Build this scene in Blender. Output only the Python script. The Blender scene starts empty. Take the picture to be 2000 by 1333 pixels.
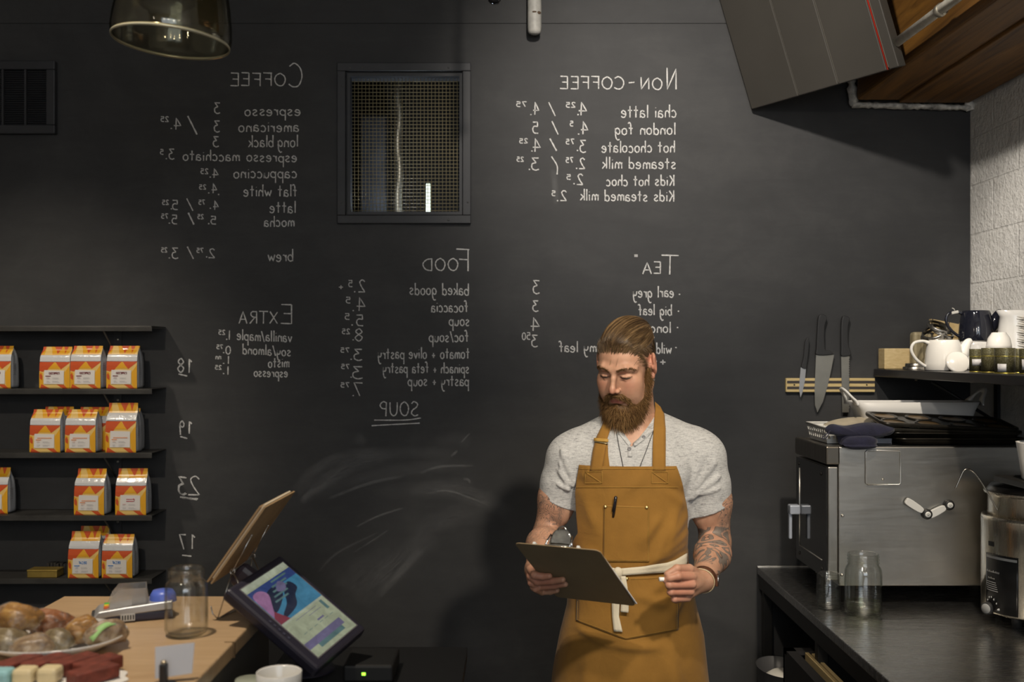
import bpy, bmesh, math, random
import numpy as np
from mathutils import Vector, Matrix, Euler

random.seed(7); np.random.seed(7)
SC = bpy.context.scene
COL = SC.collection
CAMZ, FPX, VX, VY = 1.72, 2000.0, 1000.0, 690.0

# ---------------------------------------------------------------- camera
cam_d = bpy.data.cameras.new('camera'); cam = bpy.data.objects.new('camera', cam_d); COL.objects.link(cam)
cam.location = (0, 0, CAMZ); cam.rotation_euler = (math.pi/2, 0, 0)
cam_d.sensor_width = 36; cam_d.lens = 36; cam_d.shift_y = (VY-666.5)/2000.0
cam_d.clip_start = .05; cam_d.clip_end = 60
cam_d.dof.use_dof = True; cam_d.dof.focus_distance = 3.35; cam_d.dof.aperture_fstop = 2.6
SC.camera = cam

# ---------------------------------------------------------------- exposure, daylight, lamps
SC.view_settings.view_transform = 'Standard'
try: SC.view_settings.look = 'None'
except Exception: pass
SC.view_settings.exposure = 0.18; SC.view_settings.gamma = 1.0
SC.view_settings.use_curve_mapping = False
W = bpy.data.worlds.new('daylight'); SC.world = W; W.use_nodes = True
_bg = W.node_tree.nodes['Background']; _bg.inputs[0].default_value = (.75, .87, 1.0, 1); _bg.inputs[1].default_value = .8
SC.cycles.max_bounces = 10; SC.cycles.transmission_bounces = 10; SC.cycles.transparent_max_bounces = 24
SC.cycles.caustics_reflective = False; SC.cycles.caustics_refractive = False
SC.cycles.sample_clamp_indirect = 4.0

def spot(name, loc, target, watts, size_deg=70, blend=.8, radius=.05, col=(1, .84, .64)):
    d = bpy.data.lights.new(name, 'SPOT'); d.energy = watts; d.spot_size = math.radians(size_deg); d.spot_blend = blend
    d.shadow_soft_size = radius; d.color = col
    o = bpy.data.objects.new(name, d); COL.objects.link(o); o.location = loc
    o.rotation_euler = (Vector(target)-Vector(loc)).to_track_quat('-Z', 'Y').to_euler()
    return o
def area(name, loc, target, watts, sx, sy, col):
    d = bpy.data.lights.new(name, 'AREA'); d.shape = 'RECTANGLE'; d.size = sx; d.size_y = sy; d.energy = watts; d.color = col
    o = bpy.data.objects.new(name, d); COL.objects.link(o); o.location = loc
    o.rotation_euler = (Vector(target)-Vector(loc)).to_track_quat('-Z', 'Y').to_euler()
    return o

WARM = (1, .88, .72)
spot('ceiling_spot_menu', (.25, 1.95, 3.38), (.80, 4.2, 2.58), 235, 62, 1, .05, (1, .92, .82))
spot('ceiling_spot_blocks', (.22, 1.95, 3.36), (1.88, 3.52, 2.08), 230, 27, .8, .05, (1, .92, .82))
spot('ceiling_spot_counter', (-1.05, 2.0, 3.7), (-1.0, 2.3, 1.0), 190, 50, .8, .05, WARM)
spot('ceiling_spot_bags', (-2.45, 2.6, 3.6), (-1.75, 4.1, 1.3), 95, 42, .8, .06, WARM)
spot('ceiling_spot_shelves', (-1.3, .4, 3.4), (-1.85, 4.1, 1.25), 130, 26, .8, .06, WARM)
spot('ceiling_spot_barista', (1.05, .5, 3.3), (.42, 3.1, 1.35), 265, 26, .7, .08, WARM)
spot('ceiling_spot_kitchen', (1.0, 1.7, 3.7), (1.60, 3.6, 1.12), 255, 37, .8, .05, WARM)
spot('ceiling_spot_aisle', (-.2, .6, 3.6), (.42, 3.1, 1.3), 150, 26, .8, .06, WARM)
for i, (x, y) in enumerate(((-1.6, -.6), (0, -.9), (1.2, -.7), (-.6, -2.0), (1.0, -2.1))):   # added fill lamps behind the camera, brightening the room the steel reflects
    pl = bpy.data.lights.new('room_fill', 'POINT'); pl.energy = 9; pl.color = WARM; pl.shadow_soft_size = .05
    po = bpy.data.objects.new('room_fill', pl); COL.objects.link(po); po.location = (x, y, 2.75)
area('shopfront_daylight', (.9, -2.9, 2.3), (.5, 3, 1.4), 36, 3.2, 1.8, (.86, .93, 1.0))

# ---------------------------------------------------------------- helpers
def P(px, py, Y):
    return Vector(((px-VX)*Y/FPX, Y, CAMZ-(py-VY)*Y/FPX))

def tag(o, label=None, cat=None, group=None, kind=None):
    if label: o['label'] = label
    if cat: o['category'] = cat
    if group: o['group'] = group
    if kind: o['kind'] = kind
    return o
def empty(name, loc, label, cat, group=None, rot=(0, 0, 0)):
    o = bpy.data.objects.new(name, None); COL.objects.link(o)
    o.empty_display_size = .05; o.location = loc; o.rotation_euler = rot
    bpy.context.view_layer.update()
    return tag(o, label, cat, group)
def copy_tree(o, parent=None):
    c = o.copy(); COL.objects.link(c)
    if parent is not None: c.parent = parent
    for ch in list(o.children): copy_tree(ch, c)
    return c

class MB:
    """collects shapes; build() links them as one mesh object"""
    def __init__(s): s.v = []; s.f = []; s.m = []; s.sm = []
    def add(s, verts, faces, mi=0, smooth=False):
        b = len(s.v); s.v += [tuple(v) for v in verts]
        for f in faces: s.f.append(tuple(i+b for i in f)); s.m.append(mi); s.sm.append(smooth)
        return s
    def box(s, lo, hi, mi=0, M=None, bev=0):
        x0, y0, z0 = lo; x1, y1, z1 = hi
        if bev > 0:
            bm = bmesh.new(); bmesh.ops.create_cube(bm, size=1)
            for v in bm.verts:
                v.co = Vector(((x0+x1)/2+v.co.x*(x1-x0), (y0+y1)/2+v.co.y*(y1-y0), (z0+z1)/2+v.co.z*(z1-z0)))
            bmesh.ops.bevel(bm, geom=bm.edges[:], offset=bev, segments=2, profile=.5, affect='EDGES')
            bm.verts.index_update()
            vs = [v.co.copy() for v in bm.verts]; fs = [[v.index for v in f.verts] for f in bm.faces]; bm.free()
        else:
            vs = [Vector(p) for p in ((x0,y0,z0),(x1,y0,z0),(x1,y1,z0),(x0,y1,z0),(x0,y0,z1),(x1,y0,z1),(x1,y1,z1),(x0,y1,z1))]
            fs = [(0,3,2,1),(4,5,6,7),(0,1,5,4),(1,2,6,5),(2,3,7,6),(3,0,4,7)]
        if M is not None: vs = [M @ v for v in vs]
        return s.add(vs, fs, mi)
    def lathe(s, prof, n=40, c=(0, 0, 0), mi=0, M=None, sx=1, sy=1, smooth=True, a0=0, a1=2*math.pi):
        full = abs(a1-a0-2*math.pi) < 1e-6; k = n if full else n+1
        vs = []
        for (r, z) in prof:
            for i in range(k):
                a = a0+(a1-a0)*i/n
                v = Vector((r*math.cos(a)*sx, r*math.sin(a)*sy, z))
                if M is not None: v = M @ v
                vs.append(v+Vector(c))
        fs = []
        for j in range(len(prof)-1):
            for i in range(n):
                i2 = (i+1) % k
                fs.append((j*k+i, j*k+i2, (j+1)*k+i2, (j+1)*k+i))
        return s.add(vs, fs, mi, smooth)
    def tube(s, pts, r, n=10, mi=0, cap=True, sx=1.0, up=None):
        pts = [Vector(p) for p in pts]; N = len(pts)
        rs = r if isinstance(r, (list, tuple)) else [r]*N
        vs = []; prev = None
        for i, p in enumerate(pts):
            t = (pts[min(i+1, N-1)]-pts[max(i-1, 0)])
            if t.length < 1e-9: t = Vector((0, 0, 1))
            t.normalize()
            if prev is None:
                a = Vector(up) if up is not None else (Vector((0, 0, 1)) if abs(t.z) < .9 else Vector((1, 0, 0)))
                u = (a-t*a.dot(t)).normalized()
            else:
                u = (prev-t*prev.dot(t))
                u = u.normalized() if u.length > 1e-6 else prev
            prev = u; w = t.cross(u)
            for k in range(n):
                a = 2*math.pi*k/n
                vs.append(p+(u*math.cos(a)*sx+w*math.sin(a))*rs[i])
        fs = [(i*n+k, i*n+(k+1) % n, (i+1)*n+(k+1) % n, (i+1)*n+k) for i in range(N-1) for k in range(n)]
        if cap: fs.append(tuple(range(n-1, -1, -1))); fs.append(tuple((N-1)*n+k for k in range(n)))
        return s.add(vs, fs, mi, True)
    def prism(s, poly, ex, mi=0, smooth=False):
        """poly: 3D points of one face; ex: extrusion vector"""
        poly = [Vector(p) for p in poly]; ex = Vector(ex); n = len(poly)
        vs = poly+[p+ex for p in poly]
        fs = [tuple(range(n)), tuple(range(2*n-1, n-1, -1))]+[(i, i+n, (i+1) % n+n, (i+1) % n) for i in range(n)]
        return s.add(vs, fs, mi, smooth)
    def grid(s, rows, mi=0, smooth=True, closed=False):
        nr, nc = len(rows), len(rows[0])
        vs = [p for r in rows for p in r]
        fs = [(j*nc+i, j*nc+(i+1) % nc, (j+1)*nc+(i+1) % nc, (j+1)*nc+i) for j in range(nr-1) for i in range(nc if closed else nc-1)]
        return s.add(vs, fs, mi, smooth)
    def ball(s, c, r, mi=0, n=16, sc=(1, 1, 1), M=None):
        prof = [(max(1e-5, r*math.sin(math.pi*j/(n//2))), -r*math.cos(math.pi*j/(n//2))) for j in range(n//2+1)]
        vs0 = MB().lathe(prof, n).v
        vs0 = [Vector((v[0]*sc[0], v[1]*sc[1], v[2]*sc[2])) for v in vs0]
        if M is not None: vs0 = [M @ v for v in vs0]
        return s.add([v+Vector(c) for v in vs0], MB().lathe(prof, n).f, mi, True)
    def build(s, name, mats, parent=None, loc=None, local=False):
        me = bpy.data.meshes.new(name)
        me.from_pydata(s.v, [], s.f); me.validate(verbose=False)
        mats = mats if isinstance(mats, (list, tuple)) else [mats]
        for m in mats: me.materials.append(m)
        if len(me.polygons) == len(s.f):
            me.polygons.foreach_set('material_index', s.m); me.polygons.foreach_set('use_smooth', s.sm)
        bm = bmesh.new(); bm.from_mesh(me); bmesh.ops.recalc_face_normals(bm, faces=bm.faces[:]); bm.to_mesh(me); bm.free()
        me.update()
        o = bpy.data.objects.new(name, me); COL.objects.link(o)
        if parent is not None:
            o.parent = parent
            if not local:
                o.matrix_parent_inverse = Matrix.Identity(4)
                o.matrix_basis = world_of(parent).inverted()
        if loc is not None: o.location = loc
        return o
def world_of(o):
    M = o.matrix_basis.copy()
    if o.parent is not None: M = world_of(o.parent) @ o.matrix_parent_inverse @ M
    return M
def single(name, mb, mats, label, cat, group=None, kind=None):
    """a thing that is one mesh, origin moved to its base"""
    o = mb.build(name, mats); recenter(o)
    return tag(o, label, cat, group, kind)
def recenter(o):
    me = o.data; n = len(me.vertices); a = np.empty(n*3); me.vertices.foreach_get('co', a); a = a.reshape(-1, 3)
    c = np.array([(a[:, 0].min()+a[:, 0].max())/2, (a[:, 1].min()+a[:, 1].max())/2, a[:, 2].min()])
    me.vertices.foreach_set('co', (a-c).ravel()); me.update(); o.location = Vector(c)
    for ch in o.children: ch.matrix_parent_inverse = Matrix.Identity(4); ch.location = Vector(ch.location)-Vector(c)
def subsurf(o, lv=1):
    m = o.modifiers.new('sub', 'SUBSURF'); m.levels = lv; m.render_levels = lv; return o
def solid(o, t, off=0):
    m = o.modifiers.new('solid', 'SOLIDIFY'); m.thickness = t; m.offset = off; return o
def bevel(o, w, seg=2):
    m = o.modifiers.new('bev', 'BEVEL'); m.width = w; m.segments = seg; m.limit_method = 'ANGLE'; m.angle_limit = math.radians(40); return o
def rotm(axis, deg): return Matrix.Rotation(math.radians(deg), 4, axis)
def crom(pts, n=6, closed=False):
    pts = [np.array(p, float) for p in pts]
    if len(pts) < 3: return [tuple(p) for p in pts]
    out = []; N = len(pts)
    rng = range(N) if closed else range(N-1)
    for i in rng:
        p1, p2 = pts[i], pts[(i+1) % N]
        p0 = pts[(i-1) % N] if (closed or i > 0) else 2*p1-p2
        p3 = pts[(i+2) % N] if (closed or i+2 < N) else 2*p2-p1
        for k in range(n):
            t = k/n
            out.append(tuple(.5*((2*p1)+(p2-p0)*t+(2*p0-5*p1+4*p2-p3)*t*t+(3*p1-p0-3*p2+p3)*t**3)))
    if not closed: out.append(tuple(pts[-1]))
    return out

# ---------------------------------------------------------------- materials
def srgb(r, g, b):
    f = lambda c: (c/12.92 if c <= .04045 else ((c+.055)/1.055)**2.4)
    return (f(r/255), f(g/255), f(b/255))
class NT:
    def __init__(s, m): s.t = m.node_tree; s.n = s.t.nodes; s.l = s.t.links
    def new(s, t, **kw):
        n = s.n.new(t)
        for k, v in kw.items():
            if k.startswith('i_'):
                key = k[2:]; key = int(key) if key.isdigit() else key
                n.inputs[key].default_value = v
            else: setattr(n, k, v)
        return n
    def link(s, a, b): s.l.new(a, b)
    def coord(s, which='Object', scale=(1, 1, 1), rot=(0, 0, 0)):
        tc = s.new('ShaderNodeTexCoord'); mp = s.new('ShaderNodeMapping'); mp.inputs['Scale'].default_value = scale; mp.inputs['Rotation'].default_value = rot
        s.link(tc.outputs[which], mp.inputs[0]); return mp.outputs[0]
    def noise(s, vec, scale, detail=4, rough=.55, dist=0):
        n = s.new('ShaderNodeTexNoise'); n.inputs['Scale'].default_value = scale; n.inputs['Detail'].default_value = detail
        n.inputs['Roughness'].default_value = rough; n.inputs['Distortion'].default_value = dist
        s.link(vec, n.inputs['Vector']); return n.outputs['Fac']
    def ramp(s, fac, stops):
        r = s.new('ShaderNodeValToRGB'); el = r.color_ramp.elements
        while len(el) < len(stops): el.new(.5)
        for e, (p, c) in zip(el, stops): e.position = p; e.color = tuple(c)+(1,) if len(c) == 3 else c
        s.link(fac, r.inputs[0]); return r.outputs[0]
    def mix(s, fac, a, b, mode='MIX'):
        m = s.new('ShaderNodeMix'); m.data_type = 'RGBA'; m.blend_type = mode
        for idx, x in ((0, fac), (6, a), (7, b)):
            if hasattr(x, 'type') and not isinstance(x, (tuple, list, float)): s.link(x, m.inputs[idx])
            else: m.inputs[idx].default_value = (tuple(x)+(1,) if (isinstance(x, (tuple, list)) and len(x) == 3) else x)
        return m.outputs[2]
    def math(s, op, a, b=0.0, c=None):
        m = s.new('ShaderNodeMath'); m.operation = op
        for i, x in enumerate((a, b) if c is None else (a, b, c)):
            if hasattr(x, 'type') and not isinstance(x, (int, float)): s.link(x, m.inputs[i])
            else: m.inputs[i].default_value = x
        return m.outputs[0]
    def bump(s, h, strength=.3, dist=.005):
        b = s.new('ShaderNodeBump'); b.inputs['Strength'].default_value = strength; b.inputs['Distance'].default_value = dist
        s.link(h, b.inputs['Height']); return b.outputs[0]
def mat(name, col, rough=.5, metal=0., var=0., vscale=8., bump=0., bscale=60., trans=0., ior=1.45, coat=0., spec=.5, emit=None, estr=0., sheen=0., sss=0., stretch=(1, 1, 1), bdist=.003, alpha=1.):
    m = bpy.data.materials.new(name); m.use_nodes = True; t = NT(m); b = t.n['Principled BSDF']
    b.inputs['Base Color'].default_value = tuple(col)+(1,); b.inputs['Roughness'].default_value = rough; b.inputs['Metallic'].default_value = metal
    b.inputs['Transmission Weight'].default_value = trans; b.inputs['IOR'].default_value = ior; b.inputs['Coat Weight'].default_value = coat
    b.inputs['Specular IOR Level'].default_value = spec; b.inputs['Sheen Weight'].default_value = sheen; b.inputs['Alpha'].default_value = alpha
    if sss > 0:
        b.inputs['Subsurface Weight'].default_value = sss; b.inputs['Subsurface Radius'].default_value = (.012, .004, .002); b.inputs['Subsurface Scale'].default_value = 1.0
    if emit: b.inputs['Emission Color'].default_value = tuple(emit)+(1,); b.inputs['Emission Strength'].default_value = estr
    vec = t.coord('Object', stretch) if (var or bump) else None
    if var:
        f = t.noise(vec, vscale, 5)
        c0 = tuple(max(0, c*(1-var)) for c in col); c1 = tuple(min(1, c*(1+var)) for c in col)
        t.link(t.ramp(f, [(.3, c0), (.7, c1)]), b.inputs['Base Color'])
    if bump: t.link(t.bump(t.noise(vec, bscale, 4), bump, bdist), b.inputs['Normal'])
    return m
# ================================================================ room
WY = 4.2
def chalkwall_mat():
    m = bpy.data.materials.new('blackboard_paint'); m.use_nodes = True; t = NT(m); b = t.n['Principled BSDF']
    v = t.coord('Object'); big = t.noise(v, 1.3, 6, .62, .6); mid = t.noise(v, 6, 6, .7, 1.2)
    sv = t.coord('Object', (.5, 1, 2.2), (0, .5, 0)); streak = t.noise(sv, 5, 8, .75, .5)
    s = t.math('ADD', t.math('MULTIPLY', big, .6), t.math('ADD', t.math('MULTIPLY', mid, .2), t.math('MULTIPLY', streak, .35)))
    base = t.ramp(s, [(.36, (.027, .0272, .028)), (.56, (.039, .0392, .0402)), (.82, (.064, .0635, .063))])
    # specks of chalk dust, denser in rubbed patches
    sp = t.noise(v, 260, 2, .5); spm = t.ramp(sp, [(.66, (0, 0, 0)), (.74, (1, 1, 1))])
    pat = t.ramp(t.noise(v, 2.1, 4, .6, .4), [(.5, (0, 0, 0)), (.72, (1, 1, 1))])
    fac = t.math('MULTIPLY', t.math('MULTIPLY', spm, pat), .18)
    t.link(t.mix(fac, base, (.22, .22, .22)), b.inputs['Base Color'])
    b.inputs['Roughness'].default_value = .62; b.inputs['Specular IOR Level'].default_value = .3
    t.link(t.bump(t.noise(v, 45, 4), .06, .004), b.inputs['Normal'])
    return m
M_WALL = chalkwall_mat()
M_FLOOR = mat('floor_concrete', (.16, .15, .14), .45, var=.25, vscale=2)
M_CEIL = mat('ceiling_paint', (.40, .385, .36), .8, var=.2, vscale=2)
M_PLASTER = mat('plaster_wall', (.55, .52, .47), .8, var=.15, vscale=2)
M_BLACKST = mat('black_steel', (.020, .020, .021), .42, metal=0., bump=.05, bscale=80)
M_DKFRAME = mat('dark_grey_painted_metal', (.036, .037, .041), .5, var=.1, vscale=12)

def brick_mat():
    m = bpy.data.materials.new('white_painted_block'); m.use_nodes = True; t = NT(m); b = t.n['Principled BSDF']
    v = t.coord('Object'); sw = t.n.new('ShaderNodeSeparateXYZ'); t.link(v, sw.inputs[0])
    cb = t.n.new('ShaderNodeCombineXYZ'); t.link(sw.outputs[1], cb.inputs[0]); t.link(sw.outputs[2], cb.inputs[1])
    br = t.new('ShaderNodeTexBrick'); t.link(cb.outputs[0], br.inputs['Vector'])
    br.inputs['Scale'].default_value = 1; br.inputs['Brick Width'].default_value = .4; br.inputs['Row Height'].default_value = .2
    br.inputs['Mortar Size'].default_value = .006; br.inputs['Mortar Smooth'].default_value = .5
    n1 = t.noise(v, 14, 6, .65); st = t.ramp(t.noise(v, 3.4, 5, .7, .5), [(.60, (0, 0, 0)), (.74, (1, 1, 1))])
    col = t.ramp(n1, [(.3, (.66, .645, .61)), (.7, (.80, .785, .75))])
    col = t.mix(t.math('MULTIPLY', br.outputs['Fac'], .03), col, (.5, .48, .44))
    col = t.mix(t.math('MULTIPLY', st, .55), col, (.42, .36, .22))
    t.link(col, b.inputs['Base Color']); b.inputs['Roughness'].default_value = .75
    n2 = t.noise(v, 55, 5, .6); h = t.math('SUBTRACT', n2, t.math('MULTIPLY', br.outputs['Fac'], .22))
    t.link(t.bump(h, .8, .012), b.inputs['Normal'])
    return m
M_BRICK = brick_mat()

def wood_mat(name, c0, c1, scale=(1, 1, 12), rough=.5, grain=6, coat=0, bump=.1):
    m = bpy.data.materials.new(name); m.use_nodes = True; t = NT(m); b = t.n['Principled BSDF']
    v = t.coord('Object', scale); f = t.noise(v, grain, 7, .62, 1.2)
    t.link(t.ramp(f, [(.28, c0), (.5, tuple((a+b_)/2 for a, b_ in zip(c0, c1))), (.74, c1)]), b.inputs['Base Color'])
    b.inputs['Roughness'].default_value = rough; b.inputs['Coat Weight'].default_value = coat; b.inputs['Coat Roughness'].default_value = .3
    t.link(t.bump(f, bump, .004), b.inputs['Normal'])
    return m

# back wall with the grille opening cut through
gx0, gx1 = P(679, 0, WY).x, P(903, 0, WY).x; gz1, gz0 = P(0, 144, WY).z, P(0, 420, WY).z
b = MB(); XL, XR, ZT = -3.0, 2.0, 4.0
for (x0, x1, z0, z1) in ((XL, gx0, 0, ZT), (gx1, XR, 0, ZT), (gx0, gx1, 0, gz0), (gx0, gx1, gz1, ZT)):
    b.box((x0, WY, z0), (x1, WY+.12, z1))
wall_back = tag(b.build('wall_back', M_WALL), 'black chalkboard wall covered in a white chalk menu', kind='structure')
tag(MB().box((-3.1, -3.1, -.1), (2.1, 4.32, 0)).build('floor', M_FLOOR), 'grey concrete floor', kind='structure')
tag(MB().box((-3.1, -3.1, 4.0), (2.1, 5.6, 4.1)).build('ceiling', M_CEIL), 'dark ceiling', kind='structure')
b = MB()
tag(MB().box((1.88, -3.0, 0), (2.0, WY, 4.0)).build('wall_right', M_BRICK), 'white painted rough block wall', kind='structure')
tag(MB().box((-3.1, -3.0, 0), (-3.0, WY, 4.0)).build('wall_left', M_PLASTER), 'plain left wall', kind='structure')
b = MB()
for (x0, x1, z0, z1) in ((-3, -.9, 0, 4), (2.6-.0, 2.61, 0, 4), (-.9, 2.0, 0, 1.2), (-.9, 2.0, 3.4, 4)):
    if x1 <= 2.0: b.box((x0, -3.1, z0), (x1, -3.0, z1))
tag(b.build('wall_front', M_PLASTER), 'shop front wall with window opening', kind='structure')
# shallow raised band near the ceiling, same material as the wall
tag(MB().box((XL, WY-.005, P(0, 46, WY).z), (1.39, WY+.01, ZT)).build('trim_1', M_WALL), 'shallow raised band along the top of the black wall', kind='structure')
# dark shaft behind the grille
b = MB(); sx0, sx1, sz0, sz1, sy = gx0-.25, gx1+.25, gz0-.3, gz1+.3, 5.4
b.box((sx0-.05, sy, sz0), (sx1+.05, sy+.05, sz1)); b.box((sx0-.05, WY+.125, sz0), (sx0, sy, sz1)); b.box((sx1, WY+.12, sz0), (sx1+.05, sy, sz1))
b.box((sx0, WY+.12, sz0-.05), (sx1, sy, sz0)); b.box((sx0, WY+.12, sz1), (sx1, sy, sz1+.05))
tag(b.build('wall_shaft', mat('shaft_dark', (.02, .018, .016), .8)), 'dark shaft behind the mesh grille', kind='structure')
M_ZINC = mat('zinc', (.62, .58, .48), .35, metal=.9, bump=.2, bscale=30)
q = P(778, 280, 4.62); b = MB()
pts = [(q.x+.004*math.sin(k*.5), q.y, sz0+.0+(sz1-sz0)*k/60) for k in range(61)]
b.tube(pts, [.019+.0025*(k % 2) for k in range(61)], 12)
single('flexible_conduit', b, M_ZINC, 'ridged pale metal conduit rising behind the mesh grille', 'pipe')
b = MB(); q = P(837, 395, 4.7); b.box((q.x-.012, 4.7, sz0), (q.x+.008, 4.72, P(0, 358, 4.7).z), bev=.004)
single('light_tube', b, mat('tube_glow', (.9, .95, .8), .4, emit=(.85, 1, .75), estr=.6), 'slim glowing strip light low behind the mesh grille', 'light')
b = MB(); q = P(738, 240, 5.0); b.box((q.x-.09, 5.0, sz0+.001), (q.x+.045, 5.25, sz1-.28), bev=.01)
single('air_duct', b, mat('duct_sheet', (.16, .18, .22), .3, metal=.9, var=.3, vscale=7, bump=.3, bscale=9), 'bluish sheet metal duct standing behind the mesh grille', 'duct')
l = bpy.data.lights.new('shaft_lamp', 'POINT'); l.energy = 9; l.color = (.75, .86, 1); l.shadow_soft_size = .06
lo = bpy.data.objects.new('shaft_lamp', l); COL.objects.link(lo); lo.location = (gx0+.22, 4.55, gz0-.1)

# ---------------- mesh grille
root = empty('mesh_grille', P(791, 438, WY-.02), 'grey framed wire mesh grille set into the black wall between the menus', 'grille')
x0, x1 = P(660, 0, WY).x, P(920, 0, WY).x; z1, z0 = P(0, 125, WY).z, P(0, 438, WY).z
b = MB(); w1 = .034
for a in ((x0, x1, z1-w1, z1), (x0, x1, z0, z0+w1), (x0, x0+w1, z0+w1, z1-w1), (x1-w1, x1, z0+w1, z1-w1)):
    b.box((a[0], WY-.022, a[2]), (a[1], WY+.0, a[3]), bev=.003)
w2 = .012
for a in ((gx0, gx1, gz1-w2, gz1), (gx0, gx1, gz0, gz0+w2), (gx0, gx0+w2, gz0+w2, gz1-w2), (gx1-w2, gx1, gz0+w2, gz1-w2)):
    b.box((a[0], WY-.008, a[2]), (a[1], WY+.03, a[3]))
b.build('frame', M_DKFRAME, root)
b = MB(); n = 30
for i in range(31):
    x = gx0+.008+(gx1-gx0-.016)*i/30; b.tube([(x, WY+.035, gz0), (x, WY+.035, gz1)], .0013, 5)
nz = 38
for i in range(nz+1):
    z = gz0+.008+(gz1-gz0-.016)*i/nz; b.tube([(gx0, WY+.0375, z), (gx1, WY+.0375, z)], .0013, 5)
b.build('wire_mesh', mat('brass_wire', (.42, .35, .20), .5, metal=.35), root)
for (px, py) in ((684, 132), (708, 132), (876, 132), (668, 168), (914, 395), (876, 430), (667, 395), (707, 433)):
    q = P(px, py, WY-.022); b = MB(); b.lathe([(.0001, .003), (.004, .002), (.0045, 0)], 10, M=rotm('X', 90), c=q); b.build('screw', mat('screw_head', (.09, .09, .09), .5) if 'screw_head' not in bpy.data.materials else bpy.data.materials['screw_head'], root)

# ---------------- louvred vent
root = empty('air_vent', P(30, 263, WY-.02), 'dark louvred air vent high on the black wall above the coffee shelves', 'vent')
x0, x1 = P(-120, 0, WY).x, P(113, 0, WY).x; z1, z0 = P(0, 122, WY).z, P(0, 264, WY).z
b = MB(); w1 = .036
for a in ((x0, x1, z1-w1, z1), (x0, x1, z0, z0+w1), (x0, x0+w1, z0+w1, z1-w1), (x1-w1, x1, z0+w1, z1-w1)):
    b.box((a[0], WY-.03, a[2]), (a[1], WY, a[3]), bev=.004)
b.build('frame', M_DKFRAME, root)
b = MB(); N = 25
for i in range(N):
    z = z0+w1+(z1-z0-2*w1)*(i+.5)/N
    b.box((x0+w1, -.004, -.0011), (x1-w1, .010, .0011), M=Matrix.Translation((0, WY-.012, z)) @ rotm('X', 38))
b.build('louvers', M_DKFRAME, root)
for px in (11, 55, -45):
    x = P(px, 0, WY).x; MB().box((x-.004, WY-.026, z0+w1), (x+.004, WY-.014, z1-w1)).build('bar', M_DKFRAME, root)
MB().box((x0+w1, WY-.003, z0+w1), (x1-w1, WY-.0005, z1-w1)).build('backing', mat('vent_dark', (.008, .008, .008), .9), root)

# ---------------- timber bulkhead, pipe along it, ceiling pipe
M_TIMBER = wood_mat('stained_timber', (.05, .020, .004), (.27, .125, .022), (9, .55, 9), .55, 2.2, 0, .8)
bx0, bx1, bz = P(1668, 0, WY).x, 1.88, P(0, 200, WY).z
b = MB(); b.box((bx0, 1.6, bz), (bx1, WY-.03, 4.0), bev=.012); 
for k, zz in ((0, .16), (1, .5)): pass
tag(b.build('beam', M_TIMBER), 'rough brown timber bulkhead above the white block wall', kind='structure')
b = MB()   # plank seam strips under the beam
b.box((bx0+.17, 1.62, bz-.012), (bx0+.455, WY-.04, bz+.004), bev=.004)
tag(b.build('beam_plank', M_TIMBER), 'lower plank of the timber bulkhead', kind='structure')
b = MB(); rg = random.Random(3)    # rough filler round the timber's end
def patch(p0, p1, w, n):
    vs = []
    for i in range(n+1):
        t = i/n; p = Vector(p0).lerp(Vector(p1), t); d = (Vector(p1)-Vector(p0)).normalized(); nn = Vector((-d.z, 0, d.x))
        w_ = w*(.6+.8*rg.random())
        vs.append([p+nn*w_*.5+Vector((0, -.004, 0)), p+Vector((0, -.012-.006*rg.random(), 0)), p-nn*w_*.5+Vector((0, -.004, 0))])
    b.grid(vs)
patch(P(1661, 150, WY-.018), P(1667, 207, WY-.018), .030, 12); patch(P(1663, 205, WY-.018), P(1893, 211, WY-.018), .018, 36); patch(P(1890, 195, WY-.018), P(1896, 216, WY-.018), .03, 5)
o = b.build('trim_2', mat('rough_filler', (.50, .48, .44), .8, var=.75, vscale=26, bump=.6, bscale=50)); solid(o, .01, 0); tag(o, 'rough white filler around the end of the timber', kind='structure')
b = MB(); b.tube([(1.335, 3.62, 2.80), (1.345, 2.6, 2.785), (1.35, 1.8, 2.78)], .0165, 14)
root = single('painted_pipe', b, mat('pipe_paint', (.72, .69, .60), .5, var=.25, vscale=18, bump=.25, bscale=20), 'cream painted pipe running along the timber bulkhead', 'pipe')
for y in (3.2, 2.6): MB().tube([(1.340, y-.012, 2.793), (1.340, y+.012, 2.793)], .021, 12).build('pipe_clip', M_ZINC, root)
q = P(1044, 0, 4.14)
b = MB(); b.lathe([(.0001, 0), (.013, .001), (.023, .006), (.0268, .014), (.0280, .03), (.0280, 1.0)], 28, c=(q.x, 4.14, P(0, 68, 4.14).z))
root = single('capped_pipe', b, mat('grey_paint', (.40, .39, .36), .5, var=.2, vscale=25), 'grey capped pipe hanging down from the ceiling above the menu', 'pipe')
b = MB(); q2 = P(1051, 25, 4.12); b.ball((q2.x, 4.118, q2.z), .008, sc=(1.5, .5, .8)); b.ball((q2.x-.015, 4.113, q2.z+.002), .005, sc=(1.8, .4, .8)); b.build('chipped_paint', mat('rust', (.08, .05, .03), .8), root)
q = P(966, 8, 3.4)
b = MB(); b.lathe([(.0001, 0), (.014, .002), (.021, .010), (.022, .022), (.012, .03), (.008, .5)], 20, c=(q.x, 3.4, q.z))
single('ceiling_sensor', b, mat('black_gloss', (.01, .01, .011), .12), 'small glossy black fitting hanging beside the capped pipe', 'fitting')

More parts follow.
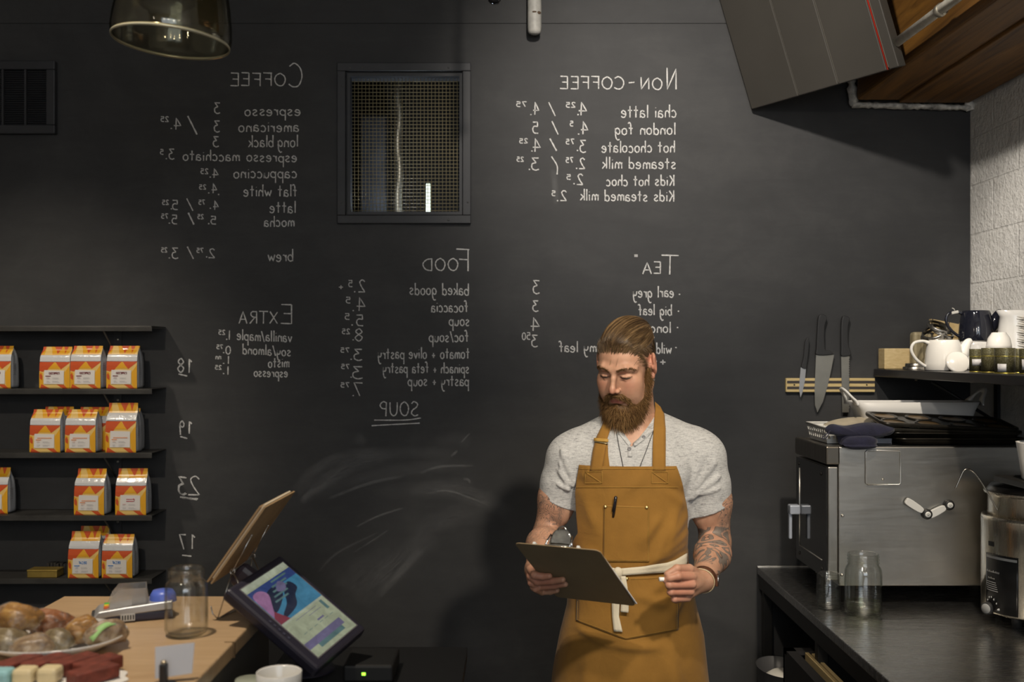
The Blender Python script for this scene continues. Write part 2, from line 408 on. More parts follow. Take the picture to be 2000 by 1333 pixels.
# ---------------- hanging dark panel
A = Vector((.974, 4.165, 2.712)); hv = Vector((.37, -.63, 0)); lv = Vector((-.124, 0, .4245))
nrm = hv.cross(lv).normalized()
if nrm.y < 0: nrm = -nrm
nrm = Vector(nrm)
L = 2.6
def panel(u0, u1, off, th, mb, l0=0, l1=L):
    p = [A+hv*u0+lv*l0, A+hv*u1+lv*l0, A+hv*u1+lv*l1, A+hv*u0+lv*l1]
    mb.prism([x-nrm*off for x in p], nrm*th)
root = empty('hanging_panel', A, 'dark grey seamed panel slanting down from the ceiling beside the timber bulkhead', 'panel')
M_PANEL = mat('panel_grey', (.048, .044, .038), .5, var=.08, vscale=3)
for (u0, u1) in ((0, .345), (.352, .615), (.622, .915)):
    b = MB(); panel(u0, u1, 0, .03, b); o = b.build('board', M_PANEL, root); bevel(o, .003)
b = MB(); panel(0, .98, -.006, .02, b, .02); b.build('backing', mat('panel_seam', (.13, .12, .10), .5), root)
b = MB(); panel(.935, .99, .004, .04, b); bevel(b.build('edge_channel', M_PANEL, root), .003)
b = MB(); p = [A+hv*.925+lv*(-.0)-nrm*.002, A+hv*.925+lv*L-nrm*.002]; b.tube(p, .0028, 8); b.build('red_cable', mat('red_plastic', (.36, .022, .012), .4), root)
# ================================================================ chalk lettering on the wall (mirrored, as it stands)
G = {}
def gl(ch, w, *strokes): G[ch] = (w, strokes)
def L_(*p): return ('L', p)
def C_(*p): return ('C', p)
gl('a', .68, C_((.12,.84),(.34,1),(.56,.85),(.6,.45),(.62,0)), C_((.6,.56),(.3,.58),(.08,.32),(.16,.05),(.4,.05),(.6,.32)))
gl('b', .68, L_((.08,1.85),(.08,0)), C_((.08,.6),(.36,.95),(.64,.7),(.6,.22),(.32,0),(.08,.18)))
gl('c', .62, C_((.58,.85),(.34,1),(.08,.6),(.14,.12),(.38,0),(.6,.15)))
gl('d', .7, L_((.62,1.85),(.62,0)), C_((.62,.65),(.36,.95),(.08,.6),(.14,.1),(.38,0),(.62,.3)))
gl('e', .66, C_((.1,.45),(.42,.55),(.6,.75),(.4,1),(.16,.82),(.08,.4),(.24,.04),(.48,.03),(.64,.2)))
gl('f', .55, C_((.6,1.68),(.46,1.85),(.3,1.6),(.26,.8),(.25,0)), L_((.04,.92),(.52,.98)))
gl('g', .68, C_((.62,.75),(.36,1),(.08,.6),(.16,.12),(.4,.1),(.62,.5)), C_((.62,.95),(.62,.2),(.56,-.45),(.34,-.85),(.12,-.75)))
gl('h', .66, L_((.08,1.85),(.08,0)), C_((.08,.55),(.34,.95),(.56,.75),(.6,0)))
gl('i', .22, L_((.1,.95),(.1,0)), L_((.1,1.36),(.12,1.42)))
gl('j', .3, C_((.24,.95),(.24,.1),(.2,-.5),(.02,-.8),(-.12,-.65)), L_((.25,1.36),(.27,1.42)))
gl('k', .62, L_((.08,1.85),(.08,0)), L_((.55,1.0),(.1,.42)), L_((.24,.56),(.6,0)))
gl('l', .2, L_((.08,1.85),(.08,0)))
gl('m', .92, L_((.05,.95),(.05,0)), C_((.05,.55),(.24,.95),(.4,.75),(.42,0)), C_((.42,.55),(.62,.95),(.8,.75),(.84,0)))
gl('n', .66, L_((.05,.95),(.05,0)), C_((.05,.55),(.34,.95),(.54,.75),(.58,0)))
gl('o', .7, C_((.36,1),(.12,.8),(.1,.25),(.36,0),(.62,.25),(.62,.75),(.36,1)))
gl('p', .68, L_((.08,1),(.08,-.85)), C_((.08,.6),(.36,.98),(.64,.7),(.6,.24),(.32,.02),(.08,.2)))
gl('q', .68, L_((.6,1),(.6,-.85)), C_((.6,.7),(.34,.98),(.08,.6),(.16,.1),(.4,.05),(.6,.35)))
gl('r', .5, L_((.08,.95),(.08,0)), C_((.08,.5),(.26,.88),(.48,.92)))
gl('s', .6, C_((.55,.85),(.32,1),(.12,.78),(.34,.52),(.54,.28),(.34,.01),(.06,.12)))
gl('t', .58, L_((.3,1.65),(.3,0)), L_((.05,1.02),(.56,1.04)))
gl('u', .66, C_((.06,.95),(.1,.3),(.3,.0),(.54,.3),(.58,.95)), L_((.58,.95),(.6,0)))
gl('v', .6, L_((.02,.95),(.28,0),(.58,.95)))
gl('w', .9, L_((.02,.95),(.22,0),(.44,.75),(.64,0),(.86,.95)))
gl('x', .6, L_((.04,.95),(.56,0)), L_((.54,.95),(.04,0)))
gl('y', .64, C_((.06,.95),(.12,.45),(.32,.25),(.54,.5),(.58,.95)), C_((.58,.95),(.56,.1),(.48,-.5),(.28,-.85),(.1,-.75)))
gl('z', .6, L_((.06,.95),(.54,.95),(.06,0),(.56,0)))
gl(' ', .5); gl('_', .25)
gl('C', 1.0, C_((.95,1.65),(.6,1.9),(.2,1.5),(.08,.8),(.3,.12),(.68,0),(1.0,.22)))
gl('O', 1.15, C_((.55,1.9),(.2,1.5),(.08,.9),(.25,.2),(.55,0),(.9,.3),(1.05,.95),(.92,1.55),(.55,1.9)))
gl('F', .85, L_((.08,1.9),(.08,0)), L_((.0,1.9),(.8,1.95)), L_((.08,1.0),(.62,1.05)))
gl('E', .85, L_((.08,1.9),(.08,0),(.8,.04)), L_((.08,1.9),(.76,1.93)), L_((.08,1.0),(.6,1.03)))
gl('N', 1.0, L_((.08,0),(.08,1.85),(.85,0),(.88,1.95)))
gl('T', 1.1, L_((.0,1.9),(1.05,1.94)), L_((.52,1.9),(.55,0)))
gl('A', 1.05, L_((.05,0),(.5,1.9),(.98,0)), L_((.2,.65),(.82,.68)))
gl('X', 1.0, L_((.05,1.8),(.95,.02)), L_((.92,1.9),(.06,0)))
gl('R', 1.0, L_((.1,1.9),(.1,0)), C_((.1,1.85),(.6,1.85),(.78,1.45),(.55,1.05),(.12,.98)), L_((.3,.98),(.9,0)))
gl('S', .95, C_((.85,1.65),(.55,1.92),(.15,1.6),(.3,1.15),(.7,.8),(.85,.35),(.5,0),(.08,.15)))
gl('U', 1.05, C_((.08,1.8),(.12,.6),(.3,.1),(.6,.02),(.86,.4),(.92,1.0),(.92,1.8)))
gl('P', .95, L_((.12,1.8),(.18,0)), C_((.1,1.8),(.5,1.95),(.85,1.5),(.6,1.05),(.15,1.0)))
gl('D', 1.05, L_((.1,1.9),(.1,0)), C_((.1,1.85),(.6,1.7),(.95,1.2),(.95,.7),(.65,.15),(.1,0)))
gl('K', .75, L_((.08,1.85),(.08,0)), L_((.66,1.75),(.1,.7)), L_((.28,.95),(.66,0)))
gl('W', 1.0, L_((.02,1.7),(.24,0),(.48,1.2),(.7,0),(.95,1.75)))
gl('0', .8, C_((.38,1.9),(.12,1.5),(.1,.5),(.38,0),(.68,.5),(.66,1.45),(.38,1.9)))
gl('1', .35, L_((.02,1.5),(.2,1.9),(.22,0)))
gl('|', .2, L_((.08,1.9),(.1,0)))
gl('2', .8, C_((.06,1.6),(.32,1.9),(.62,1.6),(.45,.9),(.06,.03)), L_((.06,.03),(.78,.05)))
gl('3', .75, L_((.06,1.86),(.62,1.9),(.28,1.18)), C_((.28,1.18),(.62,.95),(.62,.3),(.34,0),(.04,.14)))
gl('4', .85, L_((.6,0),(.55,1.9),(.05,.62),(.82,.66)))
gl('5', .75, L_((.66,1.86),(.14,1.86),(.12,1.12)), C_((.12,1.12),(.48,1.2),(.66,.75),(.52,.15),(.06,.05)))
gl('7', .8, L_((.05,1.86),(.7,1.9),(.25,0)))
gl('8', .8, C_((.4,1.05),(.12,1.4),(.36,1.9),(.66,1.5),(.4,1.02),(.1,.55),(.38,0),(.7,.5),(.4,1.05)))
gl('9', .8, C_((.62,1.5),(.36,1.9),(.1,1.5),(.2,1.1),(.5,1.15),(.62,1.5),(.6,.8),(.55,0)))
gl('+', .62, L_((.05,.5),(.56,.52)), L_((.3,.9),(.3,.1)))
gl('/', .5, L_((.48,1.7),(.04,-.1)))
gl('-', .5, L_((.05,.5),(.45,.5)))
gl('*', .5, L_((.05,.9),(.45,1.4)), L_((.45,.9),(.05,1.4)), L_((.25,.8),(.25,1.5)))

def chalk_mat():
    m = bpy.data.materials.new('chalk'); m.use_nodes = True; t = NT(m); b = t.n['Principled BSDF']
    b.inputs['Base Color'].default_value = (.72, .71, .69, 1); b.inputs['Roughness'].default_value = .95; b.inputs['Specular IOR Level'].default_value = .1
    v = t.coord('Object'); n = t.noise(v, 330, 2, .6); a = t.ramp(n, [(.28, (.45,)*3), (.55, (1,)*3)])
    t.link(a, b.inputs['Alpha']); return m
M_CHALK = chalk_mat()
CH = [MB()]
rc = random.Random(11)
def ribbon(pts, w, dy=.0016):
    """pts in photo pixels on the wall plane"""
    q = [P(x, y, WY) for x, y in pts]; rows = []; ph = rc.random()*9
    for i, p in enumerate(q):
        d = q[min(i+1, len(q)-1)]-q[max(i-1, 0)]
        if d.length < 1e-9: d = Vector((1, 0, 0))
        d.normalize(); nn = Vector((-d.z, 0, d.x)); ww = w*1.08*.0021*.5*(.85+.3*math.sin(i*1.7+ph)*.6)
        rows.append([p+nn*ww+Vector((0, -dy, 0)), p-nn*ww+Vector((0, -dy, 0))])
    CH[0].grid(rows, smooth=False)
def write(txt, xs, xe, yb, xh, wd=2.3, slope=0.0, cap=None):
    """xs: photo px where the (mirrored) text starts, at the right; xe: where it ends; yb: baseline; xh: x-height"""
    tot = sum(G[c][0]+.16 for c in txt)-.16; sx = (xs-xe)/tot; x = 0
    for c in txt:
        w, st = G[c]; jx, jy = rc.uniform(-.02, .02), rc.uniform(-.05, .05)
        big = c.isupper() or c.isdigit() or c == '|'
        for kind, pts in st:
            pp = []
            for (gx, gy) in pts:
                X = xs-(x+gx+jx)*sx; pp.append((X, yb-(gy+jy)*xh+slope*(X-xs)))
            if kind == 'C': pp = crom(pp, 5)
            else:
                out = []
                for a_, b_ in zip(pp[:-1], pp[1:]):
                    for k in range(3): out.append((a_[0]+(b_[0]-a_[0])*k/3, a_[1]+(b_[1]-a_[1])*k/3))
                out.append(pp[-1]); pp = out
            if len(pp) == 2 and abs(pp[0][0]-pp[1][0])+abs(pp[0][1]-pp[1][1]) < 1: pp[1] = (pp[1][0]-.8, pp[1][1]-1.5)
            ribbon(pp, wd)
        x += w+.16
def num(txt, x0, x1, y0, y1, wd=2.3):      # box: right x1 is the start of the mirrored number
    write(txt, x1, x0, y1, (y1-y0)/1.9, wd)
def dot(x, y, r=1.3): ribbon([(x-r, y), (x, y+.3), (x+r, y)], 2.4)
def line(pts, wd=2.3): ribbon(crom(pts, 6) if len(pts) > 2 else [(pts[0][0]+(pts[1][0]-pts[0][0])*k/8, pts[0][1]+(pts[1][1]-pts[0][1])*k/8) for k in range(9)], wd)
def flush(label):
    o = CH[0].build('chalk_lettering', M_CHALK, wall_back); tag(o, label); CH[0] = MB()

# coffee
num('C', 564, 592, 124, 170, 2.4); write('OFFEE', 559, 449, 168, 13)
write('espresso', 587, 478, 226, 11.5); num('3', 418, 431, 201, 222)
write('americano', 584, 466, 257.5, 12); num('3', 417, 430, 236, 258); line([(367, 227), (385, 263)], 3); num('4', 339, 354, 230, 253); dot(335, 251); num('25', 314, 330, 228, 238, 2)
write('long_black', 582, 485, 287, 12.5); num('3', 415, 428, 267, 287)
write('espresso macchiato', 580, 357, 317, 11.5, slope=.016); num('3', 329, 341, 291, 311); dot(325, 310); num('5', 313, 320, 292, 302, 2)
write('cappuccino', 580, 456, 348, 12); num('4', 414, 427, 330, 348); dot(411, 346); num('25', 392, 407, 330, 340, 2)
write('flat white', 580, 476, 384, 12.5); num('4', 413, 424, 359, 378); dot(408, 377); dot(427, 380); num('25', 389, 403, 361, 370, 2)
write('latte', 578, 527, 416, 12.5); num('4', 416, 427, 392, 410); dot(411, 407); num('75', 388, 401, 391, 400, 2); line([(365, 388), (377, 412)]); num('5', 336, 349, 391, 410); dot(335, 408); num('25', 317, 330, 391, 400, 2)
write('mocha', 575, 516, 443, 11.5); num('5', 411, 423, 423, 439); dot(408, 437); num('25', 386, 398, 419, 428, 2); line([(368, 416), (379, 439)], 3); num('5', 335, 347, 420, 438); dot(331, 436); num('75', 315, 329, 418, 427, 2)
write('brew', 573, 523, 511, 13); num('2', 407, 420, 486, 504); dot(404, 502); num('75', 384, 398, 485, 494, 2); line([(366, 482), (378, 506)]); num('3', 335, 349, 485, 506); dot(331, 504); num('25', 315, 327, 484, 493, 2)
flush('white chalk list of coffee drinks and prices')
# non-coffee
num('N', 1300, 1322, 134, 175, 2.4); write('ON', 1294, 1250, 175, 12); line([(1239, 161), (1228, 162)]); write('COFFEE', 1220, 1093, 174, 12.6)
write('chai latte', 1321, 1213, 230, 13.5); num('4', 1130, 1147, 199, 225); dot(1129, 224); num('25', 1105, 1124, 200, 210, 2); line([(1071.6, 200), (1084.5, 227)]); num('4', 1041, 1053, 200, 225); dot(1037, 224); num('75', 1008, 1029, 199, 209, 2)
write('london fog', 1319, 1201, 263, 12.5); num('4', 1134, 1149, 238, 263); dot(1130, 262); num('5', 1113, 1120, 237, 247, 2); line([(1078, 237), (1090, 263)]); num('5', 1039, 1052, 238, 261)
write('hot chocolate', 1318, 1175, 298, 12.5); num('3', 1131, 1145, 274, 298); dot(1128, 294); num('75', 1105, 1122, 272, 282, 2); line([(1074, 271), (1087, 295)], 2.8); num('4', 1040, 1056, 271, 297); dot(1039, 295); num('25', 1014, 1031, 271, 280, 2)
write('steamed milk', 1320, 1176, 330, 12.5); num('2', 1131, 1143, 309, 330); dot(1126, 329); num('75', 1105, 1120, 308, 318, 2); line([(1077, 306), (1088, 324), (1088, 341)]); num('3', 1036, 1053, 309, 333); dot(1034, 331); num('25', 1009, 1023, 307, 316, 2)
write('Kids hot choc', 1317, 1184, 363, 11.5); num('2', 1126, 1139, 340, 361); dot(1121, 359); num('5', 1106, 1115, 341, 351, 2)
write('Kids steamed milk', 1317, 1133, 394, 12, slope=.012); num('2', 1094, 1107, 373, 393); dot(1089, 392); num('5', 1077, 1085, 373, 383, 2)
flush('white chalk list of non-coffee drinks and prices')
# food
num('F', 890, 917, 487, 529, 2.5); write('OOD', 896, 825, 529, 12.6)
write('baked goods', 916, 800, 577, 12.5, slope=.012); num('2', 700, 714, 547, 571); dot(693, 570); num('5', 680, 689, 548, 561, 2); write('+', 671, 661, 566, 9, 2)
write('focaccia', 914, 842, 610, 12); num('4', 696, 714, 582, 608); dot(690, 607); num('5', 675, 685, 581, 593, 2)
write('soup', 917, 877, 637, 12); num('5', 695, 711, 615, 637); dot(688, 635); num('5', 673, 683, 613, 625, 2)
write('foc/soup', 915, 838, 668, 12); num('8', 692, 710, 643, 667); dot(690, 664); num('25', 668, 684, 643, 653, 2)
write('tomato + olive pastry', 917, 738, 701, 12); num('3', 689, 708, 682, 704); dot(686, 702); num('75', 665, 683, 680, 689, 2)
write('spinach + feta pastry', 916, 748, 729, 11.5); num('3', 686, 709, 716, 740); dot(686, 737); num('75', 666, 683, 712, 721, 2)
write('pastry + soup', 916, 797, 754, 12); num('7', 689, 709, 748, 774); dot(690, 773); num('75', 665, 683, 748, 757, 2)
write('SOUP', 818, 741, 813, 14.5, 2.4); line([(822, 817), (790, 821), (731, 821)]); line([(820, 827), (760, 830), (726, 832)])
flush('white chalk list of food and prices above the word soup')
# tea
num('T', 1290, 1325, 499, 536, 2.4); write('EA', 1291, 1254, 535, 11.8); num('*', 1238, 1246, 494, 508, 2)
dot(1327, 575); write('earl grey', 1316, 1236, 581, 12); dot(1325, 608); write('big leaf', 1312, 1247, 616, 11.5); dot(1323, 640); write('long ji', 1310, 1248, 650, 11.5); dot(1320, 679); write('wild r', 1311, 1266, 691, 11.5); write('my leaf', 1165, 1092, 688, 11.5); write('+', 1301, 1288, 714, 12); line([(1283, 706), (1276, 706)])
num('3', 1040, 1055, 548, 574); num('3', 1039, 1052, 588, 609); num('4', 1036, 1055, 621, 647); num('3', 1037, 1051, 655, 678); num('50', 1019, 1036, 650, 664, 2)
flush('white chalk list of teas and prices behind the man')
# extra
num('E', 547, 572, 595, 632, 2.4); write('XTRA', 543, 466, 632, 12.4)
write('vanilla/maple', 570, 463, 669, 11.5, slope=.045); num('|', 446, 450, 646, 664); dot(443, 663); num('25', 427, 440, 645, 654, 1.9)
write('soy/almond', 568, 474, 696, 11, slope=.04); num('0', 440, 451, 676, 692); dot(437, 689); num('75', 423, 436, 674, 682, 1.9)
write('misto', 565, 524, 718, 11); num('|', 444, 448, 696, 711); dot(437, 710); write('nn', 432, 421, 702, 6, 1.9)
write('espresso', 562, 496, 737, 10, slope=.02); num('|', 443, 447, 716, 732); dot(437, 730); num('25', 420, 433, 714, 722, 1.9)
flush('white chalk list of extras and prices')
# bag prices beside the shelves
num('1', 366, 375, 702, 729, 2.8); num('8', 346, 361, 701, 728, 2.8); line([(366, 735), (349, 731)], 2.8)
num('1', 366, 375, 824, 848, 2.8); num('9', 349, 361, 823, 850, 2.8); line([(366, 857), (352, 853)], 2.8)
num('2', 367, 391, 931, 968, 2.6); num('3', 346, 363, 932, 966, 2.4); num('3', 348, 366, 934, 968, 2); line([(352, 971), (370, 974), (387, 975)], 3.2); line([(356, 973), (385, 977)], 2)
num('1', 372, 381, 1045, 1073, 2.8); num('7', 349, 364, 1045, 1074, 2.8); line([(356, 1085), (374, 1087)], 2.8)
flush('white chalk prices beside the coffee shelves')

# wiped arcs of chalk dust
def dust_mat():
    m = bpy.data.materials.new('chalk_dust'); m.use_nodes = True; t = NT(m); b = t.n['Principled BSDF']
    b.inputs['Base Color'].default_value = (.5, .5, .5, 1); b.inputs['Roughness'].default_value = 1; b.inputs['Specular IOR Level'].default_value = 0
    uv = t.new('ShaderNodeUVMap'); mp = t.new('ShaderNodeMapping'); mp.inputs['Scale'].default_value = (2.2, 9, 1); t.link(uv.outputs[0], mp.inputs[0])
    sx = t.new('ShaderNodeSeparateXYZ'); t.link(uv.outputs[0], sx.inputs[0])
    n = t.noise(mp.outputs[0], 3.0, 8, .75, .2); v = t.coord('Object'); n2 = t.noise(v, 180, 3, .7)
    u_, v_ = sx.outputs[0], sx.outputs[1]
    f = t.math('MULTIPLY', t.math('MULTIPLY', v_, t.math('SUBTRACT', 1, v_)), 4)
    g = t.math('MULTIPLY', t.math('MULTIPLY', u_, t.math('SUBTRACT', 1, u_)), 4)
    att = t.new('ShaderNodeAttribute'); att.attribute_name = 'dust'
    a = t.math('MULTIPLY', t.math('MULTIPLY', f, t.math('POWER', g, .6)), t.ramp(n, [(.40, (0, 0, 0)), (.75, (1, 1, 1))]))
    a = t.math('MULTIPLY', t.math('MULTIPLY', a, t.ramp(n2, [(.3, (.3,)*3), (.7, (1,)*3)])), att.outputs['Fac'])
    t.link(a, b.inputs['Alpha']); return m
M_DUST = dust_mat()
def smear(arcs, label):
    vs, fs, uvs, du = [], [], [], []
    for j, (pts, w, s) in enumerate(arcs):
        q = [P(x, y, WY) for x, y in crom(pts, 8)]; n = len(q); b0 = len(vs)
        for i, p in enumerate(q):
            d = (q[min(i+1, n-1)]-q[max(i-1, 0)]).normalized(); nn = Vector((-d.z, 0, d.x))
            for k in range(2):
                vs.append(p+nn*(w*.0021*(.5-k))+Vector((0, -.0006-.00002*j, 0))); uvs.append((i/(n-1), k+j*0)); du.append(s)
        for i in range(n-1): fs.append((b0+2*i, b0+2*i+1, b0+2*i+3, b0+2*i+2))
    me = bpy.data.meshes.new('chalk_smear'); me.from_pydata([tuple(v) for v in vs], [], fs)
    ul = me.uv_layers.new(name='UVMap'); at = me.attributes.new('dust', 'FLOAT', 'POINT')
    at.data.foreach_set('value', du)
    for li, lp in enumerate(me.loops): ul.data[li].uv = uvs[lp.vertex_index]
    me.materials.append(M_DUST); o = bpy.data.objects.new('chalk_smear', me); COL.objects.link(o); o.parent = wall_back
    tag(o, label)
smear([([(575, 960), (620, 915), (680, 890), (760, 880)], 26, .55), ([(585, 975), (640, 935), (700, 905), (770, 893)], 34, .6), ([(610, 965), (700, 935), (800, 915), (900, 910)], 30, .35),
       ([(640, 975), (720, 945), (790, 930)], 8, .9), ([(690, 890), (790, 885), (890, 885)], 30, .3), ([(820, 925), (860, 912), (925, 910)], 6, 1.0), ([(590, 985), (600, 968), (640, 945)], 14, .6),
       ([(695, 1030), (740, 1008), (790, 992)], 5, 1.0), ([(800, 965), (870, 958), (950, 978), (1000, 1010)], 40, .35), ([(830, 965), (880, 960), (960, 990)], 5, .8), ([(730, 965), (850, 950), (930, 945)], 34, .25),
       ([(620, 1120), (660, 1080), (740, 1040)], 6, .45), ([(690, 1080), (730, 1055), (760, 1035)], 5, .5), ([(740, 1165), (790, 1110), (830, 1070)], 16, .5), ([(700, 1180), (770, 1110), (850, 1040)], 60, .28),
       ([(660, 1190), (700, 1130), (770, 1080)], 70, .2), ([(800, 1050), (880, 1010), (960, 1000)], 50, .22), ([(700, 870), (705, 858), (712, 852)], 30, .4), ([(900, 865), (910, 855), (918, 846)], 4, .9), ([(880, 892), (888, 886), (893, 880)], 6, 1.0), ([(905, 935), (915, 938), (918, 945)], 6, .8), ([(850, 862), (890, 856), (920, 866)], 30, .25),
       ([(1080, 330), (1084, 365), (1087, 400)], 14, .45)], 'wiped arcs of chalk dust below the word soup')
# ================================================================ steel wall shelves and coffee bags
SY0 = 4.03; SZ = [P(0, y, SY0).z for y in (637, 760, 885, 1007.5, 1131)]; SXR = P(325, 0, WY).x; SXL = -2.45
shelf_root = empty('wall_shelf', (-1.9, WY, SZ[4]), 'five dark steel wall shelves holding orange coffee bags', 'shelf')
M_SHELF = mat('raw_dark_steel', (.050, .048, .045), .42, metal=.35, var=.3, vscale=10, bump=.08, bscale=25)
for i, z in enumerate(SZ):
    b = MB(); b.box((SXL, SY0, z-.003), (SXR, WY-.004, z)); b.box((SXL, SY0, z-.021), (SXR, SY0+.003, z-.003))
    bevel(b.build('shelf', M_SHELF, shelf_root), .001)
M_UP = mat('upright_steel', (.05, .05, .052), .5, metal=.3)
for px in (231, -60):
    x = P(px, 0, WY).x
    u = MB().box((x-.016, WY-.006, SZ[4]-.12), (x+.016, WY-.001, SZ[0]-.003)).build('upright', M_UP, shelf_root)
    for z in SZ:
        q = Vector((x, WY-.006, z-.052)); b = MB(); b.lathe([(.0001, .004), (.005, .003), (.006, 0)], 10, M=rotm('X', 90), c=q); b.build('screw', M_ZINC, u)
        b = MB(); b.tube([(x-.012, SY0+.03, z-.004), (x-.008, WY-.008, z-.115)], .0035, 8); b.build('brace', mat('brace_steel', (.22, .19, .15), .45, metal=.5) if 'brace_steel' not in bpy.data.materials else bpy.data.materials['brace_steel'], shelf_root)

M_SILVER = mat('foil_silver', (.62, .64, .68), .32, metal=.25, bump=.35, bscale=28, bdist=.004)
M_OR = mat('print_orange', (.56, .085, .022), .3, coat=.4); M_YE = mat('print_yellow', (.72, .36, .02), .3, coat=.4)
M_LY = mat('print_sand', (.74, .50, .16), .3, coat=.4); M_WH = mat('print_white_band', (.62, .62, .62), .14, coat=.6, bump=.5, bscale=42, bdist=.004)
M_LAB = mat('bag_label', (.70, .66, .62), .45); 
M_INK = {'dark red': mat('ink_dark_red', (.16, .012, .02), .6), 'orange': mat('ink_orange', (.75, .28, .10), .6), 'blue': mat('ink_blue', (.03, .20, .55), .6), 'grey': mat('ink_grey', (.42, .40, .40), .6), 'red': mat('ink_red', (.45, .03, .05), .6), 'black': mat('ink_black', (.02, .02, .02), .6), 'white': mat('ink_white', (.75, .75, .73), .6)}
BW, BH, BD = .122, .155, .082

def flat_text(mb, txt, x1, x0, zb, xh, y, w, mi=0, fr=None, mirror=True):
    """small mirrored lettering in the local x-z plane at depth y; x1 is the start (right)"""
    tot = sum(G[c][0]+.16 for c in txt)-.16; sx = (x1-x0)/tot; x = 0
    for c in txt:
        gw, st = G[c]
        for kind, pts in st:
            pp = [(x1-(x+gx)*sx, zb+gy*xh) for gx, gy in pts]
            if kind == 'C': pp = crom(pp, 3)
            rows = []
            for i, (a, z) in enumerate(pp):
                d = Vector((pp[min(i+1, len(pp)-1)][0]-pp[max(i-1, 0)][0], pp[min(i+1, len(pp)-1)][1]-pp[max(i-1, 0)][1]))
                d = d.normalized() if d.length > 1e-9 else Vector((1, 0)); nx, nz = -d.y*w/2, d.x*w/2
                r = [Vector((a+nx, y, z+nz)), Vector((a-nx, y, z-nz))]
                rows.append([fr(v) for v in r] if fr else r)
            mb.grid(rows, mi, smooth=False)
        x += gw+.16
BAGP = {}
def make_bag(variant, fold=.014):
    """a foil coffee bag, front towards -Y, base at the origin; variant chooses the label"""
    t = empty('coffee_bag', (0, 0, 0), 'x', 'coffee bag')
    w, h, d = BW/2, BH, BD/2; rr = random.Random(variant+str(fold))
    # body: front, sides with a crease, top pinched to a rolled seam
    rings = []
    for (z, fw, fd, cr) in ((0, 1, .95, .0), (.004, 1.0, 1.0, .02), (h*.3, 1.0, 1.02, .02), (h*.6, .99, 1.0, .04), (h*.82, .985, .84, .10), (h*.93, .97, .52, .18), (h*1.0, .955, .22, .3), (h*1.0+fold, .95, .10, .05)):
        a, dd = w*fw, d*fd; j = lambda: rr.uniform(-.0008, .0008)
        yo = -d*.0 - (d-dd)*(.15 if z > h*.7 else 0)
        rings.append([Vector((-a, -dd+yo+j(), z)), Vector((-a/3, -dd+yo-.0012+j(), z)), Vector((a/3, -dd+yo-.0012+j(), z)), Vector((a, -dd+yo+j(), z)), Vector((a*(1-cr*.35)+j(), -dd*.35+yo, z)), Vector((a*(1-cr)+j(), yo, z)), Vector((a*(1-cr*.35)+j(), dd*.35+yo, z)), Vector((a, dd+yo+j(), z)), Vector((0, dd+yo+.001, z)), Vector((-a, dd+yo+j(), z)), Vector((-a*(1-cr*.35), dd*.35+yo, z)), Vector((-a*(1-cr), yo, z)), Vector((-a*(1-cr*.35), -dd*.35+yo, z))])
    b = MB(); b.grid(rings, 0, True, closed=True); n = 13
    b.f.append(tuple(range(n-1, -1, -1))); b.m.append(0); b.sm.append(False)
    k = len(rings)-1; b.f.append(tuple(k*n+i for i in range(n))); b.m.append(0); b.sm.append(False)
    body = b.build('pouch', M_SILVER, t); subsurf(body, 1)
    # front print follows the front of the body
    zs = [r[0].z for r in rings]; ys = [r[1].y for r in rings]; ws = [r[3].x for r in rings]
    def F(u, v, off=.0016):
        z = v*(h+fold); i = max(0, min(len(zs)-2, sum(1 for q in zs if q <= z)-1)); tt = min(1, max(0, (z-zs[i])/(zs[i+1]-zs[i]+1e-9)))
        return Vector((u*(ws[i]+(ws[i+1]-ws[i])*tt)*.985, ys[i]+(ys[i+1]-ys[i])*tt-off-.0008*(1-u*u), z))
    pm = MB()
    def poly(pts, mi, off=.0018):
        # cut into strips so the print bends with the bag
        lo, hi = min(p[1] for p in pts), max(p[1] for p in pts); N = max(1, int((hi-lo)/.05))
        bmx = bmesh.new(); f = bmx.faces.new([bmx.verts.new((p[0], p[1], 0)) for p in pts])
        for k in range(1, N*2):
            zc = lo+(hi-lo)*k/(N*2)
            bmesh.ops.bisect_plane(bmx, geom=bmx.verts[:]+bmx.edges[:]+bmx.faces[:], plane_co=(0, zc, 0), plane_no=(0, 1, 0))
        for xc in (-.6, -.2, .2, .6):
            bmesh.ops.bisect_plane(bmx, geom=bmx.verts[:]+bmx.edges[:]+bmx.faces[:], plane_co=(xc, 0, 0), plane_no=(1, 0, 0))
        bmx.verts.index_update()
        pm.add([F(v.co.x, v.co.y, off) for v in bmx.verts], [[v.index for v in q.verts] for q in bmx.faces], mi); bmx.free()
    T, WB, WT = .635, .645, .80
    poly([(-1, 0), (1, 0), (1, T), (-1, T)], 2, .0012)                               # sand ground
    poly([(-1, T), (1, T), (.95, .60), (.42, .455), (.05, T-.005), (-.45, .45), (-1, .50)], 0)  # orange band
    poly([(-.42, .47), (0, T), (.42, .47)], 1, .0022)
    poly([(-1, .50), (-.45, .45), (-.78, .40), (-1, .42)], 0); poly([(-1, .0), (-1, .40), (-.80, .38), (-.72, .06), (-.8, 0)], 1)
    poly([(.62, .36), (1, .56), (1, 0), (.72, .0)], 1); poly([(-.95, .24), (-.80, .20), (-.78, .30), (-.9, .37), (-.98, .32)], 0, .0024)
    poly([(-.85, .11), (-.3, .0), (-.95, .0)], 0, .0022); poly([(.15, .10), (.62, .09), (.85, .0), (.55, .0)], 0, .0022)
    poly([(-1, WB), (1, WB), (1, WT), (-1, WT)], 3, .0016)                           # white band
    tp = 1.0
    poly([(-1, WT), (1, WT), (1, tp), (-1, tp)], 1)
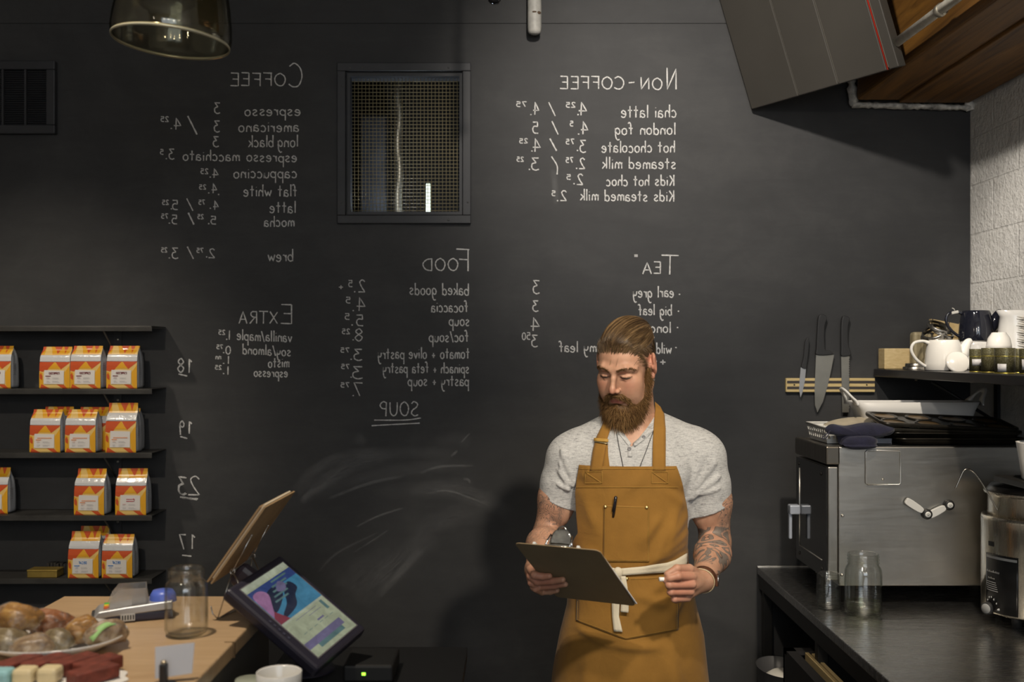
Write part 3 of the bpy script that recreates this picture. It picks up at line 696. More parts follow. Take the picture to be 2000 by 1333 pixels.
    poly([(-1, WT), (-.75, tp), (-1, tp)], 0, .0022); poly([(-.75, WT), (-.2, WT), (-.45, tp), (-.8, tp)], 2, .0022)
    poly([(-.2, tp), (.35, tp), (.12, WT+.02)], 0, .0022); poly([(.45, tp), (.75, tp), (.6, WT+.03)], 0, .0022); poly([(.8, WT), (1, WT), (1, tp-.05)], 2, .0022)
    pr = pm.build('printed_front', [M_OR, M_YE, M_LY, M_WH], t)
    lb = MB(); lb.add([F(-.70, .11, .0034), F(.62, .11, .0034), F(.64, .43, .0034), F(-.66, .44, .0034)], [(0, 1, 2, 3)])
    lab = lb.build('label', M_LAB, t); solid(lab, .0006)
    ink = {'espresso': 'dark red', 'decaf': 'blue', 'orange': 'orange', 'script': 'red'}[variant]
    tb = MB(); yl = F(0, .3, .0034).y-.0009; S_ = BW/2
    if variant == 'espresso': flat_text(tb, 'ESPRESSO', .34*S_, -.34*S_, .345*h*1.08, .0042, yl, .0019)
    elif variant == 'decaf': flat_text(tb, 'DECAF', .24*S_, -.28*S_, .345*h*1.08, .0052, yl, .0020)
    elif variant == 'orange':
        for k in range(15): tb.box((-.45*S_+k*.062*S_, yl-.0001, .355*h), (-.45*S_+(k*.062+.038)*S_, yl, .385*h))
    else:
        for k in range(9): tb.box((-.26*S_+k*.062*S_, yl-.0001, .395*h), (-.26*S_+(k*.062+.045)*S_, yl, .415*h))
        tb.box((-.26*S_, yl-.0001, .345*h), (.2*S_, yl, .362*h)); tb.tube([(.2*S_, yl, .43*h), (.26*S_, yl, .38*h), (.22*S_, yl, .34*h)], .0008, 5)
    if variant != 'script': tb.box((-.56*S_, yl-.0001, .315*h), (-.22*S_, yl, .335*h))
    for k in range(5):
        z = (.275-.028*k)*h; wv = rr.uniform(.35, .5)
        if k not in (2,): tb.box((-.12*S_, yl-.0001, z), ((-.12+wv)*S_, yl, z+.0011), 1)
        if k in (0, 1, 3, 4): tb.box((-.5*S_, yl-.0001, z), ((-.5+rr.uniform(.16, .26))*S_, yl, z+.0012), 0 if k == 0 else 1)
    tb.build('label_text', [M_INK[ink], M_INK['grey']], lab)
    gm = MB()
    for k in range(7):
        z = h*(.36+.045*k); gm.box((w*.97, -d*.62, z), (w*.995, d*(-.05), z+.0016))
    gm.build('side_print', M_INK['grey'], t)
    return t
bag_proto = {}
def put_bag(variant, pxl, yb_i, dy, label, row, fold=.014, sc=1.0, rz=0):
    key = (variant, fold)
    z = SZ[yb_i]; Y = SY0+.004+dy
    x = P(pxl, 0, Y).x+BW/2
    if key not in bag_proto: t = bag_proto[key] = make_bag(variant, fold)
    else: t = copy_tree(bag_proto[key])
    t.location = (x, Y+BD/2, z+.0005); t.scale = (1, 1, sc); t.rotation_euler = (0, 0, math.radians(rz))
    tag(t, label, 'coffee bag', 'coffee bags on the '+row)
R1, R2, R3, R4 = 'second shelf', 'third shelf', 'fourth shelf', 'bottom shelf'
put_bag('espresso', 208, 1, 0, 'coffee bag with dark red print, front right end of the second shelf', R1)
put_bag('espresso', 211, 1, .080, 'coffee bag mostly hidden behind the right end bag on the second shelf', R1)
put_bag('espresso', 137, 1, 0, 'coffee bag with dark red print, second from the right on the second shelf', R1)
put_bag('espresso', 77, 1, .012, 'coffee bag with dark red print, third from the right on the second shelf', R1, sc=.98)
put_bag('espresso', -38, 1, .03, 'coffee bag showing its silver side at the far left of the second shelf', R1)
put_bag('orange', 206, 2, 0, 'tall orange print coffee bag at the right end of the third shelf', R2, fold=.034, sc=1.03)
put_bag('orange', 212, 2, .080, 'coffee bag behind the tall right end bag on the third shelf', R2)
put_bag('orange', 127, 2, 0, 'orange print coffee bag, middle of the front three on the third shelf', R2)
put_bag('orange', 150, 2, .080, 'coffee bag peeping over the middle bag on the third shelf', R2, sc=1.03)
put_bag('orange', 58, 2, 0, 'orange print coffee bag, left of the front three on the third shelf', R2)
put_bag('orange', 81, 2, .080, 'coffee bag peeping over the left bag on the third shelf', R2, sc=1.04)
put_bag('script', 225, 3, .004, 'coffee bag with small red script label on the fourth shelf', R3, fold=.026, rz=1)
put_bag('orange', 145, 3, .0, 'orange print coffee bag standing alone left of the red script bag', R3, fold=.026, rz=-2)
put_bag('orange', -44, 3, .035, 'coffee bag cut by the frame at the far left of the fourth shelf', R3, fold=.026)
put_bag('decaf', 199, 4, .004, 'blue lettered coffee bag, right of the front pair on the bottom shelf', R4)
put_bag('decaf', 133, 4, 0, 'blue lettered coffee bag, left of the front pair on the bottom shelf', R4, fold=.026)
put_bag('decaf', 151, 4, .080, 'coffee bag behind the blue lettered pair on the bottom shelf', R4, fold=.028, sc=1.03)
# small brass box
q = P(88, 1131, SY0+.03); b = MB(); b.box((q.x-.064, SY0+.012, SZ[4]), (q.x+.055, SY0+.075, SZ[4]+.030), bev=.004)
root = single('tin_box', b, mat('aged_brass', (.36, .25, .06), .42, metal=.6, var=.2, vscale=20), 'small flat brass coloured tin lying on the bottom shelf', 'tin')
MB().box((q.x-.065, SY0+.011, SZ[4]+.024), (q.x+.056, SY0+.076, SZ[4]+.032), bev=.003).build('lid', bpy.data.materials['aged_brass'], root)
b = MB(); rg = random.Random(5)
for k in range(7): b.box((q.x-.02+.013*k, SY0+.085+.006*rg.random(), SZ[4]+.0), (q.x-.01+.013*k, SY0+.125, SZ[4]+.038+.006*rg.random()))
single('dark_packet', b, mat('packet_dark', (.03, .028, .026), .45), 'low dark packet behind the brass tin', 'packet')

# ================================================================ left counter
CZL = 1.08; CY1 = 2.695; CXL, CXR = P(125, 0, CY1).x, -.616
M_CTOP = wood_mat('honey_wood', (.44, .285, .150), (.56, .385, .22), (1.2, 9, 9), .38, 3.0, .25, .05)
M_CBODY = mat('counter_dark', (.028, .026, .025), .5, var=.2, vscale=5)
root = empty('service_counter', ((CXL+CXR)/2, 2.2, 0), 'wood topped service counter holding the jar and pastries', 'counter')
o = MB().box((CXL, 1.55, CZL-.035), (CXR, CY1, CZL)).build('worktop', M_CTOP, root); bevel(o, .004)
o = MB().box((CXR-.02, 2.262, CZL-.034), (CXR+.004, 2.268, CZL+.0004)).build('edge_joint', mat('seam_dark', (.12, .07, .03), .7), root)
MB().box((CXL+.05, 1.6, 0), (CXR-.03, CY1-.05, CZL-.035)).build('body', M_CBODY, root)
o = MB().box((CXR-.03, 1.6, .06), (CXR-.012, CY1-.05, CZL-.036)).build('end_panel', mat('counter_panel', (.075, .07, .06), .55, var=.15, vscale=5), root)
root = empty('back_counter', (-.3, 2.2, 0), 'low black counter beside the service counter under the till', 'counter')
MB().box((-.60, 1.55, .90), (-.12, 2.75, .93)).build('worktop', mat('black_laminate', (.012, .012, .012), .35), root)
MB().box((-.59, 1.57, 0), (-.15, 2.73, .90)).build('body', M_CBODY, root)

# ---------------- glass jar
def thin_glass(name, tint, edge, gloss=(.075, .85), rough=.07):
    """thin blown glass: see-through, darker where the wall is seen edge-on, mirror-like at grazing angles"""
    m = bpy.data.materials.new(name); m.use_nodes = True; t = NT(m); t.n.remove(t.n['Principled BSDF']); out = t.n['Material Output']
    lw = t.new('ShaderNodeLayerWeight'); lw.inputs[0].default_value = .35
    tr = t.new('ShaderNodeBsdfTransparent'); gl_ = t.new('ShaderNodeBsdfGlossy'); gl_.inputs['Roughness'].default_value = rough; mx = t.new('ShaderNodeMixShader')
    t.link(t.ramp(lw.outputs['Facing'], [(.40, tint), (.90, edge)]), tr.inputs[0])
    v = t.coord('Object'); nb_ = t.bump(t.noise(v, 40, 3), .12, .004); t.link(nb_, gl_.inputs['Normal'])
    t.link(t.ramp(lw.outputs['Facing'], [(.05, (gloss[0],)*3), (.45, (gloss[0]*2.2,)*3), (.8, (gloss[1]*.5,)*3), (1, (gloss[1],)*3)]), mx.inputs[0]); t.link(tr.outputs[0], mx.inputs[1]); t.link(gl_.outputs[0], mx.inputs[2]); t.link(mx.outputs[0], out.inputs[0]); return m
M_GLASS = thin_glass('clear_glass', (.985, .99, .98), (.62, .65, .60))
def jar_mb(r, h, neck=.78, wall=.0028, ribs=3, rim=True):
    rn = r*neck; zs = h*.80
    out = [(.0001, .0), (r*.80, .0), (r*.93, .004), (r, .014), (r, zs*.82), (r*.985, zs*.90), (r*.93, zs*.965), (rn*1.02, zs+.002), (rn, zs+.006)]
    nz = zs+.006; step = (h-nz-.004)/ribs
    for k in range(ribs):
        out += [(rn, nz+step*(k+.15)), (rn+.0022, nz+step*(k+.4)), (rn+.0022, nz+step*(k+.6)), (rn, nz+step*(k+.85))]
    out += [(rn+.001, h-.002), (rn-.001, h), (rn-wall, h-.002)]
    inn = [(rn-wall, nz), (r*.93-wall, zs*.965), (r*.985-wall, zs*.9), (r-wall, zs*.82), (r-wall, .016), (r*.85, .008), (r*.4, .010), (.0001, .012)]
    return out+inn
def jar(name, px, py, Y, r, h, label, **kw):
    q = P(px, py, Y); b = MB(); b.lathe(jar_mb(r, h, **kw), 48)
    o = b.build(name, M_GLASS); o.location = q
    return tag(o, label, 'jar')
q = P(364, 0, 2.327); o = jar('glass_jar', 364, 690+(CAMZ-CZL-.0008)*2000/2.327, 2.327, .0475, .151, 'empty clear glass jar on the wooden counter beside the card reader', neck=.80)

# ---------------- card terminal
M_TSIL = mat('terminal_silver', (.42, .42, .42), .32, metal=.3); M_TNAVY = mat('terminal_navy', (.028, .026, .05), .4); M_TSMOKE = mat('smoky_plastic', (.75, .75, .75), .15, trans=.75, alpha=.55)
t = empty('card_reader', P(268, 1196, 2.48), 'silver and navy card reader with clear cover on the wooden counter', 'card reader')
t.location = (P(262, 0, 2.47).x, 2.47, CZL+.0005)
TW, TL = .078, .175
def tb(name, lo, hi, m, bev=.004, par=None): 
    o = MB().box(lo, hi, bev=bev).build(name, m, t, local=True); return o
tb('base', (-TL/2, -TW/2, 0), (TL/2, TW/2, .022), M_TNAVY, .006)
b = MB(); prof = [(-TL/2-.004, .010), (-TL/2-.004, .016), (-TL/2+.008, .030), (-.02, .036), (TL/2, .044), (TL/2, .024), (-TL/2+.03, .016)]
b.prism([(x, -TW/2-.003, z) for x, z in prof], (0, TW+.006, 0)); bevel(b.build('upper_shell', M_TSIL, t, local=True), .004, 3)
b = MB(); b.box((-TL/2-.008, -TW/2+.006, .008), (-TL/2+.004, TW/2-.006, .020), bev=.003); b.build('card_slot', mat('slot_dark', (.04, .045, .05), .4), t, local=True)
b = MB()   # clear receipt cover: two walls and a top sheet
prof = [(-.060, .036), (-.050, .060), (-.035, .078), (.028, .078), (.034, .040)]
for y in (-TW/2+.002, TW/2-.005): b.prism([(x, y, z) for x, z in prof], (0, .003, 0))
for (x0_, z0_), (x1_, z1_) in zip(prof[2:3], prof[3:4]): b.box((x0_+.030, -TW/2+.002, .040), (x1_+.001, TW/2-.002, .0435))
b.box((.026, -TW/2+.002, .044), (.029, TW/2-.002, .078))
b.build('clear_cover', M_TSMOKE, t, local=True)
b = MB(); b.lathe([(.0001, .028), (.024, .026), (.030, .016), (.032, 0)], 24, c=(.066, 0, .036), sx=1.0, sy=1.05); b.build('roll_cover', mat('terminal_blue', (.10, .16, .60), .35), t, local=True)
for k, (c, yy) in enumerate((((.06, .45, .08), .022), ((.75, .55, .03), .004), ((.6, .12, .03), -.014))):
    MB().box((-.068, yy-.008, .030), (-.055, yy+.008, .036), bev=.002).build('key', mat('key_%d' % k, c, .4), t, local=True)
b = MB(); b.box((-.030, -TW/2-.0036, .004), (.002, -TW/2-.001, .021)); b.build('sticker', mat('sticker_white', (.6, .6, .58), .5), t, local=True)
b = MB()
for k in range(5): b.box((-.027+.006*k, -TW/2-.0042, .007), (-.024+.006*k, -TW/2-.0034, .018))
b.build('sticker_print', M_INK['black'], t, local=True)
t.rotation_euler = (0, 0, math.radians(20))

# ---------------- clipboards on a wire easel
M_HARD = mat('hardboard_tan', (.36, .235, .12), .55, var=.15, vscale=20)
TLc = P(516, 990, 2.40); TRc = P(574, 959, 2.60); wv = TRc-TLc
BLc = P(401, 1146, 2.40); lv_ = BLc-TLc; lv_ = lv_-wv*(lv_.dot(wv)/wv.length_squared)
nv = wv.cross(lv_).normalized()
if nv.x < 0: nv = -nv                # points to the lower right, towards the barista side
LN = lv_.length
def sheet(name, m, off, th, du0, du1, dl0, dl1, parent=None, rc_=.006):
    p = [TLc+wv*du0+lv_*dl0, TLc+wv*du1+lv_*dl0, TLc+wv*du1+lv_*dl1, TLc+wv*du0+lv_*dl1]
    b = MB(); b.prism([x+nv*off for x in p], nv*th); return b.build(name, m, parent) if parent is not None else b
CB1 = 'front clipboard of the pair leaning on the wire easel'; 
o1 = single('menu_board', sheet('', None, 0, .004, 0, 1.0, 0, 1.0), M_HARD, 'tan board leaning on the wire easel, nearest the barista', 'board')
o2 = single('menu_board', sheet('', None, -.0105, .004, .02, .93, .035, 1.02), M_HARD, 'tan board leaning on the wire easel, nearest the customers', 'board')
o3 = single('paper_menu', sheet('', None, -.0055, .0045, .04, .9, -.004, .96), mat('paper_cream', (.62, .52, .38), .8), 'cream papers held between the two tan boards on the easel', 'paper')
M_WIRE = mat('chrome_wire', (.55, .53, .5), .22, metal=1.0)
easel = empty('wire_easel', P(430, 1200, 2.45), 'wire easel propping the two tan boards on the counter', 'easel')
zc = CZL+.003
r1 = TLc+wv*.25+lv_*.86+nv*.018; r2 = TLc+wv*.78+lv_*.80+nv*.018
f1 = Vector((r1.x+.055, r1.y+.01, zc)); f2 = Vector((r2.x+.06, r2.y-.01, zc)); g1 = Vector((r1.x-.03, r1.y-.02, zc)); g2 = Vector((r2.x-.02, r2.y, zc))
for (r_, f_, g_, u_) in ((r1, f1, g1, .25), (r2, f2, g2, .78)):
    top = TLc+wv*u_+lv_*.42+nv*.0055
    b = MB(); b.tube([top, r_], .0017, 8); b.tube([r_, g_, ], .0017, 8); 
    b.tube([g_, g_+Vector((-.012, 0, .012)), g_+Vector((-.016, 0, .03))], .0017, 8); b.build('front_wire', M_WIRE, easel)
    b = MB(); b.tube([r_, f_], .0022, 8); b.build('rear_leg', M_WIRE, easel)
    b = MB(); cc = [r_+Vector((.006*math.cos(a), .001, .006*math.sin(a))) for a in [2*math.pi*k/16 for k in range(17)]]; b.tube(cc, .0016, 8); b.ball(top, .003); b.build('ring', M_WIRE, easel)
b = MB(); b.tube([r1, r2], .0017, 8); b.tube([f1, f2], .0017, 8); b.tube([g1, g2], .0017, 8); b.build('cross_wire', M_WIRE, easel)

# ---------------- till monitor
A = P(552.5, 1099, 2.55); B = P(696, 1222, 2.50); D = P(484, 1161, 2.40)
u = (B-A); lenu = u.length; u.normalize(); v = (D-A); v -= u*v.dot(u); lenv = v.length*1.03; v.normalize(); n = u.cross(v).normalized()
if n.y > 0: n = -n
Mm = Matrix((u, v, n)).transposed().to_4x4(); Mm.translation = A
t = empty('till_monitor', P(600, 1290, 2.4), 'black tilted touchscreen till lit beside the counter', 'monitor')
bz_ = .022
b = MB(); b.box((-bz_, -.018, -.034), (lenu+bz_, lenv+.028, -.001), M=Mm, bev=.008); b.build('casing', mat('monitor_navy', (.022, .020, .032), .4), t)
b = MB(); b.box((-.003, -.003, -.002), (lenu+.003, lenv+.003, .0004), M=Mm); b.build('bezel_rim', mat('rim_grey', (.12, .11, .12), .35), t)
b = MB(); b.box((lenu*.15, lenv*.15, -.075), (lenu*.8, lenv*.85, -.034), M=Mm, bev=.012); b.build('rear_housing', bpy.data.materials['monitor_navy'], t)
def emi(name, *c):
    c = srgb(*c); m = mat('screen_'+name, (.012, .012, .014), .25, emit=c, estr=.62); t = NT(m); bs = t.n['Principled BSDF']
    f = t.noise(t.coord('Object', (1, 1, 1)), 28, 3, .6, .8); t.link(t.ramp(f, [(.3, tuple(x*.78 for x in c)), (.7, tuple(min(1, x*1.15+.004) for x in c))]), bs.inputs['Emission Color']); return m
MS = [emi('pale', 160, 166, 138), emi('sky', 62, 122, 152), emi('navy', 48, 66, 118), emi('dark', 30, 38, 58), emi('pink', 152, 108, 146), emi('red', 126, 52, 66), emi('violet', 104, 98, 128), emi('teal', 84, 112, 112), emi('white', 168, 174, 152)]
b = MB()
def R(x0, x1, y0, y1, mi, lift=0):   # x across (0..1), y down (0..1)
    b.add([Mm @ Vector((x*lenu, y*lenv, .0006+lift)) for x, y in ((x0, y0), (x1, y0), (x1, y1), (x0, y1))], [(0, 1, 2, 3)], mi)
def PG(pts, mi, lift=.0003): b.add([Mm @ Vector((x*lenu, y*lenv, .0006+lift)) for x, y in pts], [tuple(range(len(pts)))], mi)
R(0, 1, 0, 1, 0); R(0, .06, 0, 1, 8, .0001); R(.08, .53, 0, 1, 1, .0001); R(.08, .18, .0, 1, 2, .0002)
PG(crom([(.2, .25), (.3, .2), (.36, .35), (.46, .5), (.5, .8), (.46, .82), (.38, .6), (.26, .45)], 4, True), 3)
PG(crom([(.16, .55), (.26, .48), (.36, .7), (.40, .9), (.3, .95), (.2, .8)], 4, True), 3, .0004)
PG(crom([(.12, .8), (.2, .72), (.34, .86), (.44, .98), (.3, .99), (.14, .97)], 4, True), 4, .0005); PG([(.38, .9), (.53, .78), (.53, 1), (.44, 1)], 5, .0006)
PG(crom([(.14, .4), (.2, .32), (.26, .42), (.22, .55)], 4, True), 6, .0005)
for k in range(5): R(.1+.05*k, .12+.05*k, .15+.07*k, .5+.06*k, 7, .00045)
R(.53, .555, .0, 1, 8, .0002); R(.56, .68, .08, .14, 7, .0003); R(.58, .585, .25, .75, 6, .0003); R(.62, .625, .2, .5, 6, .0003)
R(.82, .90, .12, 1, 6, .0003); R(.90, .95, .2, .8, 7, .00025); R(.70, .72, .3, .45, 6, .0003)
for k in range(6): R(.74+.0*k, .745, .12+.13*k, .2+.13*k, 7, .0003)
b.build('screen', MS, t)
b = MB()
for k in range(5): b.box((lenu*(.42+.06*k), lenv+.012, -.0012), (lenu*(.445+.06*k), lenv+.016, .0006), M=Mm)
b.build('button', mat('btn_grey', (.06, .06, .09), .4), t)
b = MB(); ctr = Mm @ Vector((lenu*.5, lenv*.5, -.06)); b.tube([ctr, ctr+Vector((.02, .06, -.06)), Vector((ctr.x+.02, ctr.y+.08, .94))], .022, 14); b.lathe([(.0001, .012), (.07, .010), (.075, 0)], 28, c=(ctr.x+.02, ctr.y+.08, .9305)); b.build('stand', bpy.data.materials['monitor_navy'], t)
b = MB(); q = P(492, 1140, 2.52); b.box((-.05, -.02, -.03), (.05, .02, .03), M=Matrix.Translation(q) @ rotm('Y', 38), bev=.014); b.build('card_swipe', mat('swipe_plum', (.04, .03, .04), .4), t)
q = P(710, 1317, 2.45); b = MB(); b.box((q.x-.05, 2.45, .9305), (q.x+.07, 2.6, q.z+.02), bev=.006)
root = single('receipt_printer', b, mat('printer_black', (.006, .006, .006), .6), 'black box with a small green light under the till screen', 'printer')
b = MB(); b.box((q.x-.004, 2.448, q.z-.0035), (q.x+.005, 2.4505, q.z+.003)); b.build('status_light', mat('led_green', (.2, .6, .05), .4, emit=(.35, 1, .05), estr=2.2), root)

# ---------------- cup, card stand
M_CER = mat('white_ceramic', (.72, .70, .66), .16, coat=.3)
q = P(545, 1312, 2.16); b = MB()
b.lathe([(.0001, 0), (.028, 0), (.030, .004), (.040, .03), (.046, .06), (.0475, q.z-.9305-.001), (.0462, q.z-.9305), (.0445, q.z-.9305-.003), (.040, .03), (.027, .008), (.0001, .006)], 40, c=(q.x, 2.16, .9305))
root = single('coffee_cup', b, M_CER, 'white cup on the low black counter below the till screen', 'cup')
q = P(488, 1327, 2.2); b = MB(); b.lathe([(.0001, 0), (.030, 0), (.033, .08), (.031, q.z-.9305), (.027, q.z-.9305), (.026, .09), (.0001, .088)], 32, c=(q.x, 2.2, .9305))
single('tumbler', b, mat('pale_green_glaze', (.32, .34, .27), .25), 'pale green tumbler rim beside the white cup', 'tumbler')
t = empty('card_holder', P(322, 1330, 1.97), 'blank pale grey card in a dark clip stand on the wooden counter', 'card holder')
t.location = (P(322, 0, 1.97).x, 1.97, CZL+.0005)
b = MB(); p = [P(303, 1262+3, 2.0), P(380, 1254+2, 2.02), P(375, 1316, 2.0), P(303, 1327, 1.98)]; p = [x+Vector((0, 0, 0)) for x in p]; b.prism(p, (0, .0012, 0)); b.build('card', mat('card_grey', (.46, .46, .49), .6), t)
b = MB(); b.box((-.008, -.012, 0), (.006, .004, P(0, 1296, 1.97).z-CZL), bev=.003); b.lathe([(.0001, .006), (.02, .005), (.022, 0)], 24); b.build('clip', mat('clip_black', (.02, .02, .022), .35), t, local=True)
b = MB(); b.ball((-.001, -.003, P(0, 1296, 1.97).z-CZL+.002), .006, sc=(1, 1, .7)); b.build('knob', mat('knob_brass', (.5, .42, .3), .3, metal=.8), t, local=True)

# ---------------- plate of wrapped pastries
pc = Vector((P(108, 0, 2.21).x, 2.21, CZL)); PR = .148
b = MB(); b.lathe([(.0001, .004), (PR*.55, .004), (PR*.62, .0), (PR*.66, .0), (PR*.70, .006), (PR*.9, .020), (PR, .030), (PR*.998, .033), (PR*.9, .026), (PR*.68, .011), (PR*.5, .009), (.0001, .009)], 64, c=pc, sx=1.0, sy=.92)
single('serving_plate', b, M_CER, 'white plate piled with wrapped pastries on the wooden counter', 'plate')
def film_mat():
    m = mat('cling_film', (.95, .95, .95), .12, bump=.9, bscale=38, bdist=.008); t = NT(m); bs = t.n['Principled BSDF']
    f = t.noise(t.coord('Object'), 30, 4, .7); t.link(t.ramp(f, [(.50, (.02,)*3), (.80, (.30,)*3)]), bs.inputs['Alpha']); return m
M_FILM = film_mat()
def lump(name, c, r, sc, cols, label, seed, rot=0, vs=40):
    rg = np.random.RandomState(seed); ph = rg.rand(12)*6.28
    def disp(d, k): return 1+.10*math.sin(3*d.x+ph[0]+2*d.y)+.07*math.sin(7*d.y+ph[1]+4*d.z)+.05*math.sin(11*d.x+ph[2])*math.sin(9*d.z+ph[3])+k
    t = empty(name, c, label, 'pastry', 'wrapped pastries on the white plate')
    for nm, k, m in (('crumb', 0, None), ('cling_wrap', .055, M_FILM)):
        b = MB(); b.ball((0, 0, 0), 1, n=28); vv = []
        for v_ in b.v:
            d = Vector(v_); rr = r*disp(d, k+(.02*math.sin(25*d.x+19*d.z+ph[4]) if k else 0)); p = Vector((d.x*sc[0]*rr, d.y*sc[1]*rr, d.z*sc[2]*rr)); p = rotm('Z', rot) @ p; p.z = max(p.z, -sc[2]*r*.75); vv.append(tuple(p+Vector((0, 0, sc[2]*r*.75))))
        b.v = vv
        if m is None:
            m = bpy.data.materials.new('baked_'+str(seed)); m.use_nodes = True; tt = NT(m); bs = tt.n['Principled BSDF']
            f = tt.noise(tt.coord('Object'), vs, 5, .6, .5); tt.link(tt.ramp(f, [(.3, cols[0]), (.52, cols[1]), (.72, cols[2])]), bs.inputs['Base Color']); bs.inputs['Roughness'].default_value = .4
            tt.link(tt.bump(f, .5, .006), bs.inputs['Normal'])
        b.build(nm, m, t, local=True)
    return t
def at(px, py, Y): return P(px, py, Y)
zp = CZL+.012
GB = ((.07, .03, .006), (.30, .14, .025), (.50, .30, .09)); RB = ((.05, .02, .008), (.26, .085, .02), (.40, .20, .09)); TB = ((.08, .04, .02), (.26, .17, .09), (.42, .33, .22)); GR = ((.05, .03, .012), (.18, .13, .06), (.32, .26, .15))
def put_l(px, Y, z, r, sc, cols, lab, seed, rot=0): lump('wrapped_pastry', (P(px, 0, Y).x, Y, z), r, sc, cols, lab, seed, rot)
put_l(35, 2.20, zp+.034, .043, (1.25, .95, .72), GB, 'golden wrapped bun on top of the pile at the left of the plate', 1)
put_l(20, 2.15, zp, .038, (1.2, 1, .75), GR, 'wrapped pastry under the golden bun', 2)
put_l(100, 2.28, zp+.004, .036, (1.3, .9, .85), RB, 'reddish brown wrapped pastry at the back of the plate', 3)
put_l(62, 2.12, zp, .036, (1.15, 1, .7), TB, 'pale wrapped pastry at the front of the plate', 4, 20)
put_l(112, 2.16, zp, .034, (1.2, .9, .75), GR, 'brown wrapped pastry in the middle of the plate', 5, -20)
put_l(160, 2.22, zp+.002, .034, (1.1, .85, .9), GB, 'golden wrapped pastry left of the green slip', 6, 30)
put_l(205, 2.20, zp+.002, .036, (1.3, .7, .8), TB, 'tan wrapped pastry at the right rim of the plate', 7, 38)
b = MB(); rows = []
for k in range(9):
    tt = k/8; p = Vector(P(176, 1256, 2.165)).lerp(Vector(P(222, 1222, 2.21)), tt)+Vector((0, 0, .010*math.sin(tt*math.pi)+.004)); rows.append([p+Vector((-.012, .006, .004)), p+Vector((0, -.002, .006)), p+Vector((.010, -.010, 0))])
b.grid(rows); o = single('green_slip', b, mat('slip_green', (.30, .52, .18), .55), 'pale green paper slip lying across the wrapped pastries', 'paper'); solid(o, .0008)

# ---------------- doily with dark red bars and cream squares in front
b = MB(); c = Vector((P(120, 0, 2.0).x, 1.985, CZL)); rows = []
ring = []
for k in range(96):
    a = 2*math.pi*k/96; r = .128*(1+.035*math.sin(a*14)); ring.append(c+Vector((r*math.cos(a), r*math.sin(a)*.86, .0028)))
b.v = [tuple(c+Vector((0, 0, .0028)))]+[tuple(x) for x in ring]; b.f = [(0, 1+k, 1+(k+1) % 96) for k in range(96)]; b.m = [0]*96; b.sm = [False]*96
o = single('paper_doily', b, mat('doily_white', (.72, .69, .64), .8, bump=.3, bscale=60), 'white scalloped paper doily at the front of the wooden counter', 'doily'); solid(o, .0012, -1)
M_RED = mat('red_cake', (.16, .035, .022), .6, var=.35, vscale=60, bump=.5, bscale=90); M_CREAM = mat('cream_icing', (.68, .56, .33), .45, var=.08, vscale=30); M_BLUEI = mat('blue_icing', (.28, .52, .55), .45)
bars = [(-.02, 2.045, 28), (.035, 2.05, 33), (.085, 2.04, 30), (-.075, 2.04, 25), (.098, 1.985, 38)]
names = ['second dark red cake bar from the left at the front of the counter', 'third dark red cake bar from the left, behind a cream square', 'dark red cake bar nearest the bare doily edge, back row', 'leftmost dark red cake bar at the front of the counter', 'dark red cake bar nearest the bare doily edge, front row']
for (dx, y, r_), nm in zip(bars, names):
    b = MB(); b.box((-.022, -.045, 0), (.022, .045, .026), bev=.004, M=Matrix.Translation((c.x+dx-.03, y, CZL+.0045)) @ rotm('Z', -r_))
    single('cake_bar', b, M_RED, nm, 'cake', 'dark red cake bars on the doily')
for k, (px, y, m, nm) in enumerate(((50, 1.975, M_CREAM, 'left cream iced square in front of the dark red bars'), (98, 1.98, M_CREAM, 'right cream iced square in front of the dark red bars'), (4, 1.965, M_BLUEI, 'pale blue iced square at the front left of the counter'))):
    x = P(px, 0, y).x; b = MB(); b.box((x-.020, y-.02, CZL+.0045), (x+.020, y+.02, CZL+.034), bev=.008); single('iced_square', b, m, nm, 'cake', 'iced squares on the doily')

# ---------------- glass pendant
q = P(334, 84, 2.6)
t = empty('pendant_lamp', (q.x, 2.6, q.z), 'smoky glass bell pendant lamp hanging at the upper left', 'lamp')
M_SMOKEG = thin_glass('smoky_glass', (.80, .78, .68), (.45, .42, .30), (.06, .45), .05)
R_ = .146
prof = [(R_*.985, .0), (R_, .006), (R_*1.015, .022), (R_*1.0, .055), (R_*.955, .10), (R_*.90, .14), (R_*.80, .19), (R_*.62, .235), (R_*.40, .262), (R_*.2, .272)]
pin = [(max(.001, r-.0022), z-(.001 if i > 5 else 0)) for i, (r, z) in enumerate(prof)][::-1]
b = MB(); b.lathe(prof+pin+[prof[0]], 72); sh = b.build('shade', M_SMOKEG, t, local=True)
b = MB(); b.lathe([(R_*.988-.003, .003), (R_*.988, -.0015), (R_*.99+.002, .003), (R_*.99, .007)], 72); b.build('rim', mat('glass_rim', (.62, .58, .42), .12, metal=.35), t, local=True)
b = MB(); b.lathe([(.0001, .20), (.020, .20), (.022, .21), (.022, .27), (.032, .275), (.032, .29), (.006, .30), (.0035, .31), (.0035, 1.47)], 20); b.build('socket', mat('socket_black', (.02, .02, .02), .4), t, local=True)
b = MB(); b.ball((0, 0, .17), .026, sc=(1, 1, 1.3)); b.build('bulb', mat('bulb_glass', (.7, .7, .7), .05, trans=.9), t, local=True)
t.rotation_euler = (0, math.radians(4), 0)
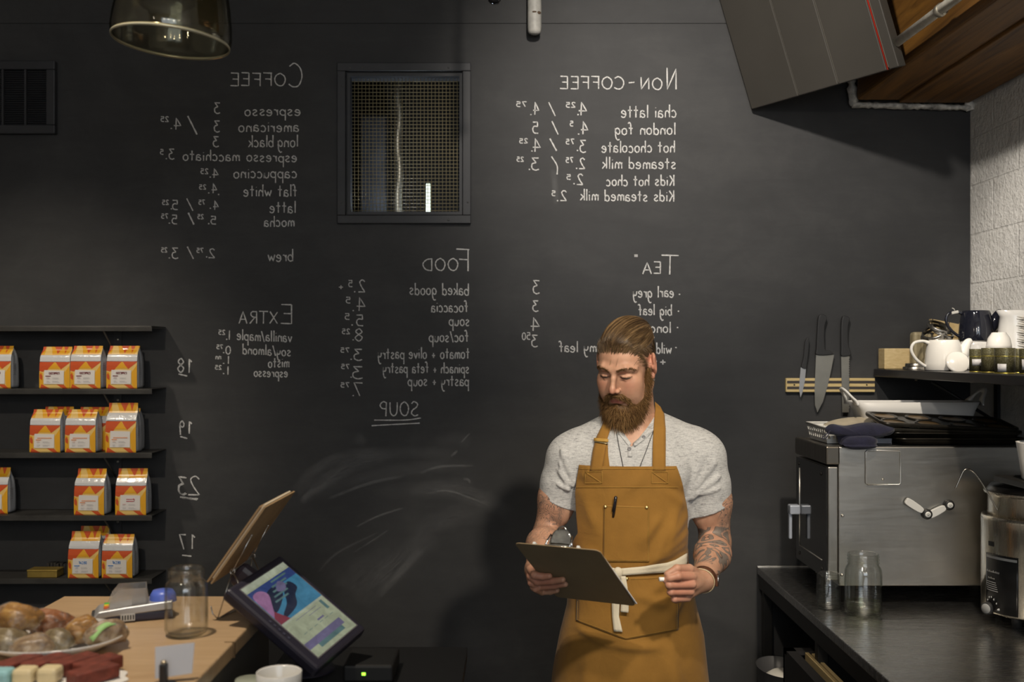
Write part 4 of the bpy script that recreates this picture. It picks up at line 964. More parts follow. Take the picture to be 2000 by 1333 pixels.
# ================================================================ right kitchen side
RZ = .845; RX0 = P(1478, 0, WY).x
def steel_mat(name, col=(.52, .50, .46), rough=.36, scale=(1, 1, 40), var=.16):
    m = bpy.data.materials.new(name); m.use_nodes = True; t = NT(m); b = t.n['Principled BSDF']
    b.inputs['Metallic'].default_value = 1.0
    v = t.coord('Object', scale); f = t.noise(v, 6, 6, .7); big = t.noise(t.coord('Object', tuple(min(s, 6) for s in scale)), 1.6, 3, .5, .4); v2 = t.coord('Object'); g = t.noise(v2, 3, 5, .6)
    t.link(t.ramp(g, [(.3, tuple(c*(1-var) for c in col)), (.7, tuple(c*(1+var) for c in col))]), b.inputs['Base Color'])
    t.link(t.math('ADD', t.math('MULTIPLY', f, .16), rough-.08), b.inputs['Roughness'])
    bn = t.n.new('ShaderNodeBump'); bn.inputs['Strength'].default_value = .16; bn.inputs['Distance'].default_value = .03; t.link(big, bn.inputs['Height'])
    bf = t.n.new('ShaderNodeBump'); bf.inputs['Strength'].default_value = .035; bf.inputs['Distance'].default_value = .0015; t.link(f, bf.inputs['Height']); t.link(bn.outputs[0], bf.inputs['Normal']); t.link(bf.outputs[0], b.inputs['Normal']); return m
M_STEEL = steel_mat('brushed_steel'); M_STTOP = steel_mat('steel_worktop', (.60, .595, .59), .27, (2, 30, 1), .15); M_STEELV = steel_mat('brushed_steel_vertical', (.60, .56, .48), .26, (60, 60, 1.5), .15)
M_DARKST = mat('dark_steel', (.03, .029, .028), .4, metal=.5, var=.2, vscale=8)
root = empty('steel_table', (1.44, 3.1, 0), 'stainless worktop table with dark legs along the white block wall', 'table')
o = MB().box((RX0, 1.5, RZ-.03), (1.875, WY-.005, RZ)).build('worktop', M_STTOP, root); bevel(o, .003)
b = MB(); b.box((RX0+.004, 1.5, RZ-.085), (RX0+.03, WY-.02, RZ-.031)); b.box((RX0+.03, WY-.06, RZ-.085), (1.86, WY-.03, RZ-.031)); b.build('rail', M_DARKST, root)
b = MB(); b.box((RX0+.0, WY-.012, RZ), (1.875, WY-.006, RZ+.004)); b.build('back_lip', M_STEEL, root)
for (x, y) in ((RX0+.03, 4.15), (RX0+.03, 3.42), (1.83, 4.15), (1.83, 2.2), (RX0+.03, 1.9)):
    b = MB(); b.box((x-.018, y-.018, 0), (x+.018, y+.018, RZ-.085)); bevel(b.build('leg', M_DARKST, root), .003)
b = MB(); b.box((RX0+.03, 1.6, .34), (1.85, 4.15, .36)); b.build('undershelf', M_DARKST, root)
# things below
q = P(1510, 1318, 3.85)
b = MB()
x0, x1, y0, y1, z0, z1 = P(1530, 0, 3.55).x, 1.55, 2.4, 3.55, .361, P(0, 1274, 3.55).z
b.box((x0, y0, z0), (x0+.015, y1, z1)); b.box((x1-.015, y0, z0), (x1, y1, z1)); b.box((x0, y1-.015, z0), (x1, y1, z1)); b.box((x0, y0, z0), (x1, y1, z0+.015)); b.box((x0, y0, z1-.0), (x0+.035, y1, z1+.014)); b.box((x0, y1-.04, z1), (x1, y1, z1+.014))
single('crate', b, mat('black_crate', (.016, .015, .015), .5), 'open black crate under the steel worktop', 'crate')
M_BOARDW = wood_mat('pale_board', (.42, .30, .13), (.60, .46, .24), (8, 1, 8), .55, 4)
for k in range(2):
    b = MB(); xx = x0+.062+.022*k; b.box((xx, 2.5, z0+.016), (xx+.013, y1-.045, z1+.012-.004*k), bev=.002)
    single('cutting_board', b, M_BOARDW, ('pale wooden board upright in the black crate, nearer its left side' if k == 0 else 'pale wooden board upright in the black crate, second from its left side'), 'board', 'boards upright in the black crate')
q = P(1515, 1300, 3.82)
b = MB(); pr = [(.0001, 0), (.06, .0), (.07, .01), (.085, .12), (.092, q.z-.36-.003), (.094, q.z-.36), (.090, q.z-.36-.002), (.082, .12), (.065, .012), (.0001, .01)]
b.lathe(pr, 36, c=(q.x+.02, 3.80, .361), sx=1, sy=1.5)
root = single('bin', b, mat('bin_grey', (.05, .05, .052), .4), 'grey oval bin on the lower shelf beside the black crate', 'bin')
b = MB(); b.lathe([(.0001, .035), (.05, .03), (.075, .01), (.078, 0), (.07, -.01)], 28, c=(q.x+.03, 3.80, q.z-.055), sy=1.4); single('white_liner', b, mat('liner_white', (.55, .53, .48), .7, bump=.4, bscale=20), 'crumpled white cloth showing inside the grey bin', 'cloth')

# ---------------- oven
OX, OXD, OY0, OY1, OZ0, OZ1 = 1.1325, 1.090, 3.55, 3.94, .912, 1.395
root = empty('convection_oven', (1.5, 3.75, RZ), 'large stainless convection oven standing on the steel worktop', 'oven')
o = MB().box((OX, OY0, OZ0), (1.865, OY1, OZ1)).build('body', M_STEEL, root); bevel(o, .004)
o = MB().box((OXD-.002, OY0-.004, OZ1-.062), (OX+.004, OY1, OZ1+.002)).build('control_strip', steel_mat('control_steel', (.26, .235, .20), .3, (1, 40, 1)), root); bevel(o, .006)
d = MB().box((OXD+.006, OY0+.0, OZ0+.02), (OX-.002, OY1-.01, OZ1-.070)).build('door', steel_mat('door_edge_steel', (.50, .48, .44), .34, (20, 1, 1)), root); bevel(d, .004)
MB().box((OXD, OY0+.006, OZ0+.022), (OXD+.008, OY1-.012, OZ1-.072)).build('door_glass', mat('oven_glass', (.012, .012, .012), .08, coat=.5), d)
b = MB(); yA, yB, zA, zB = OY0+.05, OY1-.06, OZ0+.08, OZ1-.11
for p_ in (((OXD-.001, yA, zA), (OXD-.001, yB, zA)), ((OXD-.001, yB, zA), (OXD-.001, yB, zB)), ): b.tube(list(p_), .0022, 6)
b.build('door_trim', mat('trim_bright', (.6, .58, .54), .3, metal=.9), d)
for (y, z) in ((OY0+.05, OZ0+.05), (OY1-.06, OZ0+.05), (OY0+.06, OZ1-.10), (OY1-.05, OZ1-.095)):
    b = MB(); b.lathe([(.0001, .004), (.006, .003), (.007, 0)], 12, M=rotm('Y', -90), c=(OXD, y, z)); b.build('door_bolt', M_DARKST, d)
b = MB(); zt = P(0, 985, 3.9).z; b.box((OXD-.040, OY1-.075, zt-.035), (OXD, OY1-.035, zt), bev=.005); b.box((OXD-.040, OY1-.062, zt-.130), (OXD-.028, OY1-.044, zt-.02), bev=.004)
b.build('handle', mat('handle_grey', (.46, .50, .58), .3, metal=.3), d)
q0, q1 = P(1690, 947, OY0), P(1758, 880, OY0)
b = MB(); b.box((q0.x, OY0-.005, q0.z), (q1.x, OY0+.003, q1.z), bev=.004); pn = b.build('access_panel', M_STEEL, root)
b = MB(); rr = .006; cor = [(q0.x+rr, q0.z), (q1.x-rr, q0.z), (q1.x, q0.z+rr), (q1.x, q1.z-rr), (q1.x-rr, q1.z), (q0.x+rr, q1.z), (q0.x, q1.z-rr), (q0.x, q0.z+rr), (q0.x+rr, q0.z)]
b.tube([(x, OY0-.005, z) for x, z in cor], .0022, 6); b.build('panel_rim', bpy.data.materials['trim_bright'], pn)
for (px, py, par) in ((1724, 937, pn), (1646, 1008, root), (1645, 1124, root)):
    q = P(px, py, OY0-.005); b = MB(); b.lathe([(.0001, .004), (.004, .003), (.0055, -.004)], 12, M=rotm('X', 90), c=q); b.build('screw', bpy.data.materials['trim_bright'], par)
for (x, y) in ((OX+.05, OY0+.06), (1.8, OY0+.06), (OX+.05, OY1-.05), (1.8, OY1-.05)):
    b = MB(); b.lathe([(.025, 0), (.025, OZ0-RZ)], 16, c=(x, y, RZ+.0006)); b.lathe([(.0001, 0), (.025, 0)], 16, c=(x, y, RZ+.0006)); b.build('foot', M_DARKST, root)
# magnetic clips
M_CLIPW = mat('clip_white', (.80, .79, .75), .35); M_CLIPB = mat('clip_black_rubber', (.02, .02, .02), .5)
for (p0, p1, lab) in (((1773, 981), (1808, 1004), 'white magnetic clip on the oven side, slanting down to the right'), ((1818, 1003), (1851, 986), 'white magnetic clip on the oven side, slanting up to the right')):
    a, c = P(*p0, OY0), P(*p1, OY0); a.y = c.y = OY0; d = (c-a); l_ = d.length; d.normalize(); nn = Vector((-d.z, 0, d.x))
    t = empty('magnetic_clip', (a+c)/2, lab, 'clip', 'magnetic clips on the oven')
    b = MB(); pts = crom([(-.014, 0), (-.010, .0115), (l_*.35, .0125), (l_*.7, .009), (l_*.75, 0), (l_*.7, -.009), (l_*.35, -.0125), (-.010, -.0115)], 4, True)
    b.prism([a+d*x+nn*z+Vector((0, -.0185, 0)) for x, z in pts], (0, .012, 0)); b.box((a.x-.01, OY0-.007, a.z-.009), (a.x+.012, OY0-.0005, a.z+.009)); bevel(b.build('lever', M_CLIPW, t), .002)
    b = MB(); b.lathe([(.0001, .014), (.012, .014), (.0165, .012), (.018, .007), (.018, -.006)], 28, M=rotm('X', 90), c=c+Vector((0, -.0065, 0))); b.build('pad', M_CLIPB, t)
    b = MB(); b.lathe([(.004, .0155), (.0095, .0155), (.0105, .013)], 24, M=rotm('X', 90), c=c+Vector((0, -.0065, 0))); b.ball(c+Vector((.0, -.021, 0)), .003); b.build('eye', M_CLIPW, t)

# ---------------- on the oven: basket, plates, mitt, tub, trays
OT = OZ1+.003
b = MB()
bx0_, bx1_, by0_, by1_, bh = 1.110, 1.305, 3.63, 3.86, .060
def taper(x0, x1, y0, y1, z0, z1, ins, mi=0):
    lo = [(x0+ins, y0+ins, z0), (x1-ins, y0+ins, z0), (x1-ins, y1-ins, z0), (x0+ins, y1-ins, z0)]; hi = [(x0, y0, z1), (x1, y0, z1), (x1, y1, z1), (x0, y1, z1)]
    return lo, hi
def lattice_wall(mb, a0, a1, c0, c1, nx, holes=((.25, .45), (.6, .8)), th=.0022):
    """wall between bottom edge a0-a1 and top edge c0-c1 with rows of rectangular holes"""
    a0, a1, c0, c1 = map(Vector, (a0, a1, c0, c1)); vs = sorted({0, 1}|{x for h in holes for x in h})
    us = []
    for i in range(nx): us += [i/nx+.18/nx, i/nx+.62/nx]
    us = [0]+us+[1]
    pt = lambda u, v: (a0.lerp(a1, u)).lerp(c0.lerp(c1, u), v)
    for i in range(len(us)-1):
        for j in range(len(vs)-1):
            if i % 2 == 1 and (vs[j], vs[j+1]) in holes: continue
            mb.add([pt(us[i], vs[j]), pt(us[i+1], vs[j]), pt(us[i+1], vs[j+1]), pt(us[i], vs[j+1])], [(0, 1, 2, 3)])
lo, hi = taper(bx0_, bx1_, by0_, by1_, OT+.0015, OT+bh, .012)
for i in range(4):
    j = (i+1) % 4; lattice_wall(b, lo[i], lo[j], hi[i], hi[j], 9)
b.add(lo, [(0, 1, 2, 3)])
M_BASK = mat('basket_white', (.70, .69, .66), .4)
root = empty('plastic_basket', (1.2, 3.75, OT), 'low white perforated plastic basket on the oven top', 'basket')
o = b.build('body', M_BASK, root); solid(o, .002)
b = MB(); b.tube([Vector(h) for h in hi]+[Vector(hi[0])], .0042, 8); b.build('rim', M_BASK, root)
M_PLBE = mat('plate_stone', (.42, .37, .28), .45, var=.12, vscale=30)
for k in range(4):
    b = MB(); Mx = Matrix.Translation((1.235+.014*k, 3.745, OT+.050-.0015*k+.002)) @ rotm('Y', -10-1.5*k) @ rotm('X', 8)
    b.lathe([(.0001, .0), (.06, .0), (.092, .010), (.094, .012), (.090, .0125), (.06, .004), (.0001, .004)], 44, M=Mx)
    single('plate', b, M_PLBE, ('sand coloured plate on top of the tilted stack in the white basket', 'second sand coloured plate down the stack in the white basket', 'third sand coloured plate down the stack in the white basket', 'lowest sand coloured plate of the stack in the white basket')[k], 'plate', 'plates in the white basket')
# oven mitt: a padded flat shape
def puff(outline, th, fr, n=22, seed=1, wr=.002):
    """inflated closed outline in local (x,z); fr maps (x, y, z) to the world"""
    ol = [Vector((x, z)) for x, z in crom(outline, 8, True)]; b = MB(); N = len(ol); c = sum(ol, Vector((0, 0)))/N; rg = random.Random(seed)
    for side in (1, -1):
        rows = []
        for k in range(9):
            s = 1-k/8.0*.985; h = th*math.sqrt(max(0, 1-s**2.6))
            rows.append([fr(c.x+(p.x-c.x)*s, side*h+wr*math.sin(p.x*90+k)*math.sin(p.y*70+seed), c.y+(p.y-c.y)*s) for p in ol])
        b.grid(rows, 0, True, closed=True); base = len(b.v)-N; b.f.append(tuple(range(base, base+N))); b.m.append(0); b.sm.append(True)
    return b
t = empty('oven_mitt', (1.22, 3.57, OT), 'navy blue quilted oven mitt lying on the oven edge', 'mitt')
def frm(x, y, z): return Vector((P(x, 0, 3.57).x, 3.575+y*1.0-.018+(.02 if z < 868 else -.0), CAMZ-(z-VY)*3.57/FPX))
M_MITT = mat('navy_cotton', (.012, .0125, .034), .9, var=.25, vscale=40, bump=.5, bscale=45, sheen=.3)
b = puff([(1613, 838), (1625, 829), (1652, 832), (1690, 826), (1725, 829), (1750, 838), (1740, 850), (1712, 857), (1706, 868), (1690, 875), (1655, 876), (1640, 868), (1634, 852), (1618, 848)], .038, frm, seed=2, wr=.0006)
b.build('body', M_MITT, t)
b = puff([(1640, 862), (1655, 852), (1690, 850), (1708, 858), (1704, 870), (1688, 875.5), (1655, 876), (1642, 870)], .022, lambda x, y, z: frm(x, y, z)+Vector((0, -.034, 0)), seed=4, wr=.0004)
b.build('thumb', M_MITT, t)
b = MB(); pts = [P(x, y, 3.55) for x, y in crom([(1622, 842), (1612, 850), (1606, 856), (1612, 857), (1618, 850), (1620, 846)], 5)]; b.tube(pts, .0017, 6); b.build('hanging_loop', M_MITT, t)
b = MB(); q = P(1700, 860, 3.62); b.box((q.x-.03, 3.60, OT), (P(1741, 0, 3.6).x, 3.66, OT+.004)); b.box((q.x, 3.60, OT), (P(1742, 0, 3.6).x, 3.603, OT+.022), bev=.001)
single('flat_scraper', b, mat('bluish_steel', (.28, .31, .38), .25, metal=.9), 'bluish steel scraper lying beside the navy oven mitt', 'scraper')
# flexible tub
t = empty('storage_tub', (1.5, 3.83, OT), 'white flexible tub with two looped handles behind the baking trays', 'tub')
M_TUB = mat('tub_white', (.66, .65, .63), .45)
tx0, tx1, ty0, ty1 = 1.275, 1.735, 3.760, 3.932; zr = P(0, 786, 3.78).z
def tubring(z, f, off=0):
    out = []; N = 64
    for k in range(N):
        a = 2*math.pi*k/N; ca, sa = math.cos(a), math.sin(a); e = .32
        x = (tx0+tx1)/2+(tx1-tx0)/2*f*math.copysign(abs(ca)**e, ca); y = (ty0+ty1)/2+((ty1-ty0)/2*(f*.5+.5)-off)*math.copysign(abs(sa)**e, sa)
        hz = z
        out.append(Vector((x, y, hz)))
    return out
b = MB(); rows = [tubring(OT+.001, .80), tubring(OT+.06, .86), tubring(OT+.11, .92), tubring(zr, .99)]
b.grid(rows, 0, True, closed=True); b.f.append(tuple(range(63, -1, -1))); b.m.append(0); b.sm.append(False)
o = b.build('body', M_TUB, t); solid(o, .004)
for s in (-1, 1):
    x = tx0 if s < 0 else tx1
    b = MB(); cy_ = (ty0+ty1)/2; prof = []
    outer = crom([(-.080, -.012), (-.074, .002), (-.052, .020), (-.036, .040), (-.018, .050), (0, .052), (.018, .050), (.036, .040), (.052, .020), (.074, .002), (.080, -.012)], 3)
    inner = [(.030*math.cos(a), .018+.019*math.sin(a)) for a in np.linspace(math.pi*1.06, -math.pi*.06, len(outer)-2)]; inner = [(-.046, -.012)]+inner+[(.046, -.012)]
    hx = lambda z: x+s*.75*max(0, z)
    rows = [[Vector((hx(p[1]), cy_+p[0], zr+p[1])) for p in outer], [Vector((hx((p[1]+q_[1])/2)+s*.002, cy_+(p[0]+q_[0])/2, zr+(p[1]+q_[1])/2)) for p, q_ in zip(outer, inner)], [Vector((hx(p[1]), cy_+p[0], zr+p[1])) for p in inner]]
    b.grid(rows, 0, True); solid(b.build('handle', M_TUB, t), .006)
# baking trays
M_TRAY = mat('seasoned_tin', (.030, .026, .020), .32, metal=.6, var=.5, vscale=14)
def tray(z, x0, x1, y0, y1, tilt, cups, label, name='muffin_tin', dep=.02, tx=0):
    b = MB(); cx_, cy_ = (x0+x1)/2, (y0+y1)/2; Mx = Matrix.Translation((cx_, cy_, z)) @ rotm('Y', tilt) @ rotm('X', tx); w, d = (x1-x0)/2, (y1-y0)/2
    def rr(a, bb, zz, r=.03, n=6):
        out = []
        for (sx, sy, a0) in ((1, 1, 0), (-1, 1, 90), (-1, -1, 180), (1, -1, 270)):
            for k in range(n): an = math.radians(a0+90*k/(n-1)); out.append(Mx @ Vector((sx*(a-r)+r*math.cos(an), sy*(bb-r)+r*math.sin(an), zz)))
        return out
    rows = [rr(w-.02, d-.02, 0), rr(w-.012, d-.012, dep*.55), rr(w-.004, d-.004, dep), rr(w, d, dep), rr(w, d, dep-.004)] if not cups else [rr(w-.002, d-.002, dep-.012), rr(w, d, dep-.006), rr(w-.001, d-.001, dep), rr(w-.010, d-.010, dep+.0), rr(w-.016, d-.016, dep-.008)]
    b.grid(rows, 0, True, closed=True); n = len(rows[0])
    if not cups: b.f.append(tuple(range(n))); b.m.append(0); b.sm.append(False)
    else:
        base = len(b.v)-n; b.f.append(tuple(base+i for i in range(n))); b.m.append(0); b.sm.append(False)
        for i in range(cups[0]):
            for j in range(cups[1]):
                px_, py_ = -w+(2*w)*(i+.5)/cups[0], -d+2*d*(j+.5)/cups[1]
                b.lathe([(.030, .0), (.042, .0045), (.045, .0045), (.047, .0012)], 28, c=(0, 0, 0), M=Mx @ Matrix.Translation((px_, py_, dep-.0075)))
                b.lathe([(.0001, .0012), (.030, .0012), (.043, .003)], 28, M=Mx @ Matrix.Translation((px_, py_, dep-.0075)), mi=1)
    return single(name, b, [M_TRAY, mat('baked_tin', (.22, .135, .05), .3, metal=.7) if 'baked_tin' not in bpy.data.materials else bpy.data.materials['baked_tin']], label, 'baking tin')
tray(OT+.001, 1.345, 1.80, 3.565, 3.745, 0, None, 'flat dark baking tray at the bottom of the tin stack on the oven', 'baking_tray', .024)
tray(OT+.017, 1.325, 1.79, 3.57, 3.75, .6, None, 'second dark baking tray in the tin stack on the oven', 'baking_tray', .026)
tray(OT+.041, 1.305, 1.79, 3.57, 3.755, 1.6, (4, 2), 'lower muffin tin in the dark tin stack on the oven', tx=4)
tray(OT+.064, 1.285, 1.775, 3.563, 3.757, 2.6, (4, 2), 'muffin tin on top of the dark tin stack on the oven', tx=9)

# ---------------- jars on the worktop
q = P(1618, 0, 3.49); o = jar('mason_jar', 1618, 690+(CAMZ-RZ-.0008)*2000/3.50, 3.50, .0395, .122, 'small empty ribbed jar on the steel worktop beside the oven', neck=.93, ribs=2)
o = jar('mason_jar', 1686, 690+(CAMZ-RZ-.0008)*2000/3.42, 3.42, .0605, .205, 'large glass jar with a little water in front of the oven', neck=.82, ribs=3)
b = MB(); b.lathe([(.0001, .013), (.040, .012), (.0555, .0175), (.0575, .03), (.0575, .044), (.0001, .044)], 40)
w_ = b.build('water', thin_glass('water', (.97, .985, .91), (.75, .77, .55), (.06, .7)), o); w_.matrix_basis = Matrix.Identity(4); w_.parent = o; w_.matrix_parent_inverse = Matrix.Identity(4)

# ---------------- soup kettle
kc = Vector((1.690, 3.32, 0)); kr = .155; zb = RZ+.038; zt = P(0, 1008, 3.32).z
t = empty('soup_kettle', (kc.x, kc.y, RZ), 'round stainless soup kettle with black label on the worktop', 'kettle')
b = MB(); b.lathe([(.0001, zb), (kr*.96, zb), (kr, zb+.006), (kr, zt-.04), (kr*1.005, zt-.012), (kr*.99, zt), (kr*.92, zt+.002), (kr*.90, zt-.03)], 72, c=(kc.x, kc.y, 0)); b.build('body', M_STEELV, t)
zi = P(0, 962, 3.32).z
b = MB(); b.lathe([(kr*.87, zt-.05), (kr*.87, zi-.012), (kr*.90, zi-.006), (kr*.945, zi-.004), (kr*.95, zi+.003), (kr*.90, zi+.004), (kr*.86, zi-.01), (kr*.86, zt-.05)], 72, c=(kc.x, kc.y, 0)); b.build('inner_pot', M_STEELV, t)
b = MB(); Mx = Matrix.Translation((kc.x+.004, kc.y, zi+.012)) @ rotm('Y', -3); b.lathe([(kr*.91, -.006), (kr*.92, .002), (kr*.84, .016), (kr*.5, .026), (kr*.15, .030), (.0001, .030)], 60, M=Mx); lid = b.build('lid', mat('lid_black', (.03, .028, .026), .25, metal=.3), t)
b = MB(); b.lathe([(.014, .028), (.014, .04), (.028, .046), (.028, .058), (.0001, .062)], 24, M=Mx); b.build('knob', M_CLIPB, lid)
def onk(px, py, off=.0):      # point on the kettle's wall seen at a photo pixel
    d = Vector(((px-VX)/FPX, 1, -(py-VY)/FPX)); r = kr+off
    a = d.x**2+1; bq = -2*(d.x*kc.x+kc.y); cq = kc.x**2+kc.y**2-r*r; s = (-bq-math.sqrt(max(0, bq*bq-4*a*cq)))/(2*a); return d*s+Vector((0, 0, CAMZ))
def kang(px):
    p = onk(px, 1100); return math.atan2(p.y-kc.y, p.x-kc.x)
a0, a1 = kang(1927), kang(1989)
a0 = a0 if a0 > 0 else a0+2*math.pi; a1 = a1 if a1 > 0 else a1+2*math.pi
def kpatch(mb, a0, a1, z0, z1, r, mi=0, n=20, slope=0): mb.lathe([(r, z0), (r, z1)], n, c=(kc.x, kc.y, 0), a0=a0, a1=a1, mi=mi)
zl1, zl0 = P(0, 1100, 3.2).z+.012, zb+.008
b = MB(); kpatch(b, a0, a1, zl0, zl1, kr+.0012); lb_ = b.build('label', mat('label_black', (.016, .016, .016), .35), t); solid(lb_, .001)
b = MB(); kpatch(b, a0+.02, a1-.02, zl1-.014, zl1-.006, kr+.0022); b.build('label_stripe', mat('label_grey', (.45, .44, .42), .4), lb_)
b = MB()
zz = lambda py: P(0, py, 3.19).z
kr_ = random.Random(8)
for (pa, pb, y_, h_) in ((1953, 1928, 1131, .0075), (1944, 1931, 1144, .0065)):      # lettering too small and blurred to read
    A0, A1 = (kang(pb)+2*math.pi) % (2*math.pi), (kang(pa)+2*math.pi) % (2*math.pi); A0, A1 = min(A0, A1), max(A0, A1); n_ = int(abs(pa-pb)/2.2)
    for k in range(n_):
        a_ = A0+(A1-A0)*(k+.2)/n_; hh2 = h_*kr_.uniform(.5, 1); b.lathe([(kr+.0024, zz(y_)), (kr+.0024, zz(y_)+hh2)], 3, c=(kc.x, kc.y, 0), a0=a_, a1=a_+(A1-A0)*.55/n_)
for k in range(5):
    y = zz(1151+4.2*k); A0, A1 = kang(1929), kang(1946+k); b.lathe([(kr+.0024, y), (kr+.0024, y+.0022)], 8, c=(kc.x, kc.y, 0), a0=(A0+2*math.pi) % (2*math.pi), a1=(A1+2*math.pi) % (2*math.pi))
for (px, py, r_) in ((1930, 1172, .003), (1933, 1167, .0032), (1937, 1167, .0032), (1942, 1172, .0038), (1947, 1180, .0036)): b.ball(onk(px, py, .001), r_, sc=(1, .3, 1))
b.ball(onk(1952, 1192, .001), .006, sc=(1.3, .3, .7)); b.build('label_print', mat('label_white_print', (.5, .5, .48), .5), lb_)
b = MB(); p0, p1 = onk(1933, 1024, .001), onk(1940, 1030, .001); kpatch(b, *sorted(((kang(1931)+2*math.pi) % (2*math.pi), (kang(1941)+2*math.pi) % (2*math.pi))), P(0, 1075, 3.22).z, P(0, 1066, 3.22).z, kr+.001); b.build('badge', M_CLIPB, t)
kn = onk(1926, 1188, .0); dirn = (kn-Vector((kc.x, kc.y, kn.z))).normalized(); dirn = (dirn+Vector((0, -.6, 0))).normalized()
Mk = dirn.to_track_quat('Z', 'Y').to_matrix().to_4x4(); Mk.translation = onk(1932, 1188, 0)
b = MB(); b.lathe([(.021, -.004), (.019, .016), (.016, .018), (.0001, .018)], 28, M=Mk); b.build('dial', M_CLIPB, t)
b = MB(); b.lathe([(.0155, .018), (.0145, .0195), (.0001, .0195)], 28, M=Mk); b.build('dial_cap', mat('dial_grey', (.4, .4, .39), .4), t)
for a in (0.6, 2.2, 3.8, 5.3):
    b = MB(); b.lathe([(.0001, 0), (.014, 0), (.016, zb-RZ+.002)], 14, c=(kc.x+.11*math.cos(a), kc.y+.11*math.sin(a), RZ)); b.build('foot', M_CLIPB, t)
# ladle hooked in the kettle
p = [P(1949, 985, 3.30), P(1940, 968, 3.30), P(1913, 948-24, 3.30), P(1904, 922, 3.30), P(1893, 918.5, 3.30), P(1886, 919, 3.30), P(1878, 930, 3.30), P(1867, 954, 3.30)]
p = [P(1952, 1000, 3.29), P(1940, 966, 3.29), P(1918, 943, 3.29), P(1903, 926, 3.29), P(1895, 919.5, 3.29), P(1888, 917.5, 3.29), P(1880, 923, 3.29), P(1873, 937, 3.29), P(1866, 954, 3.29)]
p = [P(1956, 1010, 3.29), P(1936, 975, 3.29), P(1920, 947, 3.29), P(1906, 927, 3.29), P(1897, 919, 3.29), P(1888, 917, 3.29), P(1881, 922, 3.29), P(1874, 937, 3.29), P(1866, 955, 3.29)]
b = MB(); b.tube([Vector(x) for x in crom(p, 5)], .0028, 8); b.ball(Vector(p[0])+Vector((.02, 0, -.02)), .035, sc=(1, 1, .6))
single('ladle', b, mat('ladle_steel', (.30, .28, .25), .25, metal=1), 'steel ladle with bent handle standing in the soup kettle', 'ladle')

# ---------------- small wall shelf with mug
b = MB(); zsh = P(0, 928, 3.15).z; b.box((P(1940, 0, 3.15).x, 2.60, zsh-.018), (1.878, 3.15, zsh), bev=.003)
root = single('small_shelf', b, mat('shelf_black', (.014, .013, .012), .4), 'short black wall shelf above the soup kettle', 'shelf')
b = MB(); b.box((1.86, 2.80, zsh-.16), (1.878, 2.83, zsh-.018)); b.build('bracket', M_BLACKST, root)
q = P(2019, 0, 3.02); b = MB(); hh = .112; b.lathe([(.0001, 0), (.030, 0), (.033, .006), (.040, .06), (.048, hh-.003), (.0485, hh), (.046, hh-.001), (.037, .06), (.028, .01), (.0001, .008)], 44, c=(q.x, 3.02, zsh+.0008))
root = single('mug', b, M_CER, 'white mug standing on the short black wall shelf', 'mug')
b = MB(); hx = q.x-.035; pts = [(q.x-.036, 2.99, zsh+.09), (q.x-.030, 2.955, zsh+.088), (q.x-.028, 2.94, zsh+.06), (q.x-.028, 2.96, zsh+.035), (q.x-.026, 2.995, zsh+.03)]; b.tube([Vector(x) for x in crom(pts, 5)], .0055, 10); b.build('handle', M_CER, root)

# ---------------- long shelf on the right wall
SH = 1.655
root = empty('long_shelf', (1.68, 3.5, SH), 'long black bracketed shelf on the white block wall holding teapots', 'shelf')
o = MB().box((1.478, 2.5, SH-.031), (1.878, 4.185, SH)).build('board', mat('shelf_board_black', (.020, .019, .021), .3, bump=.05, bscale=12), root); bevel(o, .003)
for y in (3.955, 3.1):
    br = MB().box((1.868, y-.016, SH-.22), (1.879, y+.016, SH-.031)).build('bracket', M_BLACKST, root)
    MB().box((1.56, y-.012, SH-.043), (1.868, y+.012, SH-.031)).build('arm', M_BLACKST, br)
    b = MB(); b.tube([(1.868, y, SH-.20), (1.62, y, SH-.045)], .0065, 8); b.build('strut', M_BLACKST, br)
    b = MB(); b.ball((1.867, y, SH-.19), .008); b.build('bolt', M_DARKST, br)
S1 = SH+.0008
# wooden boards at the wall end
M_ENDG = wood_mat('end_grain', (.50, .36, .16), (.68, .54, .30), (4, 4, 14), .6, 5); M_OLDW = wood_mat('old_grey_wood', (.16, .13, .07), (.34, .29, .18), (14, 4, 1), .65, 5)
b = MB(); q0 = P(1724, 0, 4.12); q1 = P(1778, 0, 4.12); b.box((q0.x, 4.10, S1), (q1.x, 4.17, P(0, 681, 4.11).z), bev=.003); single('wood_block', b, M_ENDG, 'pale square wood block at the wall end of the long shelf', 'wood block')
b = MB(); q0 = P(1777, 0, 4.08); q1 = P(1806, 0, 4.08); b.box((q0.x, 4.04, S1), (q1.x, 4.09, P(0, 649, 4.06).z), bev=.012); b.box((q0.x+.06, 4.05, S1), (q1.x+.02, 4.10, P(0, 652, 4.06).z), bev=.012); single('serving_board', b, M_OLDW, 'old grey serving board upright behind the white teapot', 'board')
b = MB(); Mx = Matrix.Translation(P(1847, 642, 4.12)) @ rotm('Y', 11); b.box((-.068, -.012, -.028), (.068, .012, .026), M=Mx, bev=.002); b.box((-.05, -.008, -.20), (.05, .008, -.02), M=Matrix.Translation(P(1847, 642, 4.12)), bev=.002)
root = single('wooden_sign', b, M_BOARDW, 'tilted tan wooden board high behind the stacked jar lids', 'board')
b = MB(); b.box((-.066, -.0135, -.028), (-.062, .0135, .026), M=Mx); b.box((.002, -.0135, -.03), (.005, .0135, .027), M=Mx); b.build('dark_seam', M_DARKST, root)
M_LID = mat('jar_lid_steel', (.48, .46, .42), .25, metal=1.0)
